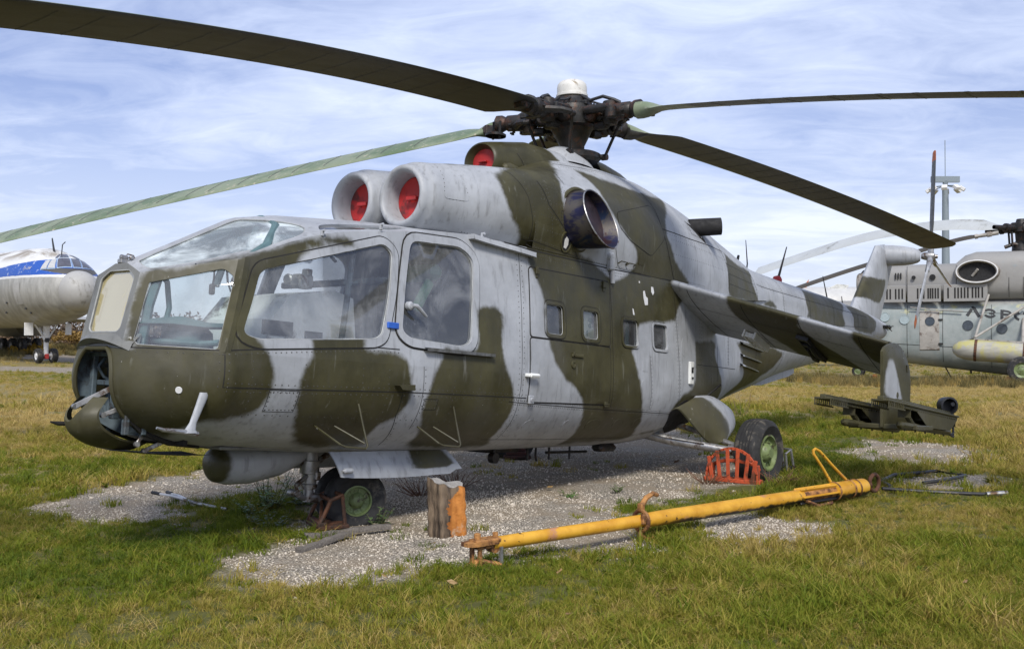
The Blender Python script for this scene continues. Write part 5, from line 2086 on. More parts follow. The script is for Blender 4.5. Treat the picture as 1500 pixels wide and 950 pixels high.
for s in (-1, 1):
    mg.tube([(3.93, s * .45, .70), (4.0, s * .75, .64), (4.18, s * 1.36, .565)], [.055, .050, .042], 12)
    mg.tube([(4.35, s * .62, .80), (4.34, s * .9, .74), (4.28, s * 1.40, .60)], [.03, .03, .03], 10)
    mg.tube([(4.29, s * 1.30, .575), (4.29, s * 1.50, .575)], .045, 12)
    mg.lathe([(0, .06), (.09, .065), (.10, .04)], (4.20, s * 1.32, .58), (0, s, 0), 14, True, True)
    mg.tube([(4.18, s * 1.33, .58), (4.30, s * 1.36, .575)], .035, 8)
    mg.tube([(3.9, s * .5, .72), (3.7, s * .6, .82)], .03, 8)
    for k in range(4):
        mg.tube([(3.85 + .06 * k, s * .45, .74), (3.92 + .05 * k, s * .7, .675), (4.05 + .03 * k, s * 1.1, .63)], .008, 5)
mg.build('main_gear_leg', M['steel'], heli)
# dark wheel bay opening behind the leg
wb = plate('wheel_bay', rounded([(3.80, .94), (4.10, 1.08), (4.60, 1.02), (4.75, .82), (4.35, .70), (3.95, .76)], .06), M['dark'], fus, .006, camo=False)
# bulged bay door hanging over the wheel
LC = np.array([(3.80, -.845, .965), (3.86, -.90, .975), (3.92, -.97, .885), (3.98, -1.03, .79), (4.08, -1.08, .69), (4.20, -1.12, .615)])
RC = np.array([(4.30, -.845, 1.125), (4.55, -.90, 1.13), (4.72, -.98, 1.06), (4.86, -1.03, .96), (4.80, -1.08, .80), (4.42, -1.12, .63)])
LCs, RCs = catmull(LC, 4), catmull(RC, 4)
G = []
for a_, b_ in zip(LCs, RCs):
    row = []
    for t_ in np.linspace(0, 1, 14):
        p = a_ + (b_ - a_) * t_
        bu = math.sin(math.pi * t_) ** .8
        row.append(p + np.array([0, -.10 * bu, .04 * bu]))
    G.append(row)
G = np.array(G)
dcam = np.clip(np.array([[.10 - (1 - j / 13) * .0 - 0 for j in range(14)] for i in range(len(G))]), -.3, .3)
tpar = np.linspace(0, 1, 14)
for i in range(len(G)):
    dcam[i] = (tpar - (.62 - .10 * math.sin(i / len(G) * 3))) * .6
for s in (1, -1):
    mb = MB().grid(G)
    mb.grid(G + np.array([0, .012, -.006]))
    F = mb.F
    V = np.concatenate(mb.V) * (1, s, 1)
    at_ = np.concatenate([dcam.ravel(), dcam.ravel()])
    o = mesh_np('wheel_bay_door', V, F, M['skin'], heli, True, {'camo': at_}, 40)
MB().tube([(4.42, -.84, 1.06), (4.62, -.99, 1.26)], .012, 6).build('door_stay', M['seam'], heli)
# belly: radar pod, plate, nose gear door
pd = MB()
th = np.linspace(0, 2 * math.pi, 41)[:-1]
G = []
for x, ry, rz, zc in ((-1.12, .02, .02, .46), (-1.11, .10, .09, .46), (-1.07, .155, .135, .46), (-.98, .185, .160, .465), (-.80, .19, .165, .47), (-.55, .18, .14, .49), (-.40, .16, .10, .51), (-.30, .13, .06, .53)):
    G.append(np.stack([np.full(40, x), .12 + ry * np.cos(th), zc + rz * np.sin(th) * np.where(np.sin(th) > 0, .8, 1)], -1))
pd.grid(np.array(G), close_v=True)
pd.F = [f[::-1] for f in pd.F] + [tuple(range(40))]
pv = np.concatenate(pd.V)
pod_ = mesh_np('radar_pod', pv, pd.F, M['skin'], heli, True, {'camo': (pv[:, 0] + 1.045) * 1.0}, 60)
MB().box((-1.05, -.1, .592), (.62, .44, .022), Matrix.Rotation(R(1), 3, 'Y'), .008).build('belly_plate', M['post'], heli)
dg = []
for t_ in np.linspace(0, 1, 18):
    x = -.47 + 1.28 * t_
    zt_ = .565
    zb_ = .385 - .02 * math.sin(t_ * 3) + (.03 if t_ > .9 else 0)
    row = []
    for k in np.linspace(0, 1, 7):
        row.append((x + (.12 * k if t_ > .85 else 0) + (.06 * k if t_ < .1 else 0), -.40 - .13 * k + .05 * k * k, zt_ + (zb_ - zt_) * k))
    dg.append(row)
dg = np.array(dg)
dcm = np.array([[.3] * 7 for _ in range(18)])
for i in range(18):
    for j in range(7):
        dcm[i, j] = np.clip(max(abs(i / 17 - .80) - .16, (j / 6 - .72) * .5) * 1.2, -.3, .3)
for s in (1, -1):
    V = np.concatenate([dg.reshape(-1, 3), dg.reshape(-1, 3) + (0, .010, 0)]) * (1, s, 1)
    F = gridF(18, 7) + [tuple(i + 126 for i in f) for f in gridF(18, 7)]
    mesh_np('nose_gear_door', V, F, M['skin'], heli, True, {'camo': np.concatenate([dcm.ravel(), dcm.ravel()])}, 40)
MB().lathe([(0, .005), (.02, .02), (.09, .02), (.10, .012)], (-.42, -.50, .435), (1, 0, 0), 12, True, True).build('door_lamp', M['grey'], heli)
bm = MB()
bm.box((1.9, .1, .535), (.5, .5, .06), bev=.02)
bm.tube([(2.6, 0, .56), (2.6, 0, .45), (2.62, 0, .40)], .012, 6)
bm.lathe([(-.03, .05), (.03, .05)], (1.75, -.15, .46), (0, 1, 0), 12, True, True)
bm.tube([(1.75, -.15, .46), (1.75, -.15, .56)], .02, 6)
bm.tube([(2.5, -.2, .50), (3.2, -.2, .50)], .015, 6)
bm.box((3.3, -.35, .55), (.3, .14, .08), bev=.03)
for x in (2.2, 2.55, 2.9):
    bm.tube([(x, -.2, .56), (x, -.2, .43)], .012, 6)
bm.build('belly_fittings', M['oily'], heli)

# ------------------------------------------------------------------ main rotor (worked out in upright axes, then set into the helicopter frame)
RC_ = np.array([3.27, 0.0, 3.74])


class WB(MB):
    def build(s, name, mat, parent=None, **k):
        s.V = [w2l(v) for v in s.V]
        return MB.build(s, name, mat, parent, **k)


hb = WB()
hb.lathe([(-.75, .10), (-.55, .10), (-.5, .13), (-.30, .13), (-.22, .17), (-.12, .22), (-.10, .27), (.02, .29), (.10, .27), (.14, .20), (.20, .17)], RC_, (0, 0, 1), 26, True, True)
for k in range(24):
    t = k * math.pi / 12
    hb.lathe([(0, .014), (.025, .012)], RC_ + (.24 * math.cos(t), .24 * math.sin(t), .105), (0, 0, 1), 6, cap1=True)
rotor_hub = hb.build('rotor_hub', M['oily'], heli)
cpm = WB()
cpm.lathe([(.215, .16), (.22, .168), (.24, .168), (.245, .158), (.315, .158), (.350, .150), (.378, .125), (.395, .08), (.40, 0)], RC_, (0, 0, 1), 36, True)
for k in range(8):
    t = k * math.pi / 4 + .2
    cpm.box(RC_ + (.152 * math.cos(t), .152 * math.sin(t), .245), (.02, .02, .016), Matrix.Rotation(t, 3, 'Z'))
cpm.build('hub_cap', M['white'], rotor_hub)
sw = WB()
zsw = -.42
sw.lathe([(-.05, .10), (-.05, .27), (-.02, .30), (.03, .30), (.05, .26), (.05, .10)], RC_ + (0, 0, zsw), (0, 0, 1), 26)
swp = sw.build('swashplate', M['oily'], rotor_hub)
BL = [(182, .0126, .0, 4), (112, .0020, .139, -27), (-88, .0105, .05, 6), (-8.8, .0052, .052, 0), (50, .010, .02, 6)]     # azimuth, sag, coning, pitch
for az, dr, sl, pitch in BL:
    ph = R(az)
    u = np.array([math.cos(ph), math.sin(ph), 0])
    v = np.array([-math.sin(ph), math.cos(ph), 0])
    up = np.array([0, 0, 1.0])
    # hinge block and arm
    arm = WB()
    z0 = lambda r: RC_[2] - dr * max(0, r - .3) ** 2 * (8.65 / 8.35) ** 2 - sl * max(0, r - .3)
    A = lambda r, a=0, h=0: RC_ * (1, 1, 0) + u * r + v * a + up * (z0(r) + h)
    rot = Matrix((Vector(u), Vector(v), Vector(up))).transposed()
    arm.box(A(.30, 0, 0), (.22, .14, .14), rot, .03)
    arm.lathe([(-.14, .07), (-.12, .085), (.12, .085), (.14, .07)], A(.28), v, 14, True, True)
    arm.lathe([(-.12, .07), (-.1, .08), (.1, .08), (.12, .07)], A(.46), up, 14, True, True)
    arm.lathe([(0, .055), (.05, .085), (.12, .09), (.28, .085), (.30, .07), (.34, .09), (.40, .09), (.42, .06)], A(.42), u, 18, True, True)
    arm.build('blade_hinge', M['hinge'], rotor_hub)
    ar2 = WB()
    ar2.box(A(.36, .13, .03), (.34, .05, .06), rot, .012)
    ar2.lathe([(0, .045), (.26, .045), (.27, .03)], A(.26, -.15, .02), u, 12, True, True)
    ar2.lathe([(-.06, .05), (-.05, .06), (.05, .06), (.06, .05)], A(.55, -.14, -.02), up, 12, True, True)
    for k in range(10):
        t = k * .63
        ar2.lathe([(0, .012), (.03, .01)], A(.64) + (v * math.cos(t) + up * math.sin(t)) * .085, u, 6, cap1=True)
        ar2.lathe([(0, .010), (.025, .009)], A(.42) + (v * math.cos(t) + up * math.sin(t)) * .075, -u, 6, cap1=True)
    ar2.box(A(.20, -.1, .11), (.12, .08, .05), rot, .01)
    ar2.box(A(.36, 0, -.12), (.16, .10, .08), rot, .02)
    # pitch horn and link rod
    ar2.tube([A(.60, .06, -.02), A(.52, .20, -.03), A(.42, .27, -.05)], [.04, .035, .03], 8)
    p1 = RC_ + u * .30 + v * .16 + up * zsw
    ar2.tube([A(.42, .27, -.05), p1], .016, 8)
    ar2.lathe([(-.03, .03), (.03, .03)], A(.42, .27, -.06), u, 10, True, True)
    ar2.lathe([(-.03, .034), (.03, .034)], p1, u, 10, True, True)
    ar2.tube([RC_ + up * zsw + u * .2 + v * .08, p1], .03, 8)
    ar2.build('damper_and_link', M['oily'], rotor_hub)
    hs = WB()
    hs.tube([RC_ + up * .22 + u * .13 - v * .05, A(.26, -.06, .14), A(.40, -.04, .17), A(.52, -.02, .13), A(.58, .0, .10)], .018, 8)
    hs.tube([RC_ + up * .18 + u * .15 + v * .08, A(.28, .10, .13), A(.42, .12, .10)], .012, 7)
    hs.build('hub_hose', M['cable'], rotor_hub)
    # blade: root fitting, airfoil, tip
    CH = .58
    r_in = .56 if az == 182 else .80
    rs = np.concatenate([np.linspace(r_in, 1.5, 13), np.linspace(1.55, 8.35, 70), np.linspace(8.38, 8.65, 6)])
    th = np.linspace(0, 2 * math.pi, 33)[:-1]
    cs = (1 - np.cos(th)) / 2                          # 0 = leading edge
    G, TR = [], []
    for r in rs:
        root = np.clip((r - r_in - .05) / (.36 if az == 182 else .50), 0, 1)
        root = root * root * (3 - 2 * root)
        ch = .17 + (CH - .17) * root
        if r > 8.4:
            ch *= 1 - .35 * ((r - 8.4) / .25) ** 2
        tk = .145 * (1 - root) + .075 * root
        tk *= CH * .9 / ch if root < 1 else 1
        pt = R(pitch + 5 * (1 - r / 8.65) - 2)
        cdir = -v * math.cos(pt) - up * math.sin(pt)     # leading edge looks to +v
        cn = np.cross(u, cdir)
        cn = cn if cn[2] > 0 else -cn
        y = 5 * tk * (.2969 * np.sqrt(cs) - .126 * cs - .3516 * cs ** 2 + .2843 * cs ** 3 - .1036 * cs ** 4) * ch
        y = np.where(th < math.pi, y, -.6 * y)
        if root < .35:
            rad = .085
            kk = root / .35
            y = y * kk + (1 - kk) * np.sin(th) * rad
        le = A(r) - cdir * ch * .27
        # trailing edge pockets droop a little
        G.append(le + cdir * (cs * ch)[:, None] + cn[None] * y[:, None])
        band = az == -88 and (1.62 < r < 1.78 or 3.18 < r < 3.34 or 4.22 < r < 4.42)
        TR.append(np.where(((cs < .05) & (az != 182)) | ((th > .05) & (th < math.pi - .02)), 1.0, 0.0) + 0 if not band else np.where((cs < .35), 2.0, 0.0))
        if r < 1.45 and az in (-88, 112):
            TR[-1] = np.ones(32)
    G = np.array(G)
    V = w2l(G.reshape(-1, 3))
    F = gridF(len(rs), 33 - 1)
    nvv = 32
    F = [(i * nvv + j, i * nvv + (j + 1) % nvv, (i + 1) * nvv + (j + 1) % nvv, (i + 1) * nvv + j) for i in range(len(rs) - 1) for j in range(nvv)]
    F += [tuple(range(nvv))[::-1], tuple(range((len(rs) - 1) * nvv, len(rs) * nvv))]
    bo = mesh_np('rotor_blade', V, F, M['blade'], heli, True, {'trim': np.array(TR).ravel()}, 40)
    # gaps between the trailing-edge pockets, and the trim tab
    gp = WB()
    for r in np.arange(1.75, 8.3, .36):
        i = int(np.argmin(np.abs(rs - r)))
        lo = np.array([G[i, j] for j in range(17, 29)])
        hi_ = np.array([G[i, j] for j in range(4, 16)])
        for P_, sg in ((lo, -1), (hi_, 1)):
            N_ = np.tile(up * sg, (len(P_), 1))
            ribbon(gp, P_ + up * .0025 * sg, N_, .012)
    M.setdefault('bladegap', simple('blade pocket joint', (.07, .066, .06), .6, var=.3))
    gp.build('blade_joints', M['bladegap'], bo, smooth=False)
    pk = WB()
    pk.box(A(.90, -.0, .0), (.16, .14, .11), rot, .03)
    for a_ in (-.05, .05):
        pk.lathe([(-.055, .026), (.055, .026)], A(.92, a_, 0), up, 10, True, True)
    pk.build('blade_root_fitting', M['hinge'], bo)

# ------------------------------------------------------------------ ground
FW = np.array([.7877, .6161])
RT = np.array([.6161, -.7877])
C0 = np.array([-5.376, -5.963])


def sstep(x, a, b):
    t = np.clip((x - a) / (b - a), 0, 1)
    return t * t * (3 - 2 * t)


def vnoise(x, y, s, seed=0):
    x, y = np.asarray(x) / s + 100.3 + seed * 7.7, np.asarray(y) / s + 57.1 - seed * 3.1
    xi, yi = np.floor(x).astype(np.int64), np.floor(y).astype(np.int64)
    fx, fy = x - xi, y - yi
    fx, fy = fx * fx * (3 - 2 * fx), fy * fy * (3 - 2 * fy)

    def h(i, j):
        v = (i * 374761393 + j * 668265263 + seed * 1442695) & 0x7fffffff
        v = ((v ^ (v >> 13)) * 1274126177) & 0x7fffffff
        return ((v ^ (v >> 16)) & 0xffff) / 65535.0
    return (h(xi, yi) * (1 - fx) + h(xi + 1, yi) * fx) * (1 - fy) + (h(xi, yi + 1) * (1 - fx) + h(xi + 1, yi + 1) * fx) * fy


def fbm(x, y, s, seed=0, n=4):
    v, a, t = 0, 1, 0
    for i in range(n):
        v = v + a * vnoise(x, y, s / 2 ** i, seed + i)
        t += a
        a *= .55
    return v / t


def terrain(x, y):
    d = (x - C0[0]) * FW[0] + (y - C0[1]) * FW[1]
    l = (x - C0[0]) * RT[0] + (y - C0[1]) * RT[1]
    k = l / np.maximum(np.abs(d), 1)
    k = np.where(d > 0, k, 0)
    zr = -.60 * sstep(k, .05, .34) * sstep(d, 18, 48)
    zl = np.interp(d, [24, 49, 85, 140], [0, .28, .89, 1.0]) * sstep(-k, .12, .40)
    far = 1 - sstep(np.abs(d), 250, 900) * .0
    return zr + zl * far + (fbm(x, y, 3.0, 5, 3) - .5) * .06 * sstep(np.hypot(x - 1.5, y + .5), 6, 14)


GRAVEL = [
    [(-1.2, 2.52), (-.55, 2.93), (.19, 3.14), (1.13, 3.47), (2.56, 3.73), (3.99, 3.54), (5.84, 3.44), (8.19, 3.24), (9.0, 1.9), (6.9, .19), (4.87, -1.5), (3.96, -1.68), (3.54, -1.59), (2.3, -1.72), (1.65, -1.66), (1.18, -2.16), (.57, -2.57), (.18, -2.31), (-.23, -1.99), (-.81, -1.86), (-1.21, -1.74), (-1.61, -1.55), (-1.74, -1.17), (-1.45, -.43), (-.96, -.43), (-.47, -.05), (-.78, .35), (-.87, .92), (-1.23, 1.38)],
    [(1.45, -2.19), (2.39, -2.4), (2.36, -2.88), (2.16, -3.28), (1.62, -3.22), (1.06, -2.9), (1.01, -2.56)],
    [(7.91, -1.05), (9.21, -1.36), (9.04, -2.49), (7.91, -3.11), (6.59, -2.94), (6.38, -2.25), (6.76, -1.64)],
    [(5.01, -2.54), (5.98, -3.09), (5.57, -3.74), (4.64, -3.43), (4.59, -2.94)],
    [(16.4, 41.0), (17.5, 35.5), (15.5, 29.0), (14.4, 29.5), (13.9, 35.5)],
    [(26.0, 60), (27.5, 50), (22.5, 40), (20.3, 40), (21.5, 50)]]
WEEDS = [[(-.78, 1.05), (-.12, 1.55), (.73, 1.78), (.60, 1.04), (-.30, .10), (-.86, .24)],
         [(2.0, -1.7), (3.2, -1.75), (4.3, -2.05), (3.9, -2.6), (2.2, -2.2)]]


def gravel(x, y):
    """signed distance-like field, positive on gravel"""
    P = np.stack([x, y], 1)
    g = np.full(len(P), -3.0)
    near = (np.abs(x - 8) < 30) & (np.abs(y - 20) < 45)
    Q = P[near]
    gg = np.full(len(Q), -3.0)
    for q in GRAVEL:
        gg = np.maximum(gg, -sdist(Q, catmull(np.array(q + q[:1]), 3)[:-1]))
    for q in WEEDS:
        gg = np.minimum(gg, sdist(Q, np.array(q)) * 1.0 + .0)
    g[near] = gg
    return g


def axis_coords(lo, hi, step, far):
    a = list(np.arange(lo, hi + 1e-6, step))
    s, v = step, hi
    while v < far:
        s *= 1.16
        v += s
        a.append(v)
    s, v = step, lo
    while v > -far:
        s *= 1.16
        v -= s
        a.insert(0, v)
    return np.array(a)


gx = axis_coords(-4.5, 12, .085, 3500)
gy = axis_coords(-6.5, 7, .085, 3500)
GX, GY = np.meshgrid(gx, gy, indexing='ij')
fx, fy = GX.ravel(), GY.ravel()
gv = gravel(fx, fy)
gzv = terrain(fx, fy) - .012 * sstep(gv, -.1, .2) + (fbm(fx, fy, .5, 3, 3) - .5) * .03 * sstep(40 - np.hypot(fx, fy), 0, 10)
nxx, nyy = len(gx), len(gy)
I = np.arange(nxx * nyy).reshape(nxx, nyy)
F = np.stack([I[:-1, :-1], I[1:, :-1], I[1:, 1:], I[:-1, 1:]], -1).reshape(-1, 4)

m, n, l, b = mat_new('ground of gravel and turf')
t = NT(m)
po = t.pos()
gn = t.math('ADD', t.attr('gravel'), t.math('MULTIPLY', t.math('SUBTRACT', t.noise(2.2, 6, .65, vec=po), .5), .9))
gk = t.mrange(gn, -.10, .14)
vor = n.new('ShaderNodeTexVoronoi')
vor.inputs['Scale'].default_value = 60
l.new(po, vor.inputs['Vector'])
vor2 = n.new('ShaderNodeTexVoronoi')
vor2.inputs['Scale'].default_value = 95
l.new(po, vor2.inputs['Vector'])
sepc = n.new('ShaderNodeSeparateColor')
l.new(vor.outputs['Color'], sepc.inputs[0])
stone = t.ramp(sepc.outputs[0], .0, 1.0, (.38, .33, .26, 1), (.62, .56, .475, 1))
stone = t.mix(t.mrange(vor.outputs['Distance'], .28, .62), stone, (.17, .15, .12, 1))
dirt = t.mix(t.noise(60, 5, .6, vec=po), (.22, .175, .12, 1), (.36, .30, .225, 1))
gm = t.mix(t.mrange(t.noise(1.3, 6, .65, vec=po), .40, .62), stone, dirt)
big = t.noise(.11, 5, .6, vec=po)
mid_ = t.noise(.9, 6, .62, vec=po)
fin_ = t.noise(13, 6, .7, vec=po)
straw = t.mix(fin_, (.125, .100, .040, 1), (.30, .24, .10, 1))
green = t.mix(fin_, (.050, .052, .016, 1), (.13, .128, .038, 1))
gsel = t.math('ADD', t.math('MULTIPLY', mid_, .55), t.math('MULTIPLY', big, .55))
gsel = t.math('ADD', gsel, t.math('MULTIPLY', t.attr('green'), .32))
turf = t.mix(t.mrange(gsel, .56, .76), straw, green)
turf = t.mix(t.mrange(t.noise(3.3, 5, .6, vec=po), .60, .70, 0, .6), turf, (.075, .052, .032, 1))
l.new(t.mix(gk, turf, gm), b.inputs['Base Color'])
b.inputs['Roughness'].default_value = .95
b.inputs['Specular IOR Level'].default_value = .2
hgt = t.math('ADD', t.math('MULTIPLY', t.math('SUBTRACT', 1.0, vor.outputs['Distance']), gk), t.math('MULTIPLY', fin_, .8))
l.new(t.bump(hgt, .8, .02), b.inputs['Normal'])
grn = lambda x, y: np.clip(1.15 - .09 * np.hypot(x - .5, y + 4.2), -.1, 1) + .5 * np.exp(-((x - 7.5) ** 2 / 14 + (y + 1.6) ** 2 / 5))
ground = mesh_np('ground', np.stack([fx, fy, gzv], 1), F, m, None, True, {'gravel': gv, 'green': grn(fx, fy)})
tag(ground, kind='structure')

# ------------------------------------------------------------------ grass, stones, leaves (nobody could count them)
LIB = bpy.data.collections


def grass_mat(name, cols):
    m, n, l, b = mat_new(name)
    t = NT(m)
    at = n.new('ShaderNodeAttribute')
    at.attribute_type = 'INSTANCER'
    at.attribute_name = 'tone'
    r = n.new('ShaderNodeValToRGB')
    while len(r.color_ramp.elements) < len(cols):
        r.color_ramp.elements.new(.5)
    for e, (p, c) in zip(r.color_ramp.elements, cols):
        e.position = p
        e.color = (*c, 1)
    v = t.math('ADD', at.outputs['Fac'], t.math('MULTIPLY', t.math('SUBTRACT', t.noise(22, 3, .6), .5), .95), True)
    l.new(v, r.inputs[0])
    l.new(r.outputs[0], b.inputs['Base Color'])
    b.inputs['Roughness'].default_value = .6
    b.inputs['Specular IOR Level'].default_value = .15
    tl = n.new('ShaderNodeBsdfTranslucent')
    l.new(r.outputs[0], tl.inputs[0])
    mx = n.new('ShaderNodeMixShader')
    mx.inputs[0].default_value = .3
    l.new(b.outputs[0], mx.inputs[1])
    l.new(tl.outputs[0], mx.inputs[2])
    l.new(mx.outputs[0], n['Material Output'].inputs['Surface'])
    return m


def tuft(name, nb, h, spread, width, lean, mat, seed):
    rg = np.random.default_rng(seed)
    V, F = [], []
    for i in range(nb):
        a = rg.uniform(0, 2 * math.pi)
        r = spread * math.sqrt(rg.uniform())
        bx, by = r * math.cos(a), r * math.sin(a)
        hh = h * rg.uniform(.35, 1.0)
        la = rg.uniform(0, 2 * math.pi)
        le = lean * rg.uniform(.2, 1.3) * hh
        dx, dy = math.cos(la), math.sin(la)
        wa = rg.uniform(0, math.pi)
        wx, wy = math.cos(wa) * width / 2, math.sin(wa) * width / 2
        k = len(V)
        for s, f in ((0, 1), (.5, .8), (1, 0)):
            ox, oy = bx + dx * le * s * s, by + dy * le * s * s
            z = hh * (s - .18 * s * s * le / hh) - .005
            if f > 0:
                V += [(ox - wx * f, oy - wy * f, z), (ox + wx * f, oy + wy * f, z)]
            else:
                V.append((ox, oy, z))
        F += [(k, k + 1, k + 3, k + 2), (k + 2, k + 3, k + 4)]
    me = bpy.data.meshes.new(name)
    me.from_pydata(V, [], F)
    me.materials.append(mat)
    return me


def scatter(name, pts, scl, rot, idx, tone, meshes, mat, label=None):
    """one object whose geometry nodes set small meshes on its points"""
    col = bpy.data.collections.new(name + '_kinds')
    for k, me in enumerate(meshes):
        o = bpy.data.objects.new(name + '_kind', me)
        col.objects.link(o)
    me = bpy.data.meshes.new(name)
    me.vertices.add(len(pts))
    me.vertices.foreach_set('co', np.asarray(pts, np.float32).ravel())
    for k, a, ty in (('scl', scl, 'FLOAT'), ('tone', tone, 'FLOAT'), ('idx', idx, 'INT')):
        at = me.attributes.new(k, ty, 'POINT')
        at.data.foreach_set('value', np.asarray(a, np.float32 if ty == 'FLOAT' else np.int32))
    at = me.attributes.new('rot', 'FLOAT_VECTOR', 'POINT')
    at.data.foreach_set('vector', np.asarray(rot, np.float32).ravel())
    o = link(name, me)
    ng_ = bpy.data.node_groups.new(name, 'GeometryNodeTree')
    ng_.interface.new_socket('Geometry', in_out='INPUT', socket_type='NodeSocketGeometry')
    ng_.interface.new_socket('Geometry', in_out='OUTPUT', socket_type='NodeSocketGeometry')
    N, L = ng_.nodes, ng_.links
    gi, go = N.new('NodeGroupInput'), N.new('NodeGroupOutput')
    ip_ = N.new('GeometryNodeInstanceOnPoints')
    ci = N.new('GeometryNodeCollectionInfo')
    ci.inputs[0].default_value = col
    ci.inputs[1].default_value = True
    ci.inputs[2].default_value = True

    def na(nm, ty):
        q = N.new('GeometryNodeInputNamedAttribute')
        q.data_type = ty
        q.inputs[0].default_value = nm
        return q.outputs[0]
    L.new(gi.outputs[0], ip_.inputs['Points'])
    L.new(ci.outputs[0], ip_.inputs['Instance'])
    ip_.inputs['Pick Instance'].default_value = True
    L.new(na('idx', 'INT'), ip_.inputs['Instance Index'])
    er = N.new('FunctionNodeEulerToRotation')
    L.new(na('rot', 'FLOAT_VECTOR'), er.inputs[0])
    L.new(er.outputs[0], ip_.inputs['Rotation'])
    L.new(na('scl', 'FLOAT'), ip_.inputs['Scale'])
    L.new(ip_.outputs[0], go.inputs[0])
    md = o.modifiers.new('scatter', 'NODES')
    md.node_group = ng_
    tag(o, label, kind='stuff')
    return o


GM = grass_mat('grass blades', [(0, (.080, .120, .014)), (.28, (.140, .180, .014)), (.52, (.245, .232, .032)), (.72, (.355, .275, .066)), (1.0, (.49, .365, .145))])
tufts = [tuft('tuft', 38, .085, .075, .0075, .8, GM, 10 + i) for i in range(4)] + [tuft('tuft', 28, .16, .06, .0078, .9, GM, 20 + i) for i in range(3)] + [tuft('tuft', 48, .05, .10, .0068, .7, GM, 30 + i) for i in range(3)] + [tuft('tuft', 30, .10, .09, .005, 2.6, GM, 40 + i) for i in range(2)] + [tuft('rosette', 11, .075, .012, .026, 1.3, GM, 50 + i) for i in range(2)]


def field(n_, d0, d1, half=.85, pw=1.0):
    """points in the visible wedge between two distances, a little wider than the view"""
    d = np.sqrt(rng.uniform(d0 ** 2, d1 ** 2, n_)) if pw == 1 else d0 * (d1 / d0) ** rng.uniform(0, 1, n_)
    k = rng.uniform(-half, half, n_)
    return C0[0] + FW[0] * d + RT[0] * d * k, C0[1] + FW[1] * d + RT[1] * d * k, d


GPX, GPS, GPR, GPI, GPT = [], [], [], [], []
for n_, d0, d1, sc0 in ((50000, 2.2, 9, .74), (44000, 9, 18, 1.12), (38000, 18, 40, 1.7), (26000, 40, 100, 3.0)):
    x, y, d = field(n_, d0, d1)
    g = gravel(x, y) + (fbm(x, y, .45, 11, 3) - .5) * .9
    keep_ = g < rng.uniform(-.40, .20, n_)
    sparse = (g >= .05) & (rng.uniform(0, 1, n_) < .018) & (fbm(x, y, .8, 21, 3) > .52)
    dens = fbm(x, y, 1.1, 31, 3)
    keep_ &= rng.uniform(0, 1, n_) < np.clip((dens - .24) * 3.0, .55, 1)
    kk = keep_ | sparse
    # nothing grows through the wheels, the log or the bar
    for cx_, cy_, rr in ((.05, -.1, .22), (4.3, -1.6, .36), (.1, -1.14, .25), (3.8, -1.6, .40), (3.4, -1.75, .30), (4.05, -1.5, .35)):
        kk &= np.hypot(x - cx_, y - cy_) > rr
    x, y, d, g = x[kk], y[kk], d[kk], g[kk]
    gr_ = grn(x, y)
    patch = fbm(x, y, 1.6, 41, 4)
    patch2 = fbm(x, y, 9, 45, 3)
    dry = np.clip(.74 - .40 * gr_ + (patch - .5) * 1.1 + (patch2 - .5) * .9 + rng.normal(0, .11, len(x)), 0, 1)
    s = sc0 * rng.uniform(.65, 1.35, len(x)) * np.clip(.62 + (fbm(x, y, .9, 51, 3) - .3) * 1.3, .45, 1.35) * np.where(d > 22, .62, 1)
    tall = (rng.uniform(0, 1, len(x)) < .26 * np.clip(patch * 2 - .4, 0, 1))
    short = ~tall & (rng.uniform(0, 1, len(x)) < .5)
    idx = np.where(tall, 4 + rng.integers(0, 3, len(x)), np.where(short, 7 + rng.integers(0, 3, len(x)), rng.integers(0, 4, len(x))))
    u_ = rng.uniform(0, 1, len(x))
    idx = np.where((u_ < .16) & ~tall, 10 + rng.integers(0, 2, len(x)), idx)
    dry = np.where((idx >= 10) & (u_ < .16), np.clip(dry + .35, 0, 1), dry)
    ros = (u_ > .965) & (d < 22)
    idx = np.where(ros, 12 + rng.integers(0, 2, len(x)), idx)
    dry = np.where(ros, .12, dry)
    GPX.append(np.stack([x, y, terrain(x, y) - .004], 1))
    GPS.append(s)
    GPR.append(np.stack([rng.uniform(-.2, .2, len(x)), rng.uniform(-.2, .2, len(x)), rng.uniform(0, 6.28, len(x))], 1))
    GPI.append(idx)
    GPT.append(dry)
cat = np.concatenate
scatter('grass', cat(GPX), cat(GPS), cat(GPR), cat(GPI), cat(GPT), tufts, GM)

# stones
m, n, l, b = mat_new('crushed limestone')
t = NT(m)
at = n.new('ShaderNodeAttribute')
at.attribute_type = 'INSTANCER'
at.attribute_name = 'tone'
c = t.ramp(at.outputs['Fac'], 0, 1, (.38, .325, .25, 1), (.72, .65, .555, 1))
c = t.mix(t.mrange(t.noise(40, 4, .6), .5, .7, 0, .5), c, (.30, .26, .20, 1))
l.new(c, b.inputs['Base Color'])
b.inputs['Roughness'].default_value = .9


def rock(seed):
    rg = np.random.default_rng(seed)
    bm_ = MB().sphere((0, 0, 0), 1.0, 7, 4)
    V = np.concatenate(bm_.V)
    V *= rg.uniform(.72, 1.15, (len(V), 1)) if False else 1
    for k in range(6):
        nn = rg.normal(size=3)
        nn /= np.linalg.norm(nn)
        dd = V @ nn
        V -= np.outer(np.maximum(dd - rg.uniform(.45, .75), 0), nn)
    V *= rg.uniform(.6, 1.2, 3) * (1, 1, .75)
    me = bpy.data.meshes.new('stone')
    me.from_pydata([tuple(v) for v in V], [], bm_.F)
    me.materials.append(m)
    return me


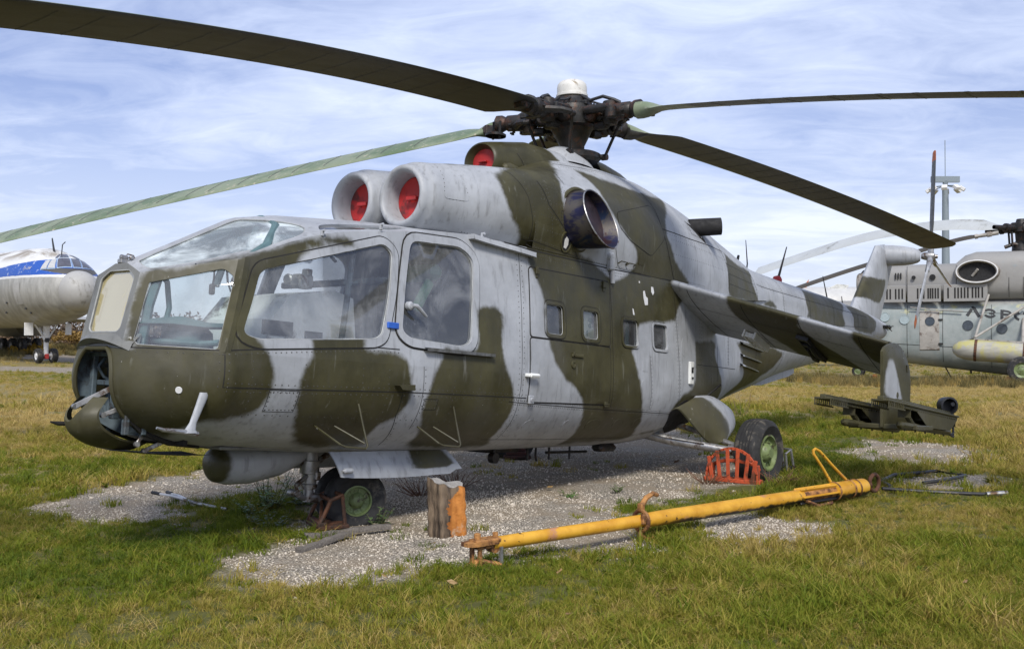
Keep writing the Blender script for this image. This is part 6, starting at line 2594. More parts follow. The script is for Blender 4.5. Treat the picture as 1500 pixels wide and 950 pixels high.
rocks = [rock(60 + i) for i in range(7)]
SX, SS, ST = [], [], []
for n_, d0, d1, lo, hi in ((90000, 4.4, 9.5, .0035, .010), (60000, 9.5, 20, .006, .014), (500, 4.4, 14, .012, .026)):
    x, y, d = field(n_, d0, d1, .56)
    g = gravel(x, y) + (fbm(x, y, .45, 11, 3) - .5) * .9
    cl_ = fbm(x, y, .7, 71, 4)
    kk = (g > rng.uniform(-.34, .16, n_)) & (cl_ > rng.uniform(.22, .56, n_))
    x, y = x[kk], y[kk]
    s = lo * (hi / lo) ** (rng.uniform(0, 1, len(x)) ** 2)
    SX.append(np.stack([x, y, terrain(x, y) - .008 + s * .12], 1))
    SS.append(s)
    ST.append(np.clip(rng.normal(.50, .22, len(x)), 0, 1))
N_ = sum(len(s) for s in SS)
scatter('gravel', cat(SX), cat(SS), rng.uniform(0, 6.28, (N_, 3)), rng.integers(0, 7, N_), cat(ST), rocks, m)

# fallen leaves
m, n, l, b = mat_new('fallen leaf')
t = NT(m)
at = n.new('ShaderNodeAttribute')
at.attribute_type = 'INSTANCER'
at.attribute_name = 'tone'
l.new(t.ramp(at.outputs['Fac'], 0, 1, (.09, .045, .02, 1), (.30, .19, .07, 1)), b.inputs['Base Color'])
lm = bpy.data.meshes.new('leaf')
lm.from_pydata([(0, -.03, 0), (.018, -.008, .006), (.014, .018, .004), (0, .034, .012), (-.014, .018, .004), (-.018, -.008, .006)], [], [(0, 1, 2, 3), (0, 3, 4, 5)])
lm.materials.append(m)
x, y, d = field(260, 4.6, 22)
scatter('fallen_leaves', np.stack([x, y, terrain(x, y) + .03], 1), rng.uniform(.5, 1.2, 260), rng.uniform(-.5, .5, (260, 3)) + np.array([0, 0, 1]) * rng.uniform(0, 6.28, (260, 1)), np.zeros(260), rng.uniform(0, 1, 260), [lm], m)

# ------------------------------------------------------------------ small things on the ground
def yellow_mat():
    m, n, l, b = mat_new('chipped yellow tow bar paint')
    t = NT(m)
    o = t.obj()
    a = t.noise(5, 6, .65, vec=o)
    c = t.mix(t.mrange(a, .3, .7), (.47, .22, .012, 1), (.66, .36, .035, 1))
    c = t.mix(t.mrange(t.noise(3.1, 7, .7, vec=o, dist=.5), .60, .68, 0, .85), c, (.42, .20, .12, 1))
    c = t.mix(t.mrange(t.noise(13, 6, .7, vec=o), .635, .66), c, (.045, .025, .015, 1))
    # scorched tar along the lower edge
    sep = n.new('ShaderNodeSeparateXYZ')
    l.new(o, sep.inputs[0])
    low = t.math('ADD', sep.outputs[2], t.math('MULTIPLY', t.math('SUBTRACT', t.noise(16, 4, .6, vec=o), .5), .07))
    k = t.math('MULTIPLY', t.mrange(low, -.034, -.012, 1, 0), t.mrange(sep.outputs[0], 1.25, 1.9, 0, 1))
    c = t.mix(k, c, (.012, .010, .009, 1))
    l.new(c, b.inputs['Base Color'])
    b.inputs['Roughness'].default_value = .45
    l.new(t.bump(t.noise(22, 5, .6, vec=o), .25, .008), b.inputs['Normal'])
    return m


M['yellow'] = yellow_mat()
M['orangerust'] = simple('rust over yellow paint', (.36, .17, .05), .7, .0, .45, 16, (.09, .035, .015), .75, bump=.5)
A_, B_ = np.array([-.50, -1.965, .135]), np.array([3.70, -2.965, .115])
ax = B_ - A_
Lb = np.linalg.norm(ax)
tb = empty('tow_bar', tuple(A_), (0, math.asin((A_[2] - B_[2]) / Lb), math.atan2(ax[1], ax[0])))
tag(tb, 'long yellow steel tow bar lying across gravel and grass in front', 'tow bar')
q = MB()
q.lathe([(.02, .041), (.20, .042), (1.36, .044), (1.37, .049), (1.55, .054), (2.4, .056), (3.2, .056), (3.25, .050)], (0, 0, 0), (1, 0, 0), 28, True, True)
q.build('bar_tube', M['yellow'], tb)
q = MB()
q.lathe([(3.70, .05), (3.705, .074), (3.95, .074), (3.96, .067), (4.02, .074), (4.16, .074), (4.20, .05)], (0, 0, 0), (1, 0, 0), 26, True, True)
for t_ in np.linspace(0, 2 * math.pi, 7)[:-1]:
    q.box((3.46, .058 * math.cos(t_), .058 * math.sin(t_)), (.52, .03, .014), Matrix.Rotation(t_, 3, 'X'), .003)
q.build('bar_head', M['yellow'], tb)
q = MB()
q.lathe([(3.2, .05), (3.75, .05)], (0, 0, 0), (1, 0, 0), 14)
for x in (3.72, 3.945, 4.03):
    q.lathe([(x - .012, .077), (x, .082), (x + .012, .077)], (0, 0, 0), (1, 0, 0), 24)
q.tube([(3.25, -.04, -.03), (3.4, -.07, -.085), (3.6, -.06, -.08)], .014, 7)
q.tube([(3.22, .02, -.05), (3.42, -.02, -.10), (3.66, -.02, -.08)], .012, 7)
q.build('bar_rust_band', M['orangerust'], tb)
q = MB()
q.tube([(3.74, .03, .05), (3.63, .05, .20), (3.515, .06, .325), (3.515, .065, .355), (3.545, .065, .368), (3.60, .06, .345), (3.76, .05, .22), (3.97, .03, .06)], .013, 8)
q.build('bar_handle', M['yellow'], tb)
q = MB()
q.tube([(4.34 + .075 * math.cos(t_), 0, .02 + .075 * math.sin(t_)) for t_ in np.linspace(0, 2 * math.pi, 21)[:-1]], .018, 8, closed=True)
q.tube([(4.18, 0, 0), (4.27, 0, .01)], .03, 8)
q.build('tow_ring', M['rusty'], tb)
q = MB()
q.box((-.03, 0, .03), (.19, .10, .022), bev=.006)
q.box((-.03, 0, -.012), (.15, .07, .018), bev=.005)
q.prism([(-.16, -.035), (-.10, -.06), (.06, -.055), (.12, -.02), (.12, .02), (.06, .05), (-.10, .055), (-.16, .035)], (-.03, 0, .018), (1, 0, 0), (0, 1, 0), (0, 0, 1), .024)
q.lathe([(-.02, .022), (.035, .022), (.04, .012)], (-.09, 0, .04), (0, 0, 1), 8, True, True)
q.lathe([(-.02, .018), (.03, .018)], (.05, 0, .04), (0, 0, 1), 8, True, True)
q.box((-.12, .015, -.06), (.022, .03, .13), bev=.003)
q.box((-.085, -.02, -.065), (.026, .022, .12), bev=.003)
q.tube([(-.15, .04, -.125), (-.09, .0, -.09), (.02, -.03, -.115), (.06, -.05, -.128)], .014, 7)
q.tube([(-.1, .0, -.09), (-.13, -.03, -.128)], .013, 7)
q.lathe([(-.03, .035), (.03, .035)], (.03, -.0, -.02), (0, 1, 0), 12, True, True)
q.build('fork_coupling', M['orangerust'], tb)
q = MB()
q.box((.06, -.05, -.075), (.022, .012, .12))
q.build('coupling_pin', M['steel'], tb)
q = MB()
q.tube([(1.36, .072 * math.cos(t_), .072 * math.sin(t_)) for t_ in np.linspace(0, 2 * math.pi, 19)[:-1]], .016, 7, closed=True)
q.box((1.36, .0, .095), (.04, .05, .06), bev=.008)
q.tube([(1.36, 0, .10), (1.40, -.01, .16), (1.47, -.01, .185), (1.52, -.01, .17)], [.022, .02, .018, .014], 8)
q.tube([(1.36, 0, -.06), (1.34, -.01, -.10), (1.40, -.02, -.135), (1.47, -.02, -.13)], [.018, .018, .016, .012], 8)
q.box((1.33, -.05, .02), (.03, .03, .07), bev=.005)
q.build('bar_clamp', M['orangerust'], tb)

# split log
m, n, l, b = mat_new('old bark')
t = NT(m)
o = t.obj()
f = t.noise(16, 6, .65, vec=o, sc3=(1, 1, .18), dist=.4)
c = t.mix(t.mrange(f, .35, .65), (.05, .034, .022, 1), (.22, .16, .105, 1))
l.new(c, b.inputs['Base Color'])
b.inputs['Roughness'].default_value = .95
l.new(t.bump(f, 1.0, .03), b.inputs['Normal'])
M['bark'] = m
m, n, l, b = mat_new('orange split wood')
t = NT(m)
o = t.obj()
f = t.noise(20, 6, .65, vec=o, sc3=(1, 1, .12))
c = t.mix(t.mrange(f, .35, .65), (.36, .12, .018, 1), (.54, .21, .04, 1))
g = t.mrange(t.noise(5, 6, .7, vec=o), .56, .66)
c = t.mix(g, c, (.42, .28, .17, 1))
l.new(c, b.inputs['Base Color'])
b.inputs['Roughness'].default_value = .8
l.new(t.bump(t.noise(14, 6, .65, vec=o), .8, .02), b.inputs['Normal'])
M['splitwood'] = m
M['greywood'] = simple('weathered grey wood', (.135, .12, .105), .9, var=.45, scale=9, sc3=(8, 1, 8), bump=.6, bscale=30)
M['endgrain'] = simple('grey end grain', (.27, .255, .235), .9, var=.35, scale=30, bump=.6, bscale=40)
lg = empty('log_stump', (.10, -1.07, 0), (0, 0, R(-15)))
tag(lg, 'split upright log with rough bark and an orange cut face on gravel', 'log')
nA, nH = 96, 40
ph0 = np.linspace(0, 2 * math.pi, nA + 1)[:-1]
rad = .135 * (1 + .08 * np.sin(ph0 * 3 + 1) + .05 * np.sin(ph0 * 7) + .03 * np.sin(ph0 * 13 + 2) + .015 * np.sin(ph0 * 19))
lx, ly = rad * np.cos(ph0), rad * np.sin(ph0)
cut = -.082 + .012 * np.sin(lx * 25 + 1)
ly2 = np.maximum(ly, cut)                     # split face looks to local -y
is_cut = (ly < cut + .02) & (lx > -.085)
G = []
for k, z in enumerate(np.linspace(0, 1, nH)):
    hgt_ = .42 - .05 * (lx / .135 + 1) / 2 + .012 * np.sin(ph0 * 5) - .03 * np.clip(-ly / .1, 0, 1)
    wob = 1 + .02 * math.sin(k * .6)
    G.append(np.stack([lx * wob + .015 * (1 - z), ly2 * wob + np.where(is_cut, .004 * np.sin(lx * 60 + k * .4), 0), hgt_ * z - .01], -1))
G = np.array(G)
q, q2 = MB(), MB()
for i in range(nH - 1):
    for j in range(nA):
        jj = (j + 1) % nA
        (q2 if (is_cut[j] and is_cut[jj] and not (i > 31 + 8 * lx[j] / .1 and lx[j] < .06) and not (lx[j] < -.045 + .018 * math.sin(i * .55) + .01 * math.sin(i * 1.7))) else q).add([G[i, j], G[i, jj], G[i + 1, jj], G[i + 1, j]], [(0, 1, 2, 3)])


def weld(mb):
    V = np.round(np.concatenate(mb.V), 5)
    u, inv = np.unique(V, axis=0, return_inverse=True)
    inv = np.asarray(inv).ravel()
    mb.V, mb.F, mb.n = [u], [[int(inv[i]) for i in f] for f in mb.F], len(u)
    return mb


weld(q).build('bark', M['bark'], lg, sharp=70)
weld(q2).build('split_face', M['splitwood'], lg, sharp=70)
q = MB().add(np.concatenate([G[-1] + (0, 0, .001), [G[-1].mean(0) + (0, 0, .004)]]), [(j, (j + 1) % nA, nA) for j in range(nA)])
q.build('end_grain', M['endgrain'], lg)

# two grey planks
for (x0, y0, x1, y1, z_, w_, label) in ((-.96, -.69, -.42, -.60, .03, .05, 'shorter weathered grey plank lying nearest on the white gravel'), (-.62, -.36, -.06, -.66, .036, .05, 'longer weathered grey plank behind the other by the nose wheel')):
    p0, p1 = np.array([x0, y0]), np.array([x1, y1])
    L_ = np.linalg.norm(p1 - p0)
    P_ = MB()
    G = []
    for s in np.linspace(-.5, .5, 13):
        wv = 1 + .06 * math.sin(s * 17) + .04 * math.sin(s * 41)
        hh = .034 + .004 * math.sin(s * 23)
        pf = [(-w_ / 2 * wv, 0), (-w_ / 2 * wv, hh * .8), (-w_ / 2 * wv * .85, hh), (0, hh * 1.04), (w_ / 2 * wv * .85, hh), (w_ / 2 * wv, hh * .8), (w_ / 2 * wv, 0)]
        G.append([(s * L_, a, h + .006 * math.sin(s * 5)) for a, h in pf])
    P_.grid(G, close_v=True)
    P_.F += [tuple(range(7))[::-1], tuple(range(12 * 7, 13 * 7))]
    o = P_.build('plank', M['greywood'], None, sharp=40)
    o.location = ((x0 + x1) / 2, (y0 + y1) / 2, z_ - .03)
    o.rotation_euler = (R(2), R(-1.5), math.atan2(*(p1 - p0)[::-1]))
    tag(o, label, 'plank', 'planks by the nose wheel')

# nose wheel chock: rusty angle iron A-frame
ck = empty('wheel_chock', (-.23, -.16, 0), (0, 0, R(-25)))
tag(ck, 'rusty brown angle iron chock in front of the twin nose wheels', 'wheel chock', 'wheel chocks')
q = MB()
q.box((0, 0, .02), (.24, .34, .03), bev=.005)
q.box((-.08, 0, .045), (.05, .34, .03), bev=.005)
q.build('base_plate', M['rusty'], ck)
q = MB()
for y in (-.15, .15):
    q.tube([(-.11, y, .03), (-.02, y, .22), (.07, y * .95, .25)], .016, 6)
    q.tube([(.09, y, .03), (.07, y, .25)], .015, 6)
q.tube([(-.02, -.15, .22), (-.02, .15, .22)], .015, 6)
q.tube([(.07, -.15, .25), (.07, .15, .25)], .015, 6)
q.tube([(-.10, -.15, .04), (.0, .15, .20)], .013, 6)
q.build('chock_frame', M['rusty'], ck)
# main wheel chock, port: orange fan of bars
ck = empty('wheel_chock', (3.84, -1.53, 0), (0, 0, R(-90)))
tag(ck, 'orange barred wheel chock standing in front of the near main wheel', 'wheel chock', 'wheel chocks')
ck.scale = (1.12, .5, 1.32)
arc = [(.245 * math.cos(t_), 0, .02 + .235 * math.sin(t_) ** .85) for t_ in np.linspace(0.02, math.pi - .02, 21)]
q = MB()
for a_, b_ in zip(arc[:-1], arc[1:]):
    a_, b_ = np.array(a_), np.array(b_)
    q.box((a_ + b_) / 2, (np.linalg.norm(b_ - a_) * 1.15, .05, .018), Vector(b_ - a_).to_track_quat('X', 'Y').to_matrix() if False else Matrix.Rotation(-math.atan2(b_[2] - a_[2], b_[0] - a_[0]), 3, 'Y'))
arc2 = [(.22 * math.cos(t_), .20 - .10 * math.sin(t_), .10 + .06 * math.sin(t_)) for t_ in np.linspace(0, math.pi, 15)]
q.tube(arc2, .014, 6)
q.build('chock_arch', M['orange'], ck)
for x in (-.18, -.11, -.03, .05, .13, .19):
    h = .02 + .235 * math.sin(math.acos(max(-1, min(1, x / .245)))) ** .85
    q = MB()
    q.box((x * 1.12, -.02, h / 2), (.034, .020, h), Matrix.Rotation(R(14 * x / .2), 3, 'Y'), .003)
    q.build('chock_bar', M['orange'], ck)
q = MB()
q.box((0, -.02, .015), (.54, .03, .03), bev=.004)
q.box((0, .20, .015), (.50, .03, .03), bev=.004)
for x in (-.24, .24):
    q.box((x, .09, .015), (.03, .24, .03), bev=.004)
    q.box((x * .9, .10, .075), (.02, .20, .12), bev=.004)
q.build('base_frame', M['orange'], ck)
# far main wheel chock, dark red blocks
ck = empty('wheel_chock', (4.16, 1.42, 0), (0, 0, R(-50)))
tag(ck, 'dark red stepped wheel chock under the belly at the far main wheel', 'wheel chock', 'wheel chocks')
M['darkred'] = simple('dark red chock paint', (.055, .018, .015), .8, var=.4, dirt=(.02, .015, .012), dirt_amt=.5)
q = MB()
q.box((0, 0, .02), (.32, .24, .04), bev=.006)
q.build('base_frame', M['darkred'], ck)
q = MB()
q.box((0, .02, .06), (.27, .19, .035), bev=.006)
q.box((0, .05, .10), (.21, .15, .035), bev=.006)
q.box((-.05, .06, .14), (.13, .10, .03), bev=.006)
q.build('chock_block', M['darkred'], ck)
# grey tie-down behind the main wheel
tj = empty('tie_down_frame', (4.93, -1.60, 0), (0, 0, R(-20)))
tag(tj, 'small grey steel tie down frame behind the near main wheel', 'frame')
q = MB()
q.tube([(0, -.06, .02), (-.02, -.06, .20), (.06, -.06, .24), (.10, -.06, .05)], .014, 6)
q.tube([(0, .08, .02), (-.02, .08, .20), (.06, .08, .24), (.10, .08, .05)], .014, 6)
q.tube([(.06, -.06, .24), (.06, .08, .24)], .012, 6)
q.build('frame_loop', M['steel'], tj)
q = MB()
q.prism([(-.10, 0), (.30, 0), (.30, .02), (.10, .06), (-.02, .08), (-.10, .05)], (.0, .0, .0), (1, 0, 0), (0, 0, 1), (0, 1, 0), .12)
q.build('frame_foot', M['oily'], tj)
# old pipe with a black grip and bright lever, left of the pad
hp = empty('hand_pump_lever', (-.29, 1.70, .0), (0, 0, R(-86)))
hp.scale = (.72, .72, .72)
tag(hp, 'grey pipe with bright lever and black grip on the gravel before the radar pod', 'lever')
q = MB()
q.tube([(-.15, .02, .07), (.10, .0, .05), (.35, -.03, .035), (.62, -.05, .03), (1.0, -.1, .03)], .02, 8)
q.build('pipe', M['steel'], hp)
q = MB()
q.tube([(-.24, .08, .08), (-.05, .05, .08), (.16, .0, .06)], .014, 7)
q.tube([(-.26, -.08, .10), (-.08, -.05, .09), (.10, .0, .06)], .014, 7)
q.build('lever', M['tapewhite'], hp)
q = MB()
q.tube([(-.34, .10, .09), (-.22, .08, .085)], .022, 8)
q.tube([(-.36, -.10, .11), (-.24, -.08, .10)], .022, 8)
q.build('grip', M['cable'], hp)
# hose loop at the right
hs = MB()
hs.tube([(4.15, -2.98, .06), (4.6, -2.75, .03), (5.2, -2.68, .025), (5.75, -2.95, .03), (5.62, -3.28, .025), (5.1, -3.22, .03), (4.75, -3.1, .03)], .018, 8)
hs.tube([(4.0, -2.95, .05), (4.25, -3.2, .02), (4.35, -3.55, .02), (4.4, -3.75, .025)], .016, 8)
o = hs.build('rubber_hose', M['cable'])
hs.V = []
tag(o, 'black rubber hose lying in a loop past the tow bar ring', 'hose')
cl_ = MB()
for k in range(3):
    cl_.tube([(4.36 + .03 * k, -3.76 - .03 * k, .03), (4.44 + .03 * k, -3.86 - .02 * k, .04)], .022, 8)
o = cl_.build('hose_coupling', M['steel'], o)

# ------------------------------------------------------------------ weeds
def leafy(name, loc, h, nst, spread, leafn, leafs, col, label, group, seed, droop=.5, stemcol=(.10, .11, .04)):
    rg = np.random.default_rng(seed)
    e = empty(name, loc)
    tag(e, label, 'weed', group)
    key = 'weed%s' % (col,)
    if key not in M:
        M[key] = simple('weed leaf', col, .55, var=.45, scale=20)
    if 'stem%s' % (stemcol,) not in M:
        M['stem%s' % (stemcol,)] = simple('weed stem', stemcol, .7, var=.3)
    st, lf_ = MB(), MB()
    for i in range(nst):
        a = rg.uniform(0, 6.28)
        r = spread * math.sqrt(rg.uniform())
        b0 = np.array([r * .35 * math.cos(a), r * .35 * math.sin(a), -.01])
        hh = h * rg.uniform(.5, 1)
        tipp = b0 + np.array([r * math.cos(a), r * math.sin(a), hh])
        mid_p = (b0 + tipp) / 2 + rg.normal(0, .02, 3)
        st.tube([b0, mid_p, tipp], [.004, .003, .0015], 4, cap=False)
        for k in range(leafn):
            s = .12 + .88 * k / leafn + rg.uniform(0, .05)
            s = min(s, 1)
            p = (1 - s) ** 2 * b0 + 2 * s * (1 - s) * mid_p + s * s * tipp
            la = rg.uniform(0, 6.28)
            L_ = leafs * rg.uniform(.5, 1.2) * (1.1 - .5 * s)
            d = np.array([math.cos(la), math.sin(la), rg.uniform(-.2, .7) * (1 - droop * .5)])
            d /= np.linalg.norm(d)
            w = np.cross(d, (0, 0, 1.0))
            w /= np.linalg.norm(w) + 1e-9
            nrm = np.cross(w, d)
            V = [p, p + d * L_ * .35 + w * L_ * .24 + nrm * L_ * .06, p + d * L_ * .72 + w * L_ * .16, p + d * L_ - nrm * L_ * .15, p + d * L_ * .72 - w * L_ * .16, p + d * L_ * .35 - w * L_ * .24 + nrm * L_ * .06, p + d * L_ * .5 + nrm * L_ * .02]
            lf_.add(V, [(0, 1, 6), (1, 2, 6), (2, 3, 6), (3, 4, 6), (4, 5, 6), (5, 0, 6)])
    st.build('stems', M['stem%s' % (stemcol,)], e)['kind'] = 'stuff'
    lf_.build('leaves', M[key], e)['kind'] = 'stuff'
    return e


GW = (.085, .165, .040)
leafy('leafy_weed', (.02, .86, 0), .36, 16, .20, 9, .075, GW, 'tall bushy green weed left of the nose gear leg', 'green weeds round the nose wheel', 81)
leafy('leafy_weed', (.30, .74, 0), .30, 12, .18, 8, .08, (.065, .125, .045), 'darker leafy weed directly behind the nose gear leg', 'green weeds round the nose wheel', 82)
leafy('leafy_weed', (-.28, .70, 0), .16, 10, .16, 7, .06, GW, 'low green weed spreading between the pipe and the nose gear', 'green weeds round the nose wheel', 83)
leafy('leafy_weed', (.03, -.43, 0), .17, 9, .10, 7, .065, (.075, .125, .045), 'pale green weed in front of the near nose wheel', 'green weeds round the nose wheel', 84)
leafy('leafy_weed', (-.50, .22, 0), .14, 9, .15, 7, .06, (.06, .10, .03), 'small green weed at left of the rusty chock', 'green weeds round the nose wheel', 85)
RW = (.17, .075, .032)
for i, (x, y, h, lab) in enumerate(((1.35, .35, .17, 'reddish dry weed on the gravel behind the log'), (1.95, .45, .20, 'wide rust red dry weed in the belly shadow'), (3.70, -1.32, .17, 'rust red dry weed at the foot of the orange chock'), (4.0, -1.95, .15, 'brown dry weed between the orange chock and the tow bar'))):
    leafy('dry_weed', (x, y, 0), h, 26, .24, 6, .022, RW, lab, 'reddish dry weeds on the pad', 90 + i, stemcol=(.13, .06, .03))
leafy('seedling_weed', (2.1, -.75, 0), .07, 8, .10, 6, .05, GW, 'small green tuft of weed on bare gravel left of the bar clamp', 'weeds on bare gravel', 101)
leafy('seedling_weed', (2.65, -.95, 0), .07, 8, .09, 6, .045, (.09, .13, .04), 'second small green weed on bare gravel above the bar clamp', 'weeds on bare gravel', 102)
leafy('tall_dry_weed', (11.8, 2.1, 0), .55, 8, .22, 12, .035, (.13, .085, .05), 'tall brown dry weed in the field behind the main wheel', None, 103, stemcol=(.15, .10, .06))
leafy('yellow_weed', (8.35, -3.35, 0), .50, 9, .22, 12, .05, (.48, .28, .03), 'tall yellow autumn weed beyond the missile rails', 'yellow autumn weeds', 104, stemcol=(.22, .16, .05))
leafy('yellow_weed', (8.0, -2.75, 0), .22, 10, .25, 9, .045, (.40, .27, .05), 'low yellow weed beside the taller yellow weed', 'yellow autumn weeds', 105, stemcol=(.22, .16, .05))

# ------------------------------------------------------------------ big transport helicopter at the right
mi = empty('transport_helicopter', (45.66, 11.57, 0), (0, 0, math.atan2(-.9832, .1826)))
tag(mi, 'weathered pale grey transport helicopter with round windows and a long external tank', 'helicopter')
# own frame: x aft, y port (towards the camera is -y here), z up


def old_grey():
    m, n, l, b = mat_new('weathered airliner grey')
    t = NT(m)
    o = t.obj()
    a = t.noise(.9, 6, .65, vec=o)
    c = t.mix(t.mrange(a, .35, .65), (.215, .25, .245, 1), (.31, .335, .325, 1))
    sep = n.new('ShaderNodeSeparateXYZ')
    l.new(o, sep.inputs[0])
    up_ = t.mrange(t.math('ADD', sep.outputs[2], t.math('MULTIPLY', sep.outputs[0], .0)), 2.95, 3.3)
    c = t.mix(up_, c, (.27, .265, .255, 1))
    band_ = t.math('MULTIPLY', t.mrange(sep.outputs[2], 2.3, 3.0), t.mrange(sep.outputs[2], 3.05, 3.2, 1, 0))
    c = t.mix(t.math('MULTIPLY', t.mrange(t.noise(2.2, 7, .7, vec=o, sc3=(1, 1, .7)), .56, .62, 0, .7), band_), c, (.45, .43, .20, 1))
    c = t.mix(t.mrange(t.noise(3, 6, .7, vec=o, sc3=(3, 3, .3)), .58, .75, 0, .40), c, (.13, .11, .09, 1))
    c = t.mix(t.mrange(t.noise(1.7, 6, .7, vec=o), .60, .70, 0, .35), c, (.20, .27, .32, 1))
    l.new(c, b.inputs['Base Color'])
    b.inputs['Roughness'].default_value = .55
    l.new(t.bump(t.noise(1.6, 3, vec=o), .4, .05), b.inputs['Normal'])
    return m


M['oldgrey'] = old_grey()
M['tank'] = simple('tank with peeling yellow paint', (.34, .33, .29), .6, var=.2, scale=2, dirt=(.40, .37, .14), dirt_amt=.75, sc3=(1, 1, 4))
M['glassdark'] = simple('dark round window', (.05, .06, .07), .15, var=.3)
M['glasspale'] = simple('painted over window', (.30, .36, .37), .4, var=.1)
M['stencil'] = simple('black stencil paint', (.011, .013, .016), .6, var=.3)
M['beige'] = simple('faded beige steel', (.33, .31, .28), .6, var=.2, scale=3, dirt=(.12, .09, .07), dirt_amt=.4)


def hullz(x):
    return np.interp(x, [-9, -7.5, -5.5, 0, 1.2, 7, 14, 22], [2.0, 1.4, .8, .55, .41, -.28, -.5, .9]), np.interp(x, [-9, -7.5, -5.5, -2, 7, 14, 22], [2.2, 2.9, 3.3, 3.42, 3.40, 3.3, 3.0])


def hullw(x):
    return np.interp(x, [-9, -8, -6.5, -4.5, -2, 12, 22], [.1, .6, 1.0, 1.25, 1.32, 1.32, .5])


xs = np.concatenate([np.linspace(-9, -4, 14), np.linspace(-3.6, 22, 50)])
G = []
th = np.linspace(0, 2 * math.pi, 49)[:-1]
for x in xs:
    lo, hi = hullz(x)
    w = hullw(x)
    c_, s_ = np.cos(th), np.sin(th)
    e = .72
    G.append(np.stack([np.full(48, x), w * np.sign(c_) * np.abs(c_) ** e, (lo + hi) / 2 + (hi - lo) / 2 * np.sign(s_) * np.abs(s_) ** e], -1))
q = MB().grid(np.array(G), close_v=True)
q.F = [f[::-1] for f in q.F] + [tuple(range(48)), tuple(range((len(xs) - 1) * 48, len(xs) * 48))[::-1]]
q.build('fuselage', M['oldgrey'], mi, sharp=50)


def msurf(x, z, off=.0):
    lo, hi = hullz(x)
    s = np.clip((z - (lo + hi) / 2) / ((hi - lo) / 2), -1, 1)
    c = (1 - np.abs(s) ** (1 / .72 * 2)) if False else np.sqrt(np.clip(1 - np.abs(s) ** (2 / .72), 0, 1)) ** .72
    return np.array([x, -(float(hullw(x)) * c + off), z])


# engine deck and nacelle
q = MB()
G = []
for x, top_, hw in ((.12, 4.75, .50), (.30, 4.95, .62), (.9, 5.12, .72), (2.5, 5.14, .78), (4.6, 5.14, .84), (5.0, 5.5, .86), (5.5, 5.66, .88), (9.5, 5.6, .88), (12, 4.6, .7), (14, 3.4, .4)):
    b0 = 3.30
    zc = (top_ + b0) / 2
    row = []
    for a in np.linspace(-math.pi / 2, math.pi * 1.5, 41)[:-1]:
        c, s = math.cos(a), math.sin(a)
        row.append((x, 1.42 * hw * np.sign(c) * abs(c) ** .6, zc + (top_ - b0) / 2 * np.sign(s) * abs(s) ** .6))
    G.append(row)
q.grid(G, close_v=True)
q.F = [f[::-1] for f in q.F] + [tuple(range(40))]
q.build('engine_deck', M['oldgrey'], mi, sharp=40)
q = MB()
q.lathe([(-.02, .30), (-.10, .44), (-.02, .52), (.2, .56), (1.4, .60)], (.15, -.55, 4.25), (1, 0, 0), 28, True)
q.build('engine_intake', M['beige'], mi)
# louvre panels with slots
q = MB()
for x0, x1, sl in ((1.25, 2.40, (1.4, 1.55, 1.7, 1.95, 2.1, 2.25)), (2.48, 3.98, (2.95, 3.1, 3.22, 3.42, 3.52, 3.62, 3.74, 3.86)), (4.10, 6.0, (4.3, 4.6, 4.74, 4.88, 5.02, 5.16, 5.36, 5.5, 5.62, 5.78))):
    p_ = MB()
    p_.box(((x0 + x1) / 2, -1.36, 3.66), (x1 - x0, .05, .82), bev=.015)
    lp = p_.build('louvre_panel', M['oldgrey'], mi)
    for s in sl:
        z0 = 3.66
        MB().box((s, -1.39, z0), (.07, .012, .50)).build('slot', M['seam'], lp)
for x in (.62, .74, .86):
    MB().box((x + 1.3, -1.13, 4.55), (.06, .03, .30), Matrix.Rotation(R(0), 3, 'Y')).build('slot', M['seam'], mi)
for x, s in ((2.75, .1), (3.60, .14)):
    MB().lathe([(0, s), (.03, s * .9)], (x, -1.21, 4.45), (0, -1, 0), 16, cap1=True).build('drain_port', M['dark'], mi)
q = MB()
for k in range(4):
    q.box((7.75 + .14 * k, -1.17, 5.10), (.06, .03, .34), Matrix.Rotation(R(-12), 3, 'Y'))
    q.box((8.45 + .14 * k, -1.17, 5.10), (.06, .03, .34), Matrix.Rotation(R(-12), 3, 'Y'))
q.build('rear_slot', M['seam'], mi)['kind'] = 'stuff'
# oval exhaust
ex = MB()
th = np.linspace(0, 2 * math.pi, 49)[:-1]
G = []
for y, a, b_ in ((-.9, .98, .60), (-1.25, 1.0, .60), (-1.50, .93, .55), (-1.56, .88, .52), (-1.50, .84, .485), (-1.34, .80, .45)):
    G.append(np.stack([5.55 + a * np.cos(th), np.full(48, y), 4.64 + b_ * np.sin(th)], -1))
ex.grid(np.array(G), close_v=True)
ex.build('exhaust_cowl', M['beige'], mi, sharp=50)
q = MB().add(np.concatenate([G[-1], [(5.55, -1.32, 4.64)]]), [(i, (i + 1) % 48, 48) for i in range(48)])
q.build('exhaust_mouth', M['dark'], mi)
q = MB().tube(np.array(G[3]) + (0, -.012, 0), .03, 6, closed=True)
q.build('exhaust_lip', M['tapewhite'], mi)
MB().tube([(5.35, -1.33, 4.45), (5.6, -1.50, 4.75)], .06, 8).build('exhaust_strut', M['beige'], mi)
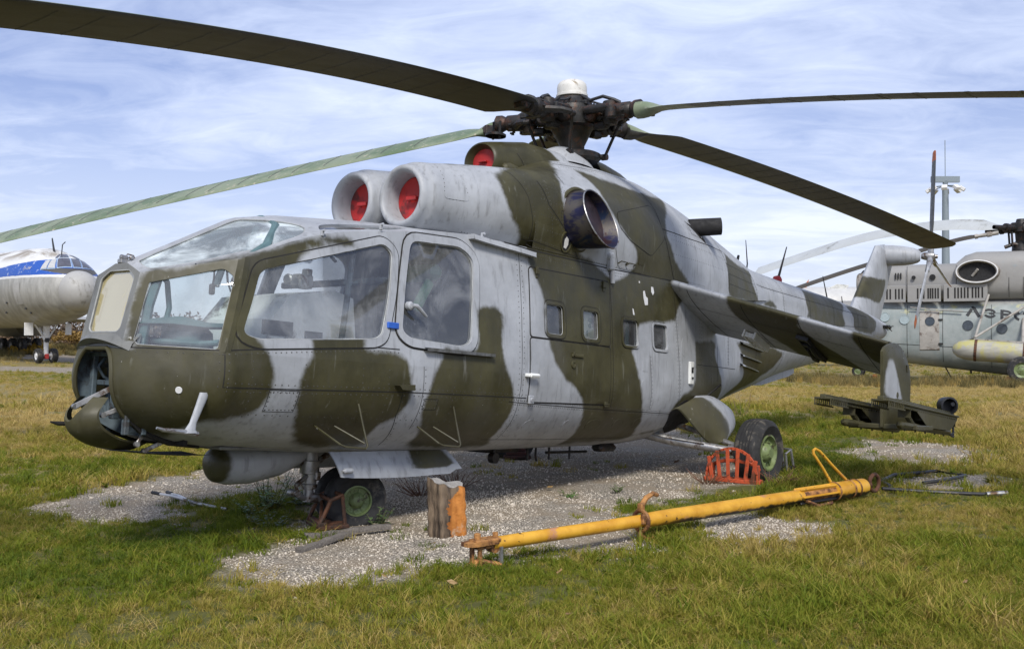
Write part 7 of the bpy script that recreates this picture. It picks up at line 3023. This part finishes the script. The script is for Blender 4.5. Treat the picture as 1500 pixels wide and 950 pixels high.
# door, windows, lettering
dp = [msurf(x, z, .02) for x, z in ((2.98, .95), (3.04, 2.84), (3.94, 2.82), (3.88, .90))]
nr = np.cross(dp[1] - dp[0], dp[3] - dp[0])
q = MB()
G = [[msurf(3.0 + .9 * u, .93 + 1.9 * v, .03 if 0 < u < 1 and 0 < v < 1 else .0) for v in (0, .02, .25, .5, .75, .98, 1)] for u in (0, .03, .5, .97, 1)]
q.grid(G)
dr = q.build('cabin_door', M['beige'], mi, sharp=20)
for z in (1.25, 2.4):
    MB().box(msurf(3.95, z, .05), (.18, .05, .07)).build('door_hinge', M['seam'], dr)


def rwin(x, z, r, mat, par=mi):
    p = msurf(x, z, .03)
    p2_ = msurf(x, z + .1, .03) - p
    nn = np.array([0, -1.0, p2_[1] / .1 * -1 * -.6])
    MB().lathe([(-.02, r * 1.12), (.015, r * 1.10), (.016, r), (.0, r * .97), (.0, 0)], p, nn, 24).build('round_window', mat, par)


rwin(1.43, 2.55, .21, M['glasspale'])
rwin(2.34, 2.42, .21, M['glasspale'])
rwin(3.48, 2.32, .20, M['glassdark'], dr)
rwin(5.15, 2.12, .21, M['glassdark'])
rwin(6.60, 1.96, .21, M['glassdark'])
rwin(7.9, 1.80, .21, M['glassdark'])


def letter(strokes, x0):
    """stencil letter: strokes are polylines in metres with a width, laid on the side"""
    q = MB()
    for pts, w in strokes:
        P_ = np.array(pts, float)
        T_ = np.gradient(P_, axis=0)
        T_ /= np.linalg.norm(T_, axis=1)[:, None]
        N_ = np.stack([-T_[:, 1], T_[:, 0]], 1) * w / 2
        G = []
        for p, n_ in zip(P_, N_):
            row = []
            for s in (-1, 0, 1):
                u = p + n_ * s
                X = x0 + u[0]
                row.append(msurf(X, u[1] + 2.575 - .117 * (X - 5.10), .015))
            G.append(row)
        q.grid(G)
    return mesh_np('stencil_letter', np.concatenate(q.V), q.F, M['stencil'], mi, False)


lin = lambda a_, b_, k=7: [(a_[0] + (b_[0] - a_[0]) * t_, a_[1] + (b_[1] - a_[1]) * t_) for t_ in np.linspace(0, 1, k)]
arcp = lambda cx_, cz, rx, rz, a0, a1, k=15: [(cx_ + rx * math.cos(R(a)), cz + rz * math.sin(R(a))) for a in np.linspace(a0, a1, k)]
letter([(lin((.05, 0), (.25, .34)), .13), (lin((.24, .40), (.34, .44)), .10), (lin((.33, .42), (.58, 0)), .14)], 5.06)
letter([(arcp(.28, .22, .23, .17, 150, 18), .10), (arcp(.28, .22, .23, .17, -18, -150), .10), (lin((.26, .22), (.48, .22)), .08)], 5.80)
letter([(lin((.08, 0), (.08, .44)), .13), (arcp(.22, .31, .22, .085, 110, -110), .09), (lin((.12, .40), (.20, .40)), .09)], 6.52)
letter([(arcp(.30, .22, .23, .17, 75, -75), .11), (arcp(.26, .22, .23, .17, 105, 255), .11)], 7.12)
letter([(lin((.08, 0), (.08, .44)), .13), (lin((.30, 0), (.30, .44)), .13)], 7.85)
q = MB()
q.box((3.77, -1.36, 2.90), (2.35, .06, .035), Matrix.Rotation(R(5.5), 3, 'Y'))
q.build('door_rail', M['beige'], mi)
q = MB()
q.tube([(2.95, -1.36, 3.35), (3.3, -1.75, 3.20)], .02, 6)
q.tube([(4.1, -.5, .1), (4.35, -.6, -.38)], .03, 6)
q.tube([(5.2, -.3, .05), (5.22, -.3, -.2)], .05, 6)
q.build('rod_aerial', M['seam'], mi)
pg = MB()
for x in (.4, 2.45, 4.05, 6.15, 7.6):
    P_ = np.array([msurf(x, z, .012) for z in np.linspace(float(hullz(x)[0]) + .3, 3.3, 14)])
    ribbon(pg, P_, np.tile((0, -1.0, 0), (14, 1)), .02, 9)
for z0 in (1.3, 3.0):
    P_ = np.array([msurf(x, z0 - .06 * (x - 1), .012) for x in np.linspace(-2, 9, 24)])
    ribbon(pg, P_, np.tile((0, -1.0, 0), (24, 1)), .018, 9)
for x in (2.45, 4.65, 6.9, 7.5):
    ribbon(pg, np.array([(x, -1.0 - .2 * math.sqrt(max(0, 1 - ((z - 4.2) / .95) ** 2)) - (.0 if x < 4.7 else .05), z) for z in np.linspace(3.4, 5.0, 10)]), np.tile((0, -1.0, 0), (10, 1)), .025, 9)
pg.build('panel_gaps', M['seam'], mi, smooth=False)['kind'] = 'stuff'
# external tank on its struts
tk = MB()
tk.lathe([(0, .05), (.06, .20), (.25, .36), (.55, .45), (.9, .48), (5.0, .48), (5.4, .40), (5.6, .1)], (4.52, -2.35, 1.02), (1, 0, -.075), 32, True, True)
tank_ = tk.build('external_tank', M['tank'], mi, sharp=60)
for x in (1.0, 3.0):
    q = MB().lathe([(-.06, .49), (-.05, .51), (.05, .51), (.06, .49)], (4.52 + x, -2.35, 1.02 - .075 * x), (1, 0, -.075), 32)
    q.build('tank_band', M['rusty'], tank_)
q = MB()
q.tube([(5.5, -2.3, 1.55), (6.05, -1.38, 3.55)], .055, 8)
q.tube([(5.5, -2.3, 1.55), (7.6, -1.36, 3.0)], .055, 8)
q.tube([(5.5, -2.3, 1.55), (5.2, -1.2, 1.4)], .05, 8)
q.build('tank_strut', M['beige'], mi)
q = MB()
q.box((6.9, -2.35, 1.36), (2.9, .10, .06), Matrix.Rotation(R(4), 3, 'Y'))
q.build('tank_rail', M['beige'], tank_)
# undercarriage
def far_wheel(name, c, r, w, mat_r, par):
    e = empty(name, c)
    e.parent = par
    q = MB().lathe([(-w / 2, r * .55), (-w / 2, r * .85), (-w * .35, r * .98), (0, r), (w * .35, r * .98), (w / 2, r * .85), (w / 2, r * .55)], (0, 0, 0), (0, 1, 0), 30)
    q.build('tyre', M['rubber'], e)
    q = MB()
    for s in (-1, 1):
        q.lathe([(s * w * .42, r * .56), (s * w * .30, r * .40), (s * w * .42, r * .18), (s * w * .5, 0)], (0, 0, 0), (0, 1, 0), 22)
    q.build('rim', mat_r, e)


far_wheel('nose_wheel', (.0, -.22, -.15), .30, .22, M['rim'], mi)
far_wheel('nose_wheel', (.0, .22, -.15), .30, .22, M['rim'], mi)
far_wheel('main_wheel', (7.45, -3.2, .08), .62, .42, M['rim'], mi)
far_wheel('main_wheel', (7.45, 3.2, .08), .62, .42, M['rim'], mi)
q = MB()
q.tube([(.0, -.2, -.15), (.0, .2, -.15), ], .05, 8)
q.tube([(.0, 0, -.15), (.15, 0, .6)], .09, 10)
q.tube([(.55, -.25, .5), (.80, -.30, -.25)], .05, 8)
q.tube([(1.0, -.25, .45), (.82, -.30, -.25)], .05, 8)
for s in (-1, 1):
    q.tube([(7.45, s * 2.95, .08), (7.3, s * 1.2, .3)], .09, 10)
    q.tube([(7.45, s * 2.95, .08), (7.5, s * 1.25, 2.4)], .08, 10)
q.build('landing_gear_leg', M['beige'], mi)
MB().lathe([(0, .05), (.03, .11), (.16, .12), (.2, .04)], (.82, -.30, -.50), (0, 0, 1), 12, True, True).build('red_ground_cover', M['redvinyl'], mi)
MB().box((7.0, -3.0, -.38), (.5, .4, .3), bev=.08).build('red_chock_cover', M['redvinyl'], mi)
# rotor head and the blades in view
HB = np.array([7.42, 0, 6.72])
q = MB()
q.lathe([(-1.3, .45), (-.8, .40), (-.6, .25), (-.2, .28), (-.18, .5), (.15, .5), (.2, .28), (.45, .2)], HB, (0, 0, 1), 22, True, True)
for k in range(5):
    a = R(144 + 72 * k + 12)
    u = np.array([math.cos(a), math.sin(a), 0])
    q.lathe([(.2, .16), (.5, .22), (.52, .17), (.85, .17), (.86, .21), (1.0, .21), (1.02, .12), (1.7, .10)], HB, u, 14)
    q.tube([HB + u * .6 + (0, 0, -.1), HB + u * .55 + (0, -.05, -.85)], .05, 7)
    q.box(HB + u * .4 + (0, 0, .18), (.3, .2, .16), Matrix.Rotation(a, 3, 'Z'), .03)
q.tube([HB + (-.7, -.4, -.9), HB + (-.3, -.3, -.75), HB + (.3, -.2, -.95)], .09, 8)
q.build('rotor_hub', M['oily'], mi)
M['bladepale'] = simple('pale far rotor blade', (.42, .44, .44), .5, var=.12, scale=.6, dirt=(.2, .2, .18), dirt_amt=.3)
M['bladedark'] = simple('dark rotor blade underside', (.055, .046, .032), .6, var=.3, scale=.8)


def far_blade(pts, w, tilt, mat, nm='rotor_blade'):
    P_ = catmull(np.array(pts, float), 8)
    T_ = np.gradient(P_, axis=0)
    T_ /= np.linalg.norm(T_, axis=1)[:, None]
    G = []
    for i, (p, t_) in enumerate(zip(P_, T_)):
        side = np.cross(t_, (0, 0, 1.0))
        side /= np.linalg.norm(side)
        upv = np.cross(side, t_)
        ch = side * math.cos(tilt) + upv * math.sin(tilt)
        nn = np.cross(ch, t_)
        k = min(1, .22 + i / len(P_) * 8)
        G.append([p + ch * w * k * c + nn * w * .07 * h for c, h in ((-.3, 0), (-.15, .8), (.1, 1), (.7, 0), (.1, -.6), (-.15, -.5))])
    q = MB().grid(G, close_v=True)
    q.F += [tuple(range(6))[::-1], tuple(range((len(G) - 1) * 6, len(G) * 6))]
    return q.build(nm, mat, mi, sharp=60)


far_blade([(6.75, -.1, 6.74), (4.57, .3, 6.98), (2.4, .9, 6.95), (-.2, 1.6, 6.62), (-3.0, 2.3, 5.95), (-6.0, 3.1, 5.15)], .95, R(38), M['bladepale'])
far_blade([(5.9, -.2, 6.45), (4.6, -.3, 6.22), (2.7, -.5, 5.68), (.43, -.8, 5.10), (-2.6, -1.2, 4.10), (-5.5, -1.6, 3.0)], .62, R(24), M['bladedark'])
q = MB().lathe([(0, .10), (.3, .10), (.32, .13), (.5, .13), (.52, .10), (.9, .09), (.92, .12), (1.05, .12)], (6.45, -.12, 6.55), (-1, -.07, -.14), 14, True, True)
q.build('blade_grip', M['beige'], mi)

# ------------------------------------------------------------------ airliner at the left
tu = empty('airliner', (18.83, 36.95, 0), (0, 0, math.atan2(.9973, .0739)))
tag(tu, 'white airliner with blue window stripe and grey radome beyond the nose glazing', 'airliner')
TUS = np.array([  # x aft, top, bottom, half width, centre z
    (1.75, 4.62, 2.80, .95), (1.95, 4.78, 2.68, 1.16), (2.3, 5.02, 2.56, 1.40), (2.75, 5.24, 2.44, 1.58), (3.3, 5.46, 2.33, 1.71), (4.2, 5.72, 2.20, 1.82), (5.4, 5.92, 2.09, 1.90), (7, 5.97, 2.04, 1.92), (30, 5.97, 2.04, 1.92), (40, 5.8, 3.2, 1.3), (47, 5.2, 4.3, .4)])


def tusec(x):
    return pchip(x, TUS[:, 0], TUS[:, 1:]).T


xs = np.concatenate([np.linspace(1.75, 7, 34), np.linspace(7.6, 47, 40)])
th = np.linspace(0, 2 * math.pi, 65)[:-1]
tp_, bt_, hw_ = tusec(xs)
G = np.stack([np.stack([np.full(64, x), w * np.cos(th), (a + b_) / 2 + (a - b_) / 2 * np.sin(th)], -1) for x, a, b_, w in zip(xs, tp_, bt_, hw_)])
q = MB().grid(G, close_v=True)
q.F = [f[::-1] for f in q.F]
m, n, l, b = mat_new('airliner livery')
t = NT(m)
o = t.obj()
sep = n.new('ShaderNodeSeparateXYZ')
l.new(o, sep.inputs[0])
wv = t.math('MULTIPLY', t.math('SUBTRACT', t.noise(2.5, 5, .6, vec=o), .5), .06)
z_ = t.math('ADD', sep.outputs[2], wv)
white = t.mix(t.noise(1.2, 5, vec=o), (.60, .60, .58, 1), (.74, .74, .72, 1))
moss = t.mrange(t.noise(.8, 7, .7, vec=o, sc3=(.5, 1.5, 1.5), dist=.6), .44, .60)
white = t.mix(t.math('MULTIPLY', t.math('MULTIPLY', moss, t.mrange(z_, 5.1, 5.55)), t.mrange(sep.outputs[0], 2.6, 3.4, 0, .8)), white, (.20, .155, .09, 1))
grey = t.mix(t.mrange(t.noise(1.4, 6, .65, vec=o, sc3=(2, 1, .5)), .35, .65), (.25, .245, .225, 1), (.38, .375, .35, 1))
blue = t.mix(t.mrange(t.noise(4, 7, .7, vec=o), .58, .64, 0, .75), (.012, .075, .36, 1), (.45, .50, .58, 1))
low_ = t.mrange(z_, 4.43, 4.46)
top_ = t.mrange(t.math('ADD', z_, t.math('MULTIPLY', t.math('SUBTRACT', sep.outputs[0], 4.2), .085)), 5.09, 5.12)
c = t.mix(low_, grey, blue)
c = t.mix(t.math('MULTIPLY', t.mrange(z_, 4.32, 4.34), t.mrange(z_, 4.43, 4.45, 1, 0)), c, (.62, .62, .61, 1))
c = t.mix(top_, c, white)
gl_ = t.math('MULTIPLY', t.math('MULTIPLY', t.mrange(t.math('SUBTRACT', z_, t.math('MULTIPLY', t.math('SUBTRACT', sep.outputs[0], 1.9), .20)), 4.47, 4.50), t.mrange(z_, 4.74, 4.77, 1, 0)), t.mrange(sep.outputs[0], 2.8, 2.9, 1, 0))
c = t.mix(gl_, c, (.07, .066, .06, 1))
l.new(c, b.inputs['Base Color'])
b.inputs['Roughness'].default_value = .45
q.build('fuselage', m, tu, sharp=60)


def tupt(x, z, side=-1, off=.015):
    a, b_, w = [float(v[0]) for v in tusec([x])]
    s = np.clip((z - (a + b_) / 2) / ((a - b_) / 2), -1, 1)
    return np.array([x, 0, z]) + np.array([-.5 * off, -0., .0]) + np.array([0, side * (w * math.sqrt(1 - s * s) + off), 0])


rd = MB()
rd.lathe([(.955 * (1 - math.cos(a)) - .955, .955 * math.sin(a)) for a in np.linspace(.0001, math.pi / 2, 16)] + [(.25, .95)], (1.80, 0, 3.70), (1, 0, 0), 40)
M['radome'] = simple('grey radome', (.36, .355, .34), .5, var=.12, scale=1.2, dirt=(.2, .19, .17), dirt_amt=.3)
rd.build('radome', M['radome'], tu, sharp=80)
# starboard is +y after the turn of this frame; the viewer sees local side SGN
SGN = 1
M['cockpitglass'] = simple('cockpit glass', (.09, .09, .11), .15, var=.3, scale=2)
M['cockpitpale'] = simple('blanked cockpit glass', (.45, .45, .44), .3, var=.1)


def tu_surf(p, off=.02):
    """push a point out onto the airliner's skin"""
    a, b_, w = [float(k[0]) for k in tusec([p[0]])]
    r_ = math.atan2(p[1] / w, (p[2] - (a + b_) / 2) / ((a - b_) / 2))
    return (p[0] - off * .6, (w + off) * math.sin(r_), (a + b_) / 2 + ((a - b_) / 2 + off) * math.cos(r_))


def tu_pane(pts, mat, nm='cockpit_window', off=.02):
    """window between four corners: bottom, top, top, bottom"""
    A0, A1, A2, A3 = [np.array(p, float) for p in pts]
    q = MB()
    q.grid([[tu_surf((1 - u) * ((1 - v) * A0 + v * A1) + u * ((1 - v) * A3 + v * A2), off) for v in np.linspace(0, 1, 5)] for u in np.linspace(0, 1, 6)])
    return q.build(nm, mat, tu, smooth=True)


M['windowframe'] = simple('pale blue window frame', (.30, .40, .55), .5, var=.2)
for pts, mt in (([(2.86, 1.30, 4.70), (3.09, .934, 5.12), (2.97, .79, 5.15), (2.62, 1.14, 4.73)], 'cockpitpale'), ([(2.56, 1.10, 4.73), (2.94, .745, 5.16), (2.87, .57, 5.20), (2.31, .88, 4.75)], 'cockpitpale'),
                ([(2.26, .78, 4.78), (2.87, .49, 5.22), (2.80, .0, 5.25), (2.04, .235, 4.81)], 'cockpitglass'), ([(2.01, .14, 4.81), (2.78, -.06, 5.24), (2.87, -.49, 5.23), (2.01, -.20, 4.80)], 'cockpitglass'),
                ([(2.02, -.29, 4.80), (2.89, -.54, 5.22), (2.95, -.80, 5.16), (2.31, -.85, 4.78)], 'cockpitglass'), ([(3.02, .57, 5.29), (3.36, .24, 5.46), (3.38, .15, 5.48), (3.0, .46, 5.30)], 'cockpitglass'),
                ([(3.0, .37, 5.31), (3.38, .09, 5.48), (3.44, -.16, 5.50), (2.99, -.05, 5.33)], 'cockpitglass'), ([(3.0, -.42, 5.29), (3.40, -.25, 5.48), (3.36, -.45, 5.44), (3.05, -.62, 5.26)], 'cockpitglass')):
    pts = [np.array(p) for p in pts]
    c = sum(pts) / 4
    tu_pane([c + (p - c) * 1.16 for p in pts], M['windowframe'], 'window_frame', .012)
    tu_pane(pts, M[mt], off=.024)
for k in range(14):
    x = 6.6 + .95 * k
    tu_pane([(x, 1.86, 4.62), (x + .12, 1.78, 4.95), (x + .48, 1.78, 4.95), (x + .36, 1.86, 4.62)], M['cockpitpale'], 'cabin_window')
fc = bpy.data.curves.new('side_lettering', 'FONT')
fc.body = 'Ту-154'
fc.size = .36
fc.shear = .25
tmp = bpy.data.objects.new('side_lettering', fc)
me = bpy.data.meshes.new_from_object(tmp)
bpy.data.objects.remove(tmp)
for v in me.vertices:
    x = 4.12 - v.co.x * .55
    p = v.co.y * .62 + 4.72
    a, b_, w = [float(k[0]) for k in tusec([x])]
    s_ = (p - (a + b_) / 2) / ((a - b_) / 2)
    v.co = (x, SGN * (w * math.sqrt(max(0, 1 - s_ * s_)) + .02), p)
me.materials.append(M['white'])
link('side_lettering', me, tu)
q = MB().prism([(0, 0), (.35, 0), (.55, .75), (.50, .78), (.2, .1)], (3.7, .2, 5.55), (1, 0, 0), (0, 0, 1), (0, 1, 0), .04)
q.tube([(3.3, .15, 5.45), (3.2, .15, 5.95), (2.9, .15, 6.05)], .025, 5)
q.build('blade_aerial', M['cable'], tu)
q = MB()
q.grid([[tu_surf((x, 1.8, z), .012) for z in np.linspace(3.0, 4.1, 6)] for x in np.linspace(4.0, 4.6, 5)])
q.build('side_hatch', M['radome'], tu)
# wings, gear
for s in (-1, 1):
    q = MB()
    G = []
    for t_, xle, ch, z, tk_ in ((0, 15.5, 9.0, 2.75, .55), (.35, 20.0, 5.6, 2.8, .36), (1, 28.5, 2.2, 2.75, .14)):
        y = 1.6 + 17.0 * t_
        G.append([(xle + ch * c, s * y, z + tk_ * h) for c, h in ((0, 0), (.03, .35), (.25, .75), (.6, .55), (1, 0), (.6, -.4), (.25, -.5), (.03, -.3))])
    q.grid(G, close_v=True)
    q.F += [tuple(range(16, 24))]
    q.build('wing', M['radome'], tu, sharp=60)
    q = MB()
    q.lathe([(0, .1), (.8, .6), (2.5, .75), (6, .7), (9, .2)], (19.0, s * 5.6, 2.35), (1, 0, 0), 18, True, True)
    q.build('gear_pod', M['radome'], tu)
    q = MB()
    q.tube([(23.2, s * 5.6, 2.2), (22.6, s * 5.6, 1.15)], .16, 10)
    q.tube([(21.0, s * 5.6, 1.12), (24.2, s * 5.6, 1.12)], .12, 8)
    q.tube([(24.4, s * 5.6, 2.3), (22.8, s * 5.6, 1.3)], .13, 8)
    q.build('main_gear_leg', M['beige'], tu)
    for xw_ in (21.1, 22.6, 24.1):
        for dy in (-.45, .45):
            far_wheel('main_wheel', (xw_, s * 5.6 + dy, 1.10), .47, .32, M['steel'], tu)
q = MB()
q.tube([(5.3, 0, .68), (5.3, 0, 1.5)], .11, 12)
q.tube([(5.3, 0, 1.45), (5.25, 0, 2.3)], .15, 12)
for s in (-1, 1):
    q.tube([(5.3, 0, 1.35), (5.3, s * .55, 2.2)], .045, 8)
q.tube([(5.3, 0, 1.2), (6.2, 0, 2.2)], .05, 8)
q.tube([(5.3, -.5, .68), (5.3, .5, .68)], .07, 8)
q.build('nose_gear_leg', M['tapewhite'], tu)
q = MB()
q.box((5.0, .95, 1.95), (.05, .42, .62), bev=.01)
q.box((5.0, -.95, 1.95), (.05, .30, .55), bev=.01)
q.build('nose_gear_door', M['tapewhite'], tu)
MB().box((5.22, 0, 1.42), (.2, .2, .2), bev=.02).build('gear_lamp', M['cable'], tu)
far_wheel('nose_wheel', (5.3, .36, .66), .36, .26, M['tapewhite'], tu)
far_wheel('nose_wheel', (5.3, -.36, .66), .36, .26, M['tapewhite'], tu)
MB().box((5.3, 0, .62), (.3, .2, .25), bev=.03).build('red_gear_lock', M['redvinyl'], tu)
q = MB()
for x, z in ((4.1, 2.9), (4.0, 2.7), (6.3, 2.75), (5.6, 3.2)):
    p = tupt(x, z, SGN, .02)
    q.box(p, (.12, .06, .07))
q.build('probe', M['cable'], tu)['kind'] = 'stuff'

# ------------------------------------------------------------------ second airliner far behind, only its roof shows
e = empty('distant_airliner', (69.5, 21.5, .0), (0, 0, R(-52)))
tag(e, 'white fuselage roof of a distant aircraft beyond the pale helicopter', 'airliner')
q = MB()
th = np.linspace(0, 2 * math.pi, 33)[:-1]
G = [np.stack([np.full(32, x), r * np.cos(th), 3.9 + r * np.sin(th) + dz], -1) for x, r, dz in ((-6, .2, -.4), (-5.2, .8, -.3), (-4, 1.3, -.1), (-2, 1.55, 0), (12, 1.55, 0), (18, .7, .5))]
q.grid(np.array(G), close_v=True)
q.build('fuselage', simple('dull white aircraft paint', (.46, .46, .45), .5, var=.12, scale=1.5), e)
MB().prism([(0, 0), (1.6, 0), (1.8, .35), (.9, .42)], (-1.0, -.6, 5.2), (1, 0, 0), (0, -.3, 1), (0, 1, .3), .06).build('roof_hatch', M['panelgrey'], e)
MB().prism([(0, 0), (.3, 0), (.5, .6)], (-2.5, 0, 5.4), (1, 0, 0), (0, 0, 1), (0, 1, 0), .1).build('tail_tip', M['tip_orange'], e)

# ------------------------------------------------------------------ floodlight mast
e = empty('floodlight_mast', (152.8, 35.25, -.6))
tag(e, 'tall grey floodlight mast with a ring of lamps beyond the pale helicopter', 'mast')
q = MB().lathe([(0, .75), (12, .58), (24.6, .45)], (0, 0, 0), (0, 0, 1), 16)
M['mastgrey'] = simple('grey painted mast', (.20, .24, .27), .5, var=.1)
q.build('pole', M['mastgrey'], e)
q = MB()
u, v = np.array([RT[0], RT[1], 0]), np.array([FW[0], FW[1], 0])
q.box((0, 0, 25.5), (.6, .6, .8))
q.box(tuple(np.array([0, 0, 26.1])), (4.2, .5, .9), Matrix.Rotation(math.atan2(RT[1], RT[0]), 3, 'Z'))
for a in np.arange(8) * math.pi / 4 + .2:
    q.tube([(0, 0, 25.2), (2.0 * math.cos(a), 2.0 * math.sin(a), 24.9)], .07, 5)
q.build('lamp_ring', M['mastgrey'], e)
for a in np.arange(8) * math.pi / 4 + .2:
    MB().box((2.3 * math.cos(a), 2.3 * math.sin(a), 24.6), (.9, .8, .5), Matrix.Rotation(a, 3, 'Z') @ Matrix.Rotation(R(35), 3, 'Y'), .05).build('floodlight', M['tapewhite'], e)
MB().tube([(0, 0, 26.5), (0, 0, 32)], .06, 5).build('lightning_rod', M['mastgrey'], e)

# ------------------------------------------------------------------ fence, bushes and weeds at the back
F0, F1 = np.array([26.5, 90.0]), np.array([44.5, 70.5])
fe = empty('picket_fence', (F0[0], F0[1], 0), (0, 0, math.atan2(*(F1 - F0)[::-1])))
tag(fe, 'dark steel picket fence behind the airliner', 'fence')
Lf = np.linalg.norm(F1 - F0)
M['fence'] = simple('rusty dark fence paint', (.055, .038, .032), .8, var=.3)
zt = lambda s: float(terrain(np.array([F0[0] + (F1 - F0)[0] * s / Lf]), np.array([F0[1] + (F1 - F0)[1] * s / Lf]))[0])
q = MB()
for i, s in enumerate(np.arange(0, Lf, .2)):
    q.box((s, 0, zt(s) + .85), (.05, .03, 1.5))
q.build('pickets', M['fence'], fe, smooth=False)['kind'] = 'stuff'
for h in (.5, 1.45):
    q = MB()
    for s in np.arange(0, Lf - 3, 3.0):
        q.box((s + 1.5, .03, zt(s + 1.5) + h), (3.0, .04, .06))
    q.build('rail', M['fence'], fe, smooth=False)
for s in np.arange(1, Lf, 3.0):
    MB().box((s, .05, zt(s) + .85), (.16, .10, 1.8)).build('post', M['beige'] if int(s) % 6 == 1 else M['fence'], fe)


def bush(name, loc, h, w, n_, col, label, group, seed, leaf=.12, cat_='bush'):
    rg = np.random.default_rng(seed)
    e = empty(name, loc)
    tag(e, label, cat_, group)
    key = 'bush%s' % (col,)
    if key not in M:
        M[key] = simple('bush foliage', col, .7, var=.55, scale=2.5)
    V, F = [], []
    cl = [(rg.normal(0, w * .33), rg.normal(0, w * .33), h * rg.uniform(.2, .85), rg.uniform(.15, .34) * w) for _ in range(9)]
    for i in range(n_):
        cx_, cy_, cz, r = cl[rg.integers(0, 9)]
        d = rg.normal(size=3)
        d = d / np.linalg.norm(d) * r * rg.uniform(.3, 1) ** .5
        p = np.array([cx_, cy_, cz]) + d * (1, 1, .8)
        p[2] = max(.03, p[2])
        a, b_ = rg.normal(size=3), rg.normal(size=3)
        a /= np.linalg.norm(a)
        b_ -= a * (a @ b_)
        b_ /= np.linalg.norm(b_)
        s = leaf * rg.uniform(.5, 1.3)
        k = len(V)
        V += [p - a * s, p + b_ * s * .45, p + a * s, p - b_ * s * .45]
        F.append((k, k + 1, k + 2, k + 3))
    o = mesh_np('foliage', np.array(V), np.array(F), M[key], e, False)
    o['kind'] = 'stuff'
    q = MB()
    for cx_, cy_, cz, r in cl:
        q.tube([(0, 0, -.05), (cx_ * .5, cy_ * .5, cz * .5), (cx_, cy_, cz + r * .5)], [.03, .02, .008], 5)
    q.build('branches', M['bark'], e)['kind'] = 'stuff'
    return e


zg = lambda x, y: float(terrain(np.array([x]), np.array([y]))[0])
for i, (x, y, h, w, c, lab) in enumerate(((37.3, 72.0, 1.6, 2.4, (.16, .095, .05), 'rust brown bush by the fence behind the airliner wing'), (35.4, 70.0, 1.3, 1.8, (.27, .17, .045), 'orange yellow bush by the fence near the airliner radome'), (33.2, 75.5, 1.1, 2.0, (.14, .09, .05), 'low brown bush behind the airliner main wheels'), (25.9, 57.5, .55, 1.2, (.36, .22, .02), 'small yellow bush on grass behind the airliner nose wheel'))):
    bush('autumn_bush', (x, y, zg(x, y)), h, w, 1300, c, lab, 'autumn bushes by the fence', 120 + i)
for i in range(8):
    s_ = i / 7
    x, y = F0 + (F1 - F0) * s_ + np.array([1.6, 1.5])
    bush('hedge_bush', (x, y, zg(x, y)), 2.3 + .5 * math.sin(i * 2.1), 5.2, 1500, (.11, .075, .045), 'brown autumn bush in the hedge row behind the steel fence', 'hedge behind the fence', 150 + i, .22)
WX, WS, WT = [], [], []
DW = grass_mat('dry weed stalks', [(0, (.075, .060, .028)), (.4, (.16, .14, .055)), (.7, (.26, .20, .08)), (1.0, (.40, .27, .07))])
wt = [tuft('weed', 40, .5, .22, .016, .45, DW, 140 + i) for i in range(4)]
n_ = 800
x = rng.uniform(36, 47, n_)
y = rng.uniform(-3, 14, n_)
kk = fbm(x, y, 2.2, 61, 3) > .45
x, y = x[kk], y[kk]
WX.append(np.stack([x, y, terrain(x, y)], 1))
WS.append(rng.uniform(.5, 1.3, len(x)))
x2, y2 = rng.uniform(22, 45, 900), rng.uniform(52, 82, 900)
WX.append(np.stack([x2, y2, terrain(x2, y2)], 1))
WS.append(rng.uniform(.6, 1.4, 900))
N_ = len(x) + 900
scatter('dry_weeds', cat(WX), cat(WS), np.stack([np.zeros(N_), np.zeros(N_), rng.uniform(0, 6.28, N_)], 1), rng.integers(0, 4, N_), np.clip(rng.normal(.5, .25, N_), 0, 1), wt, DW)
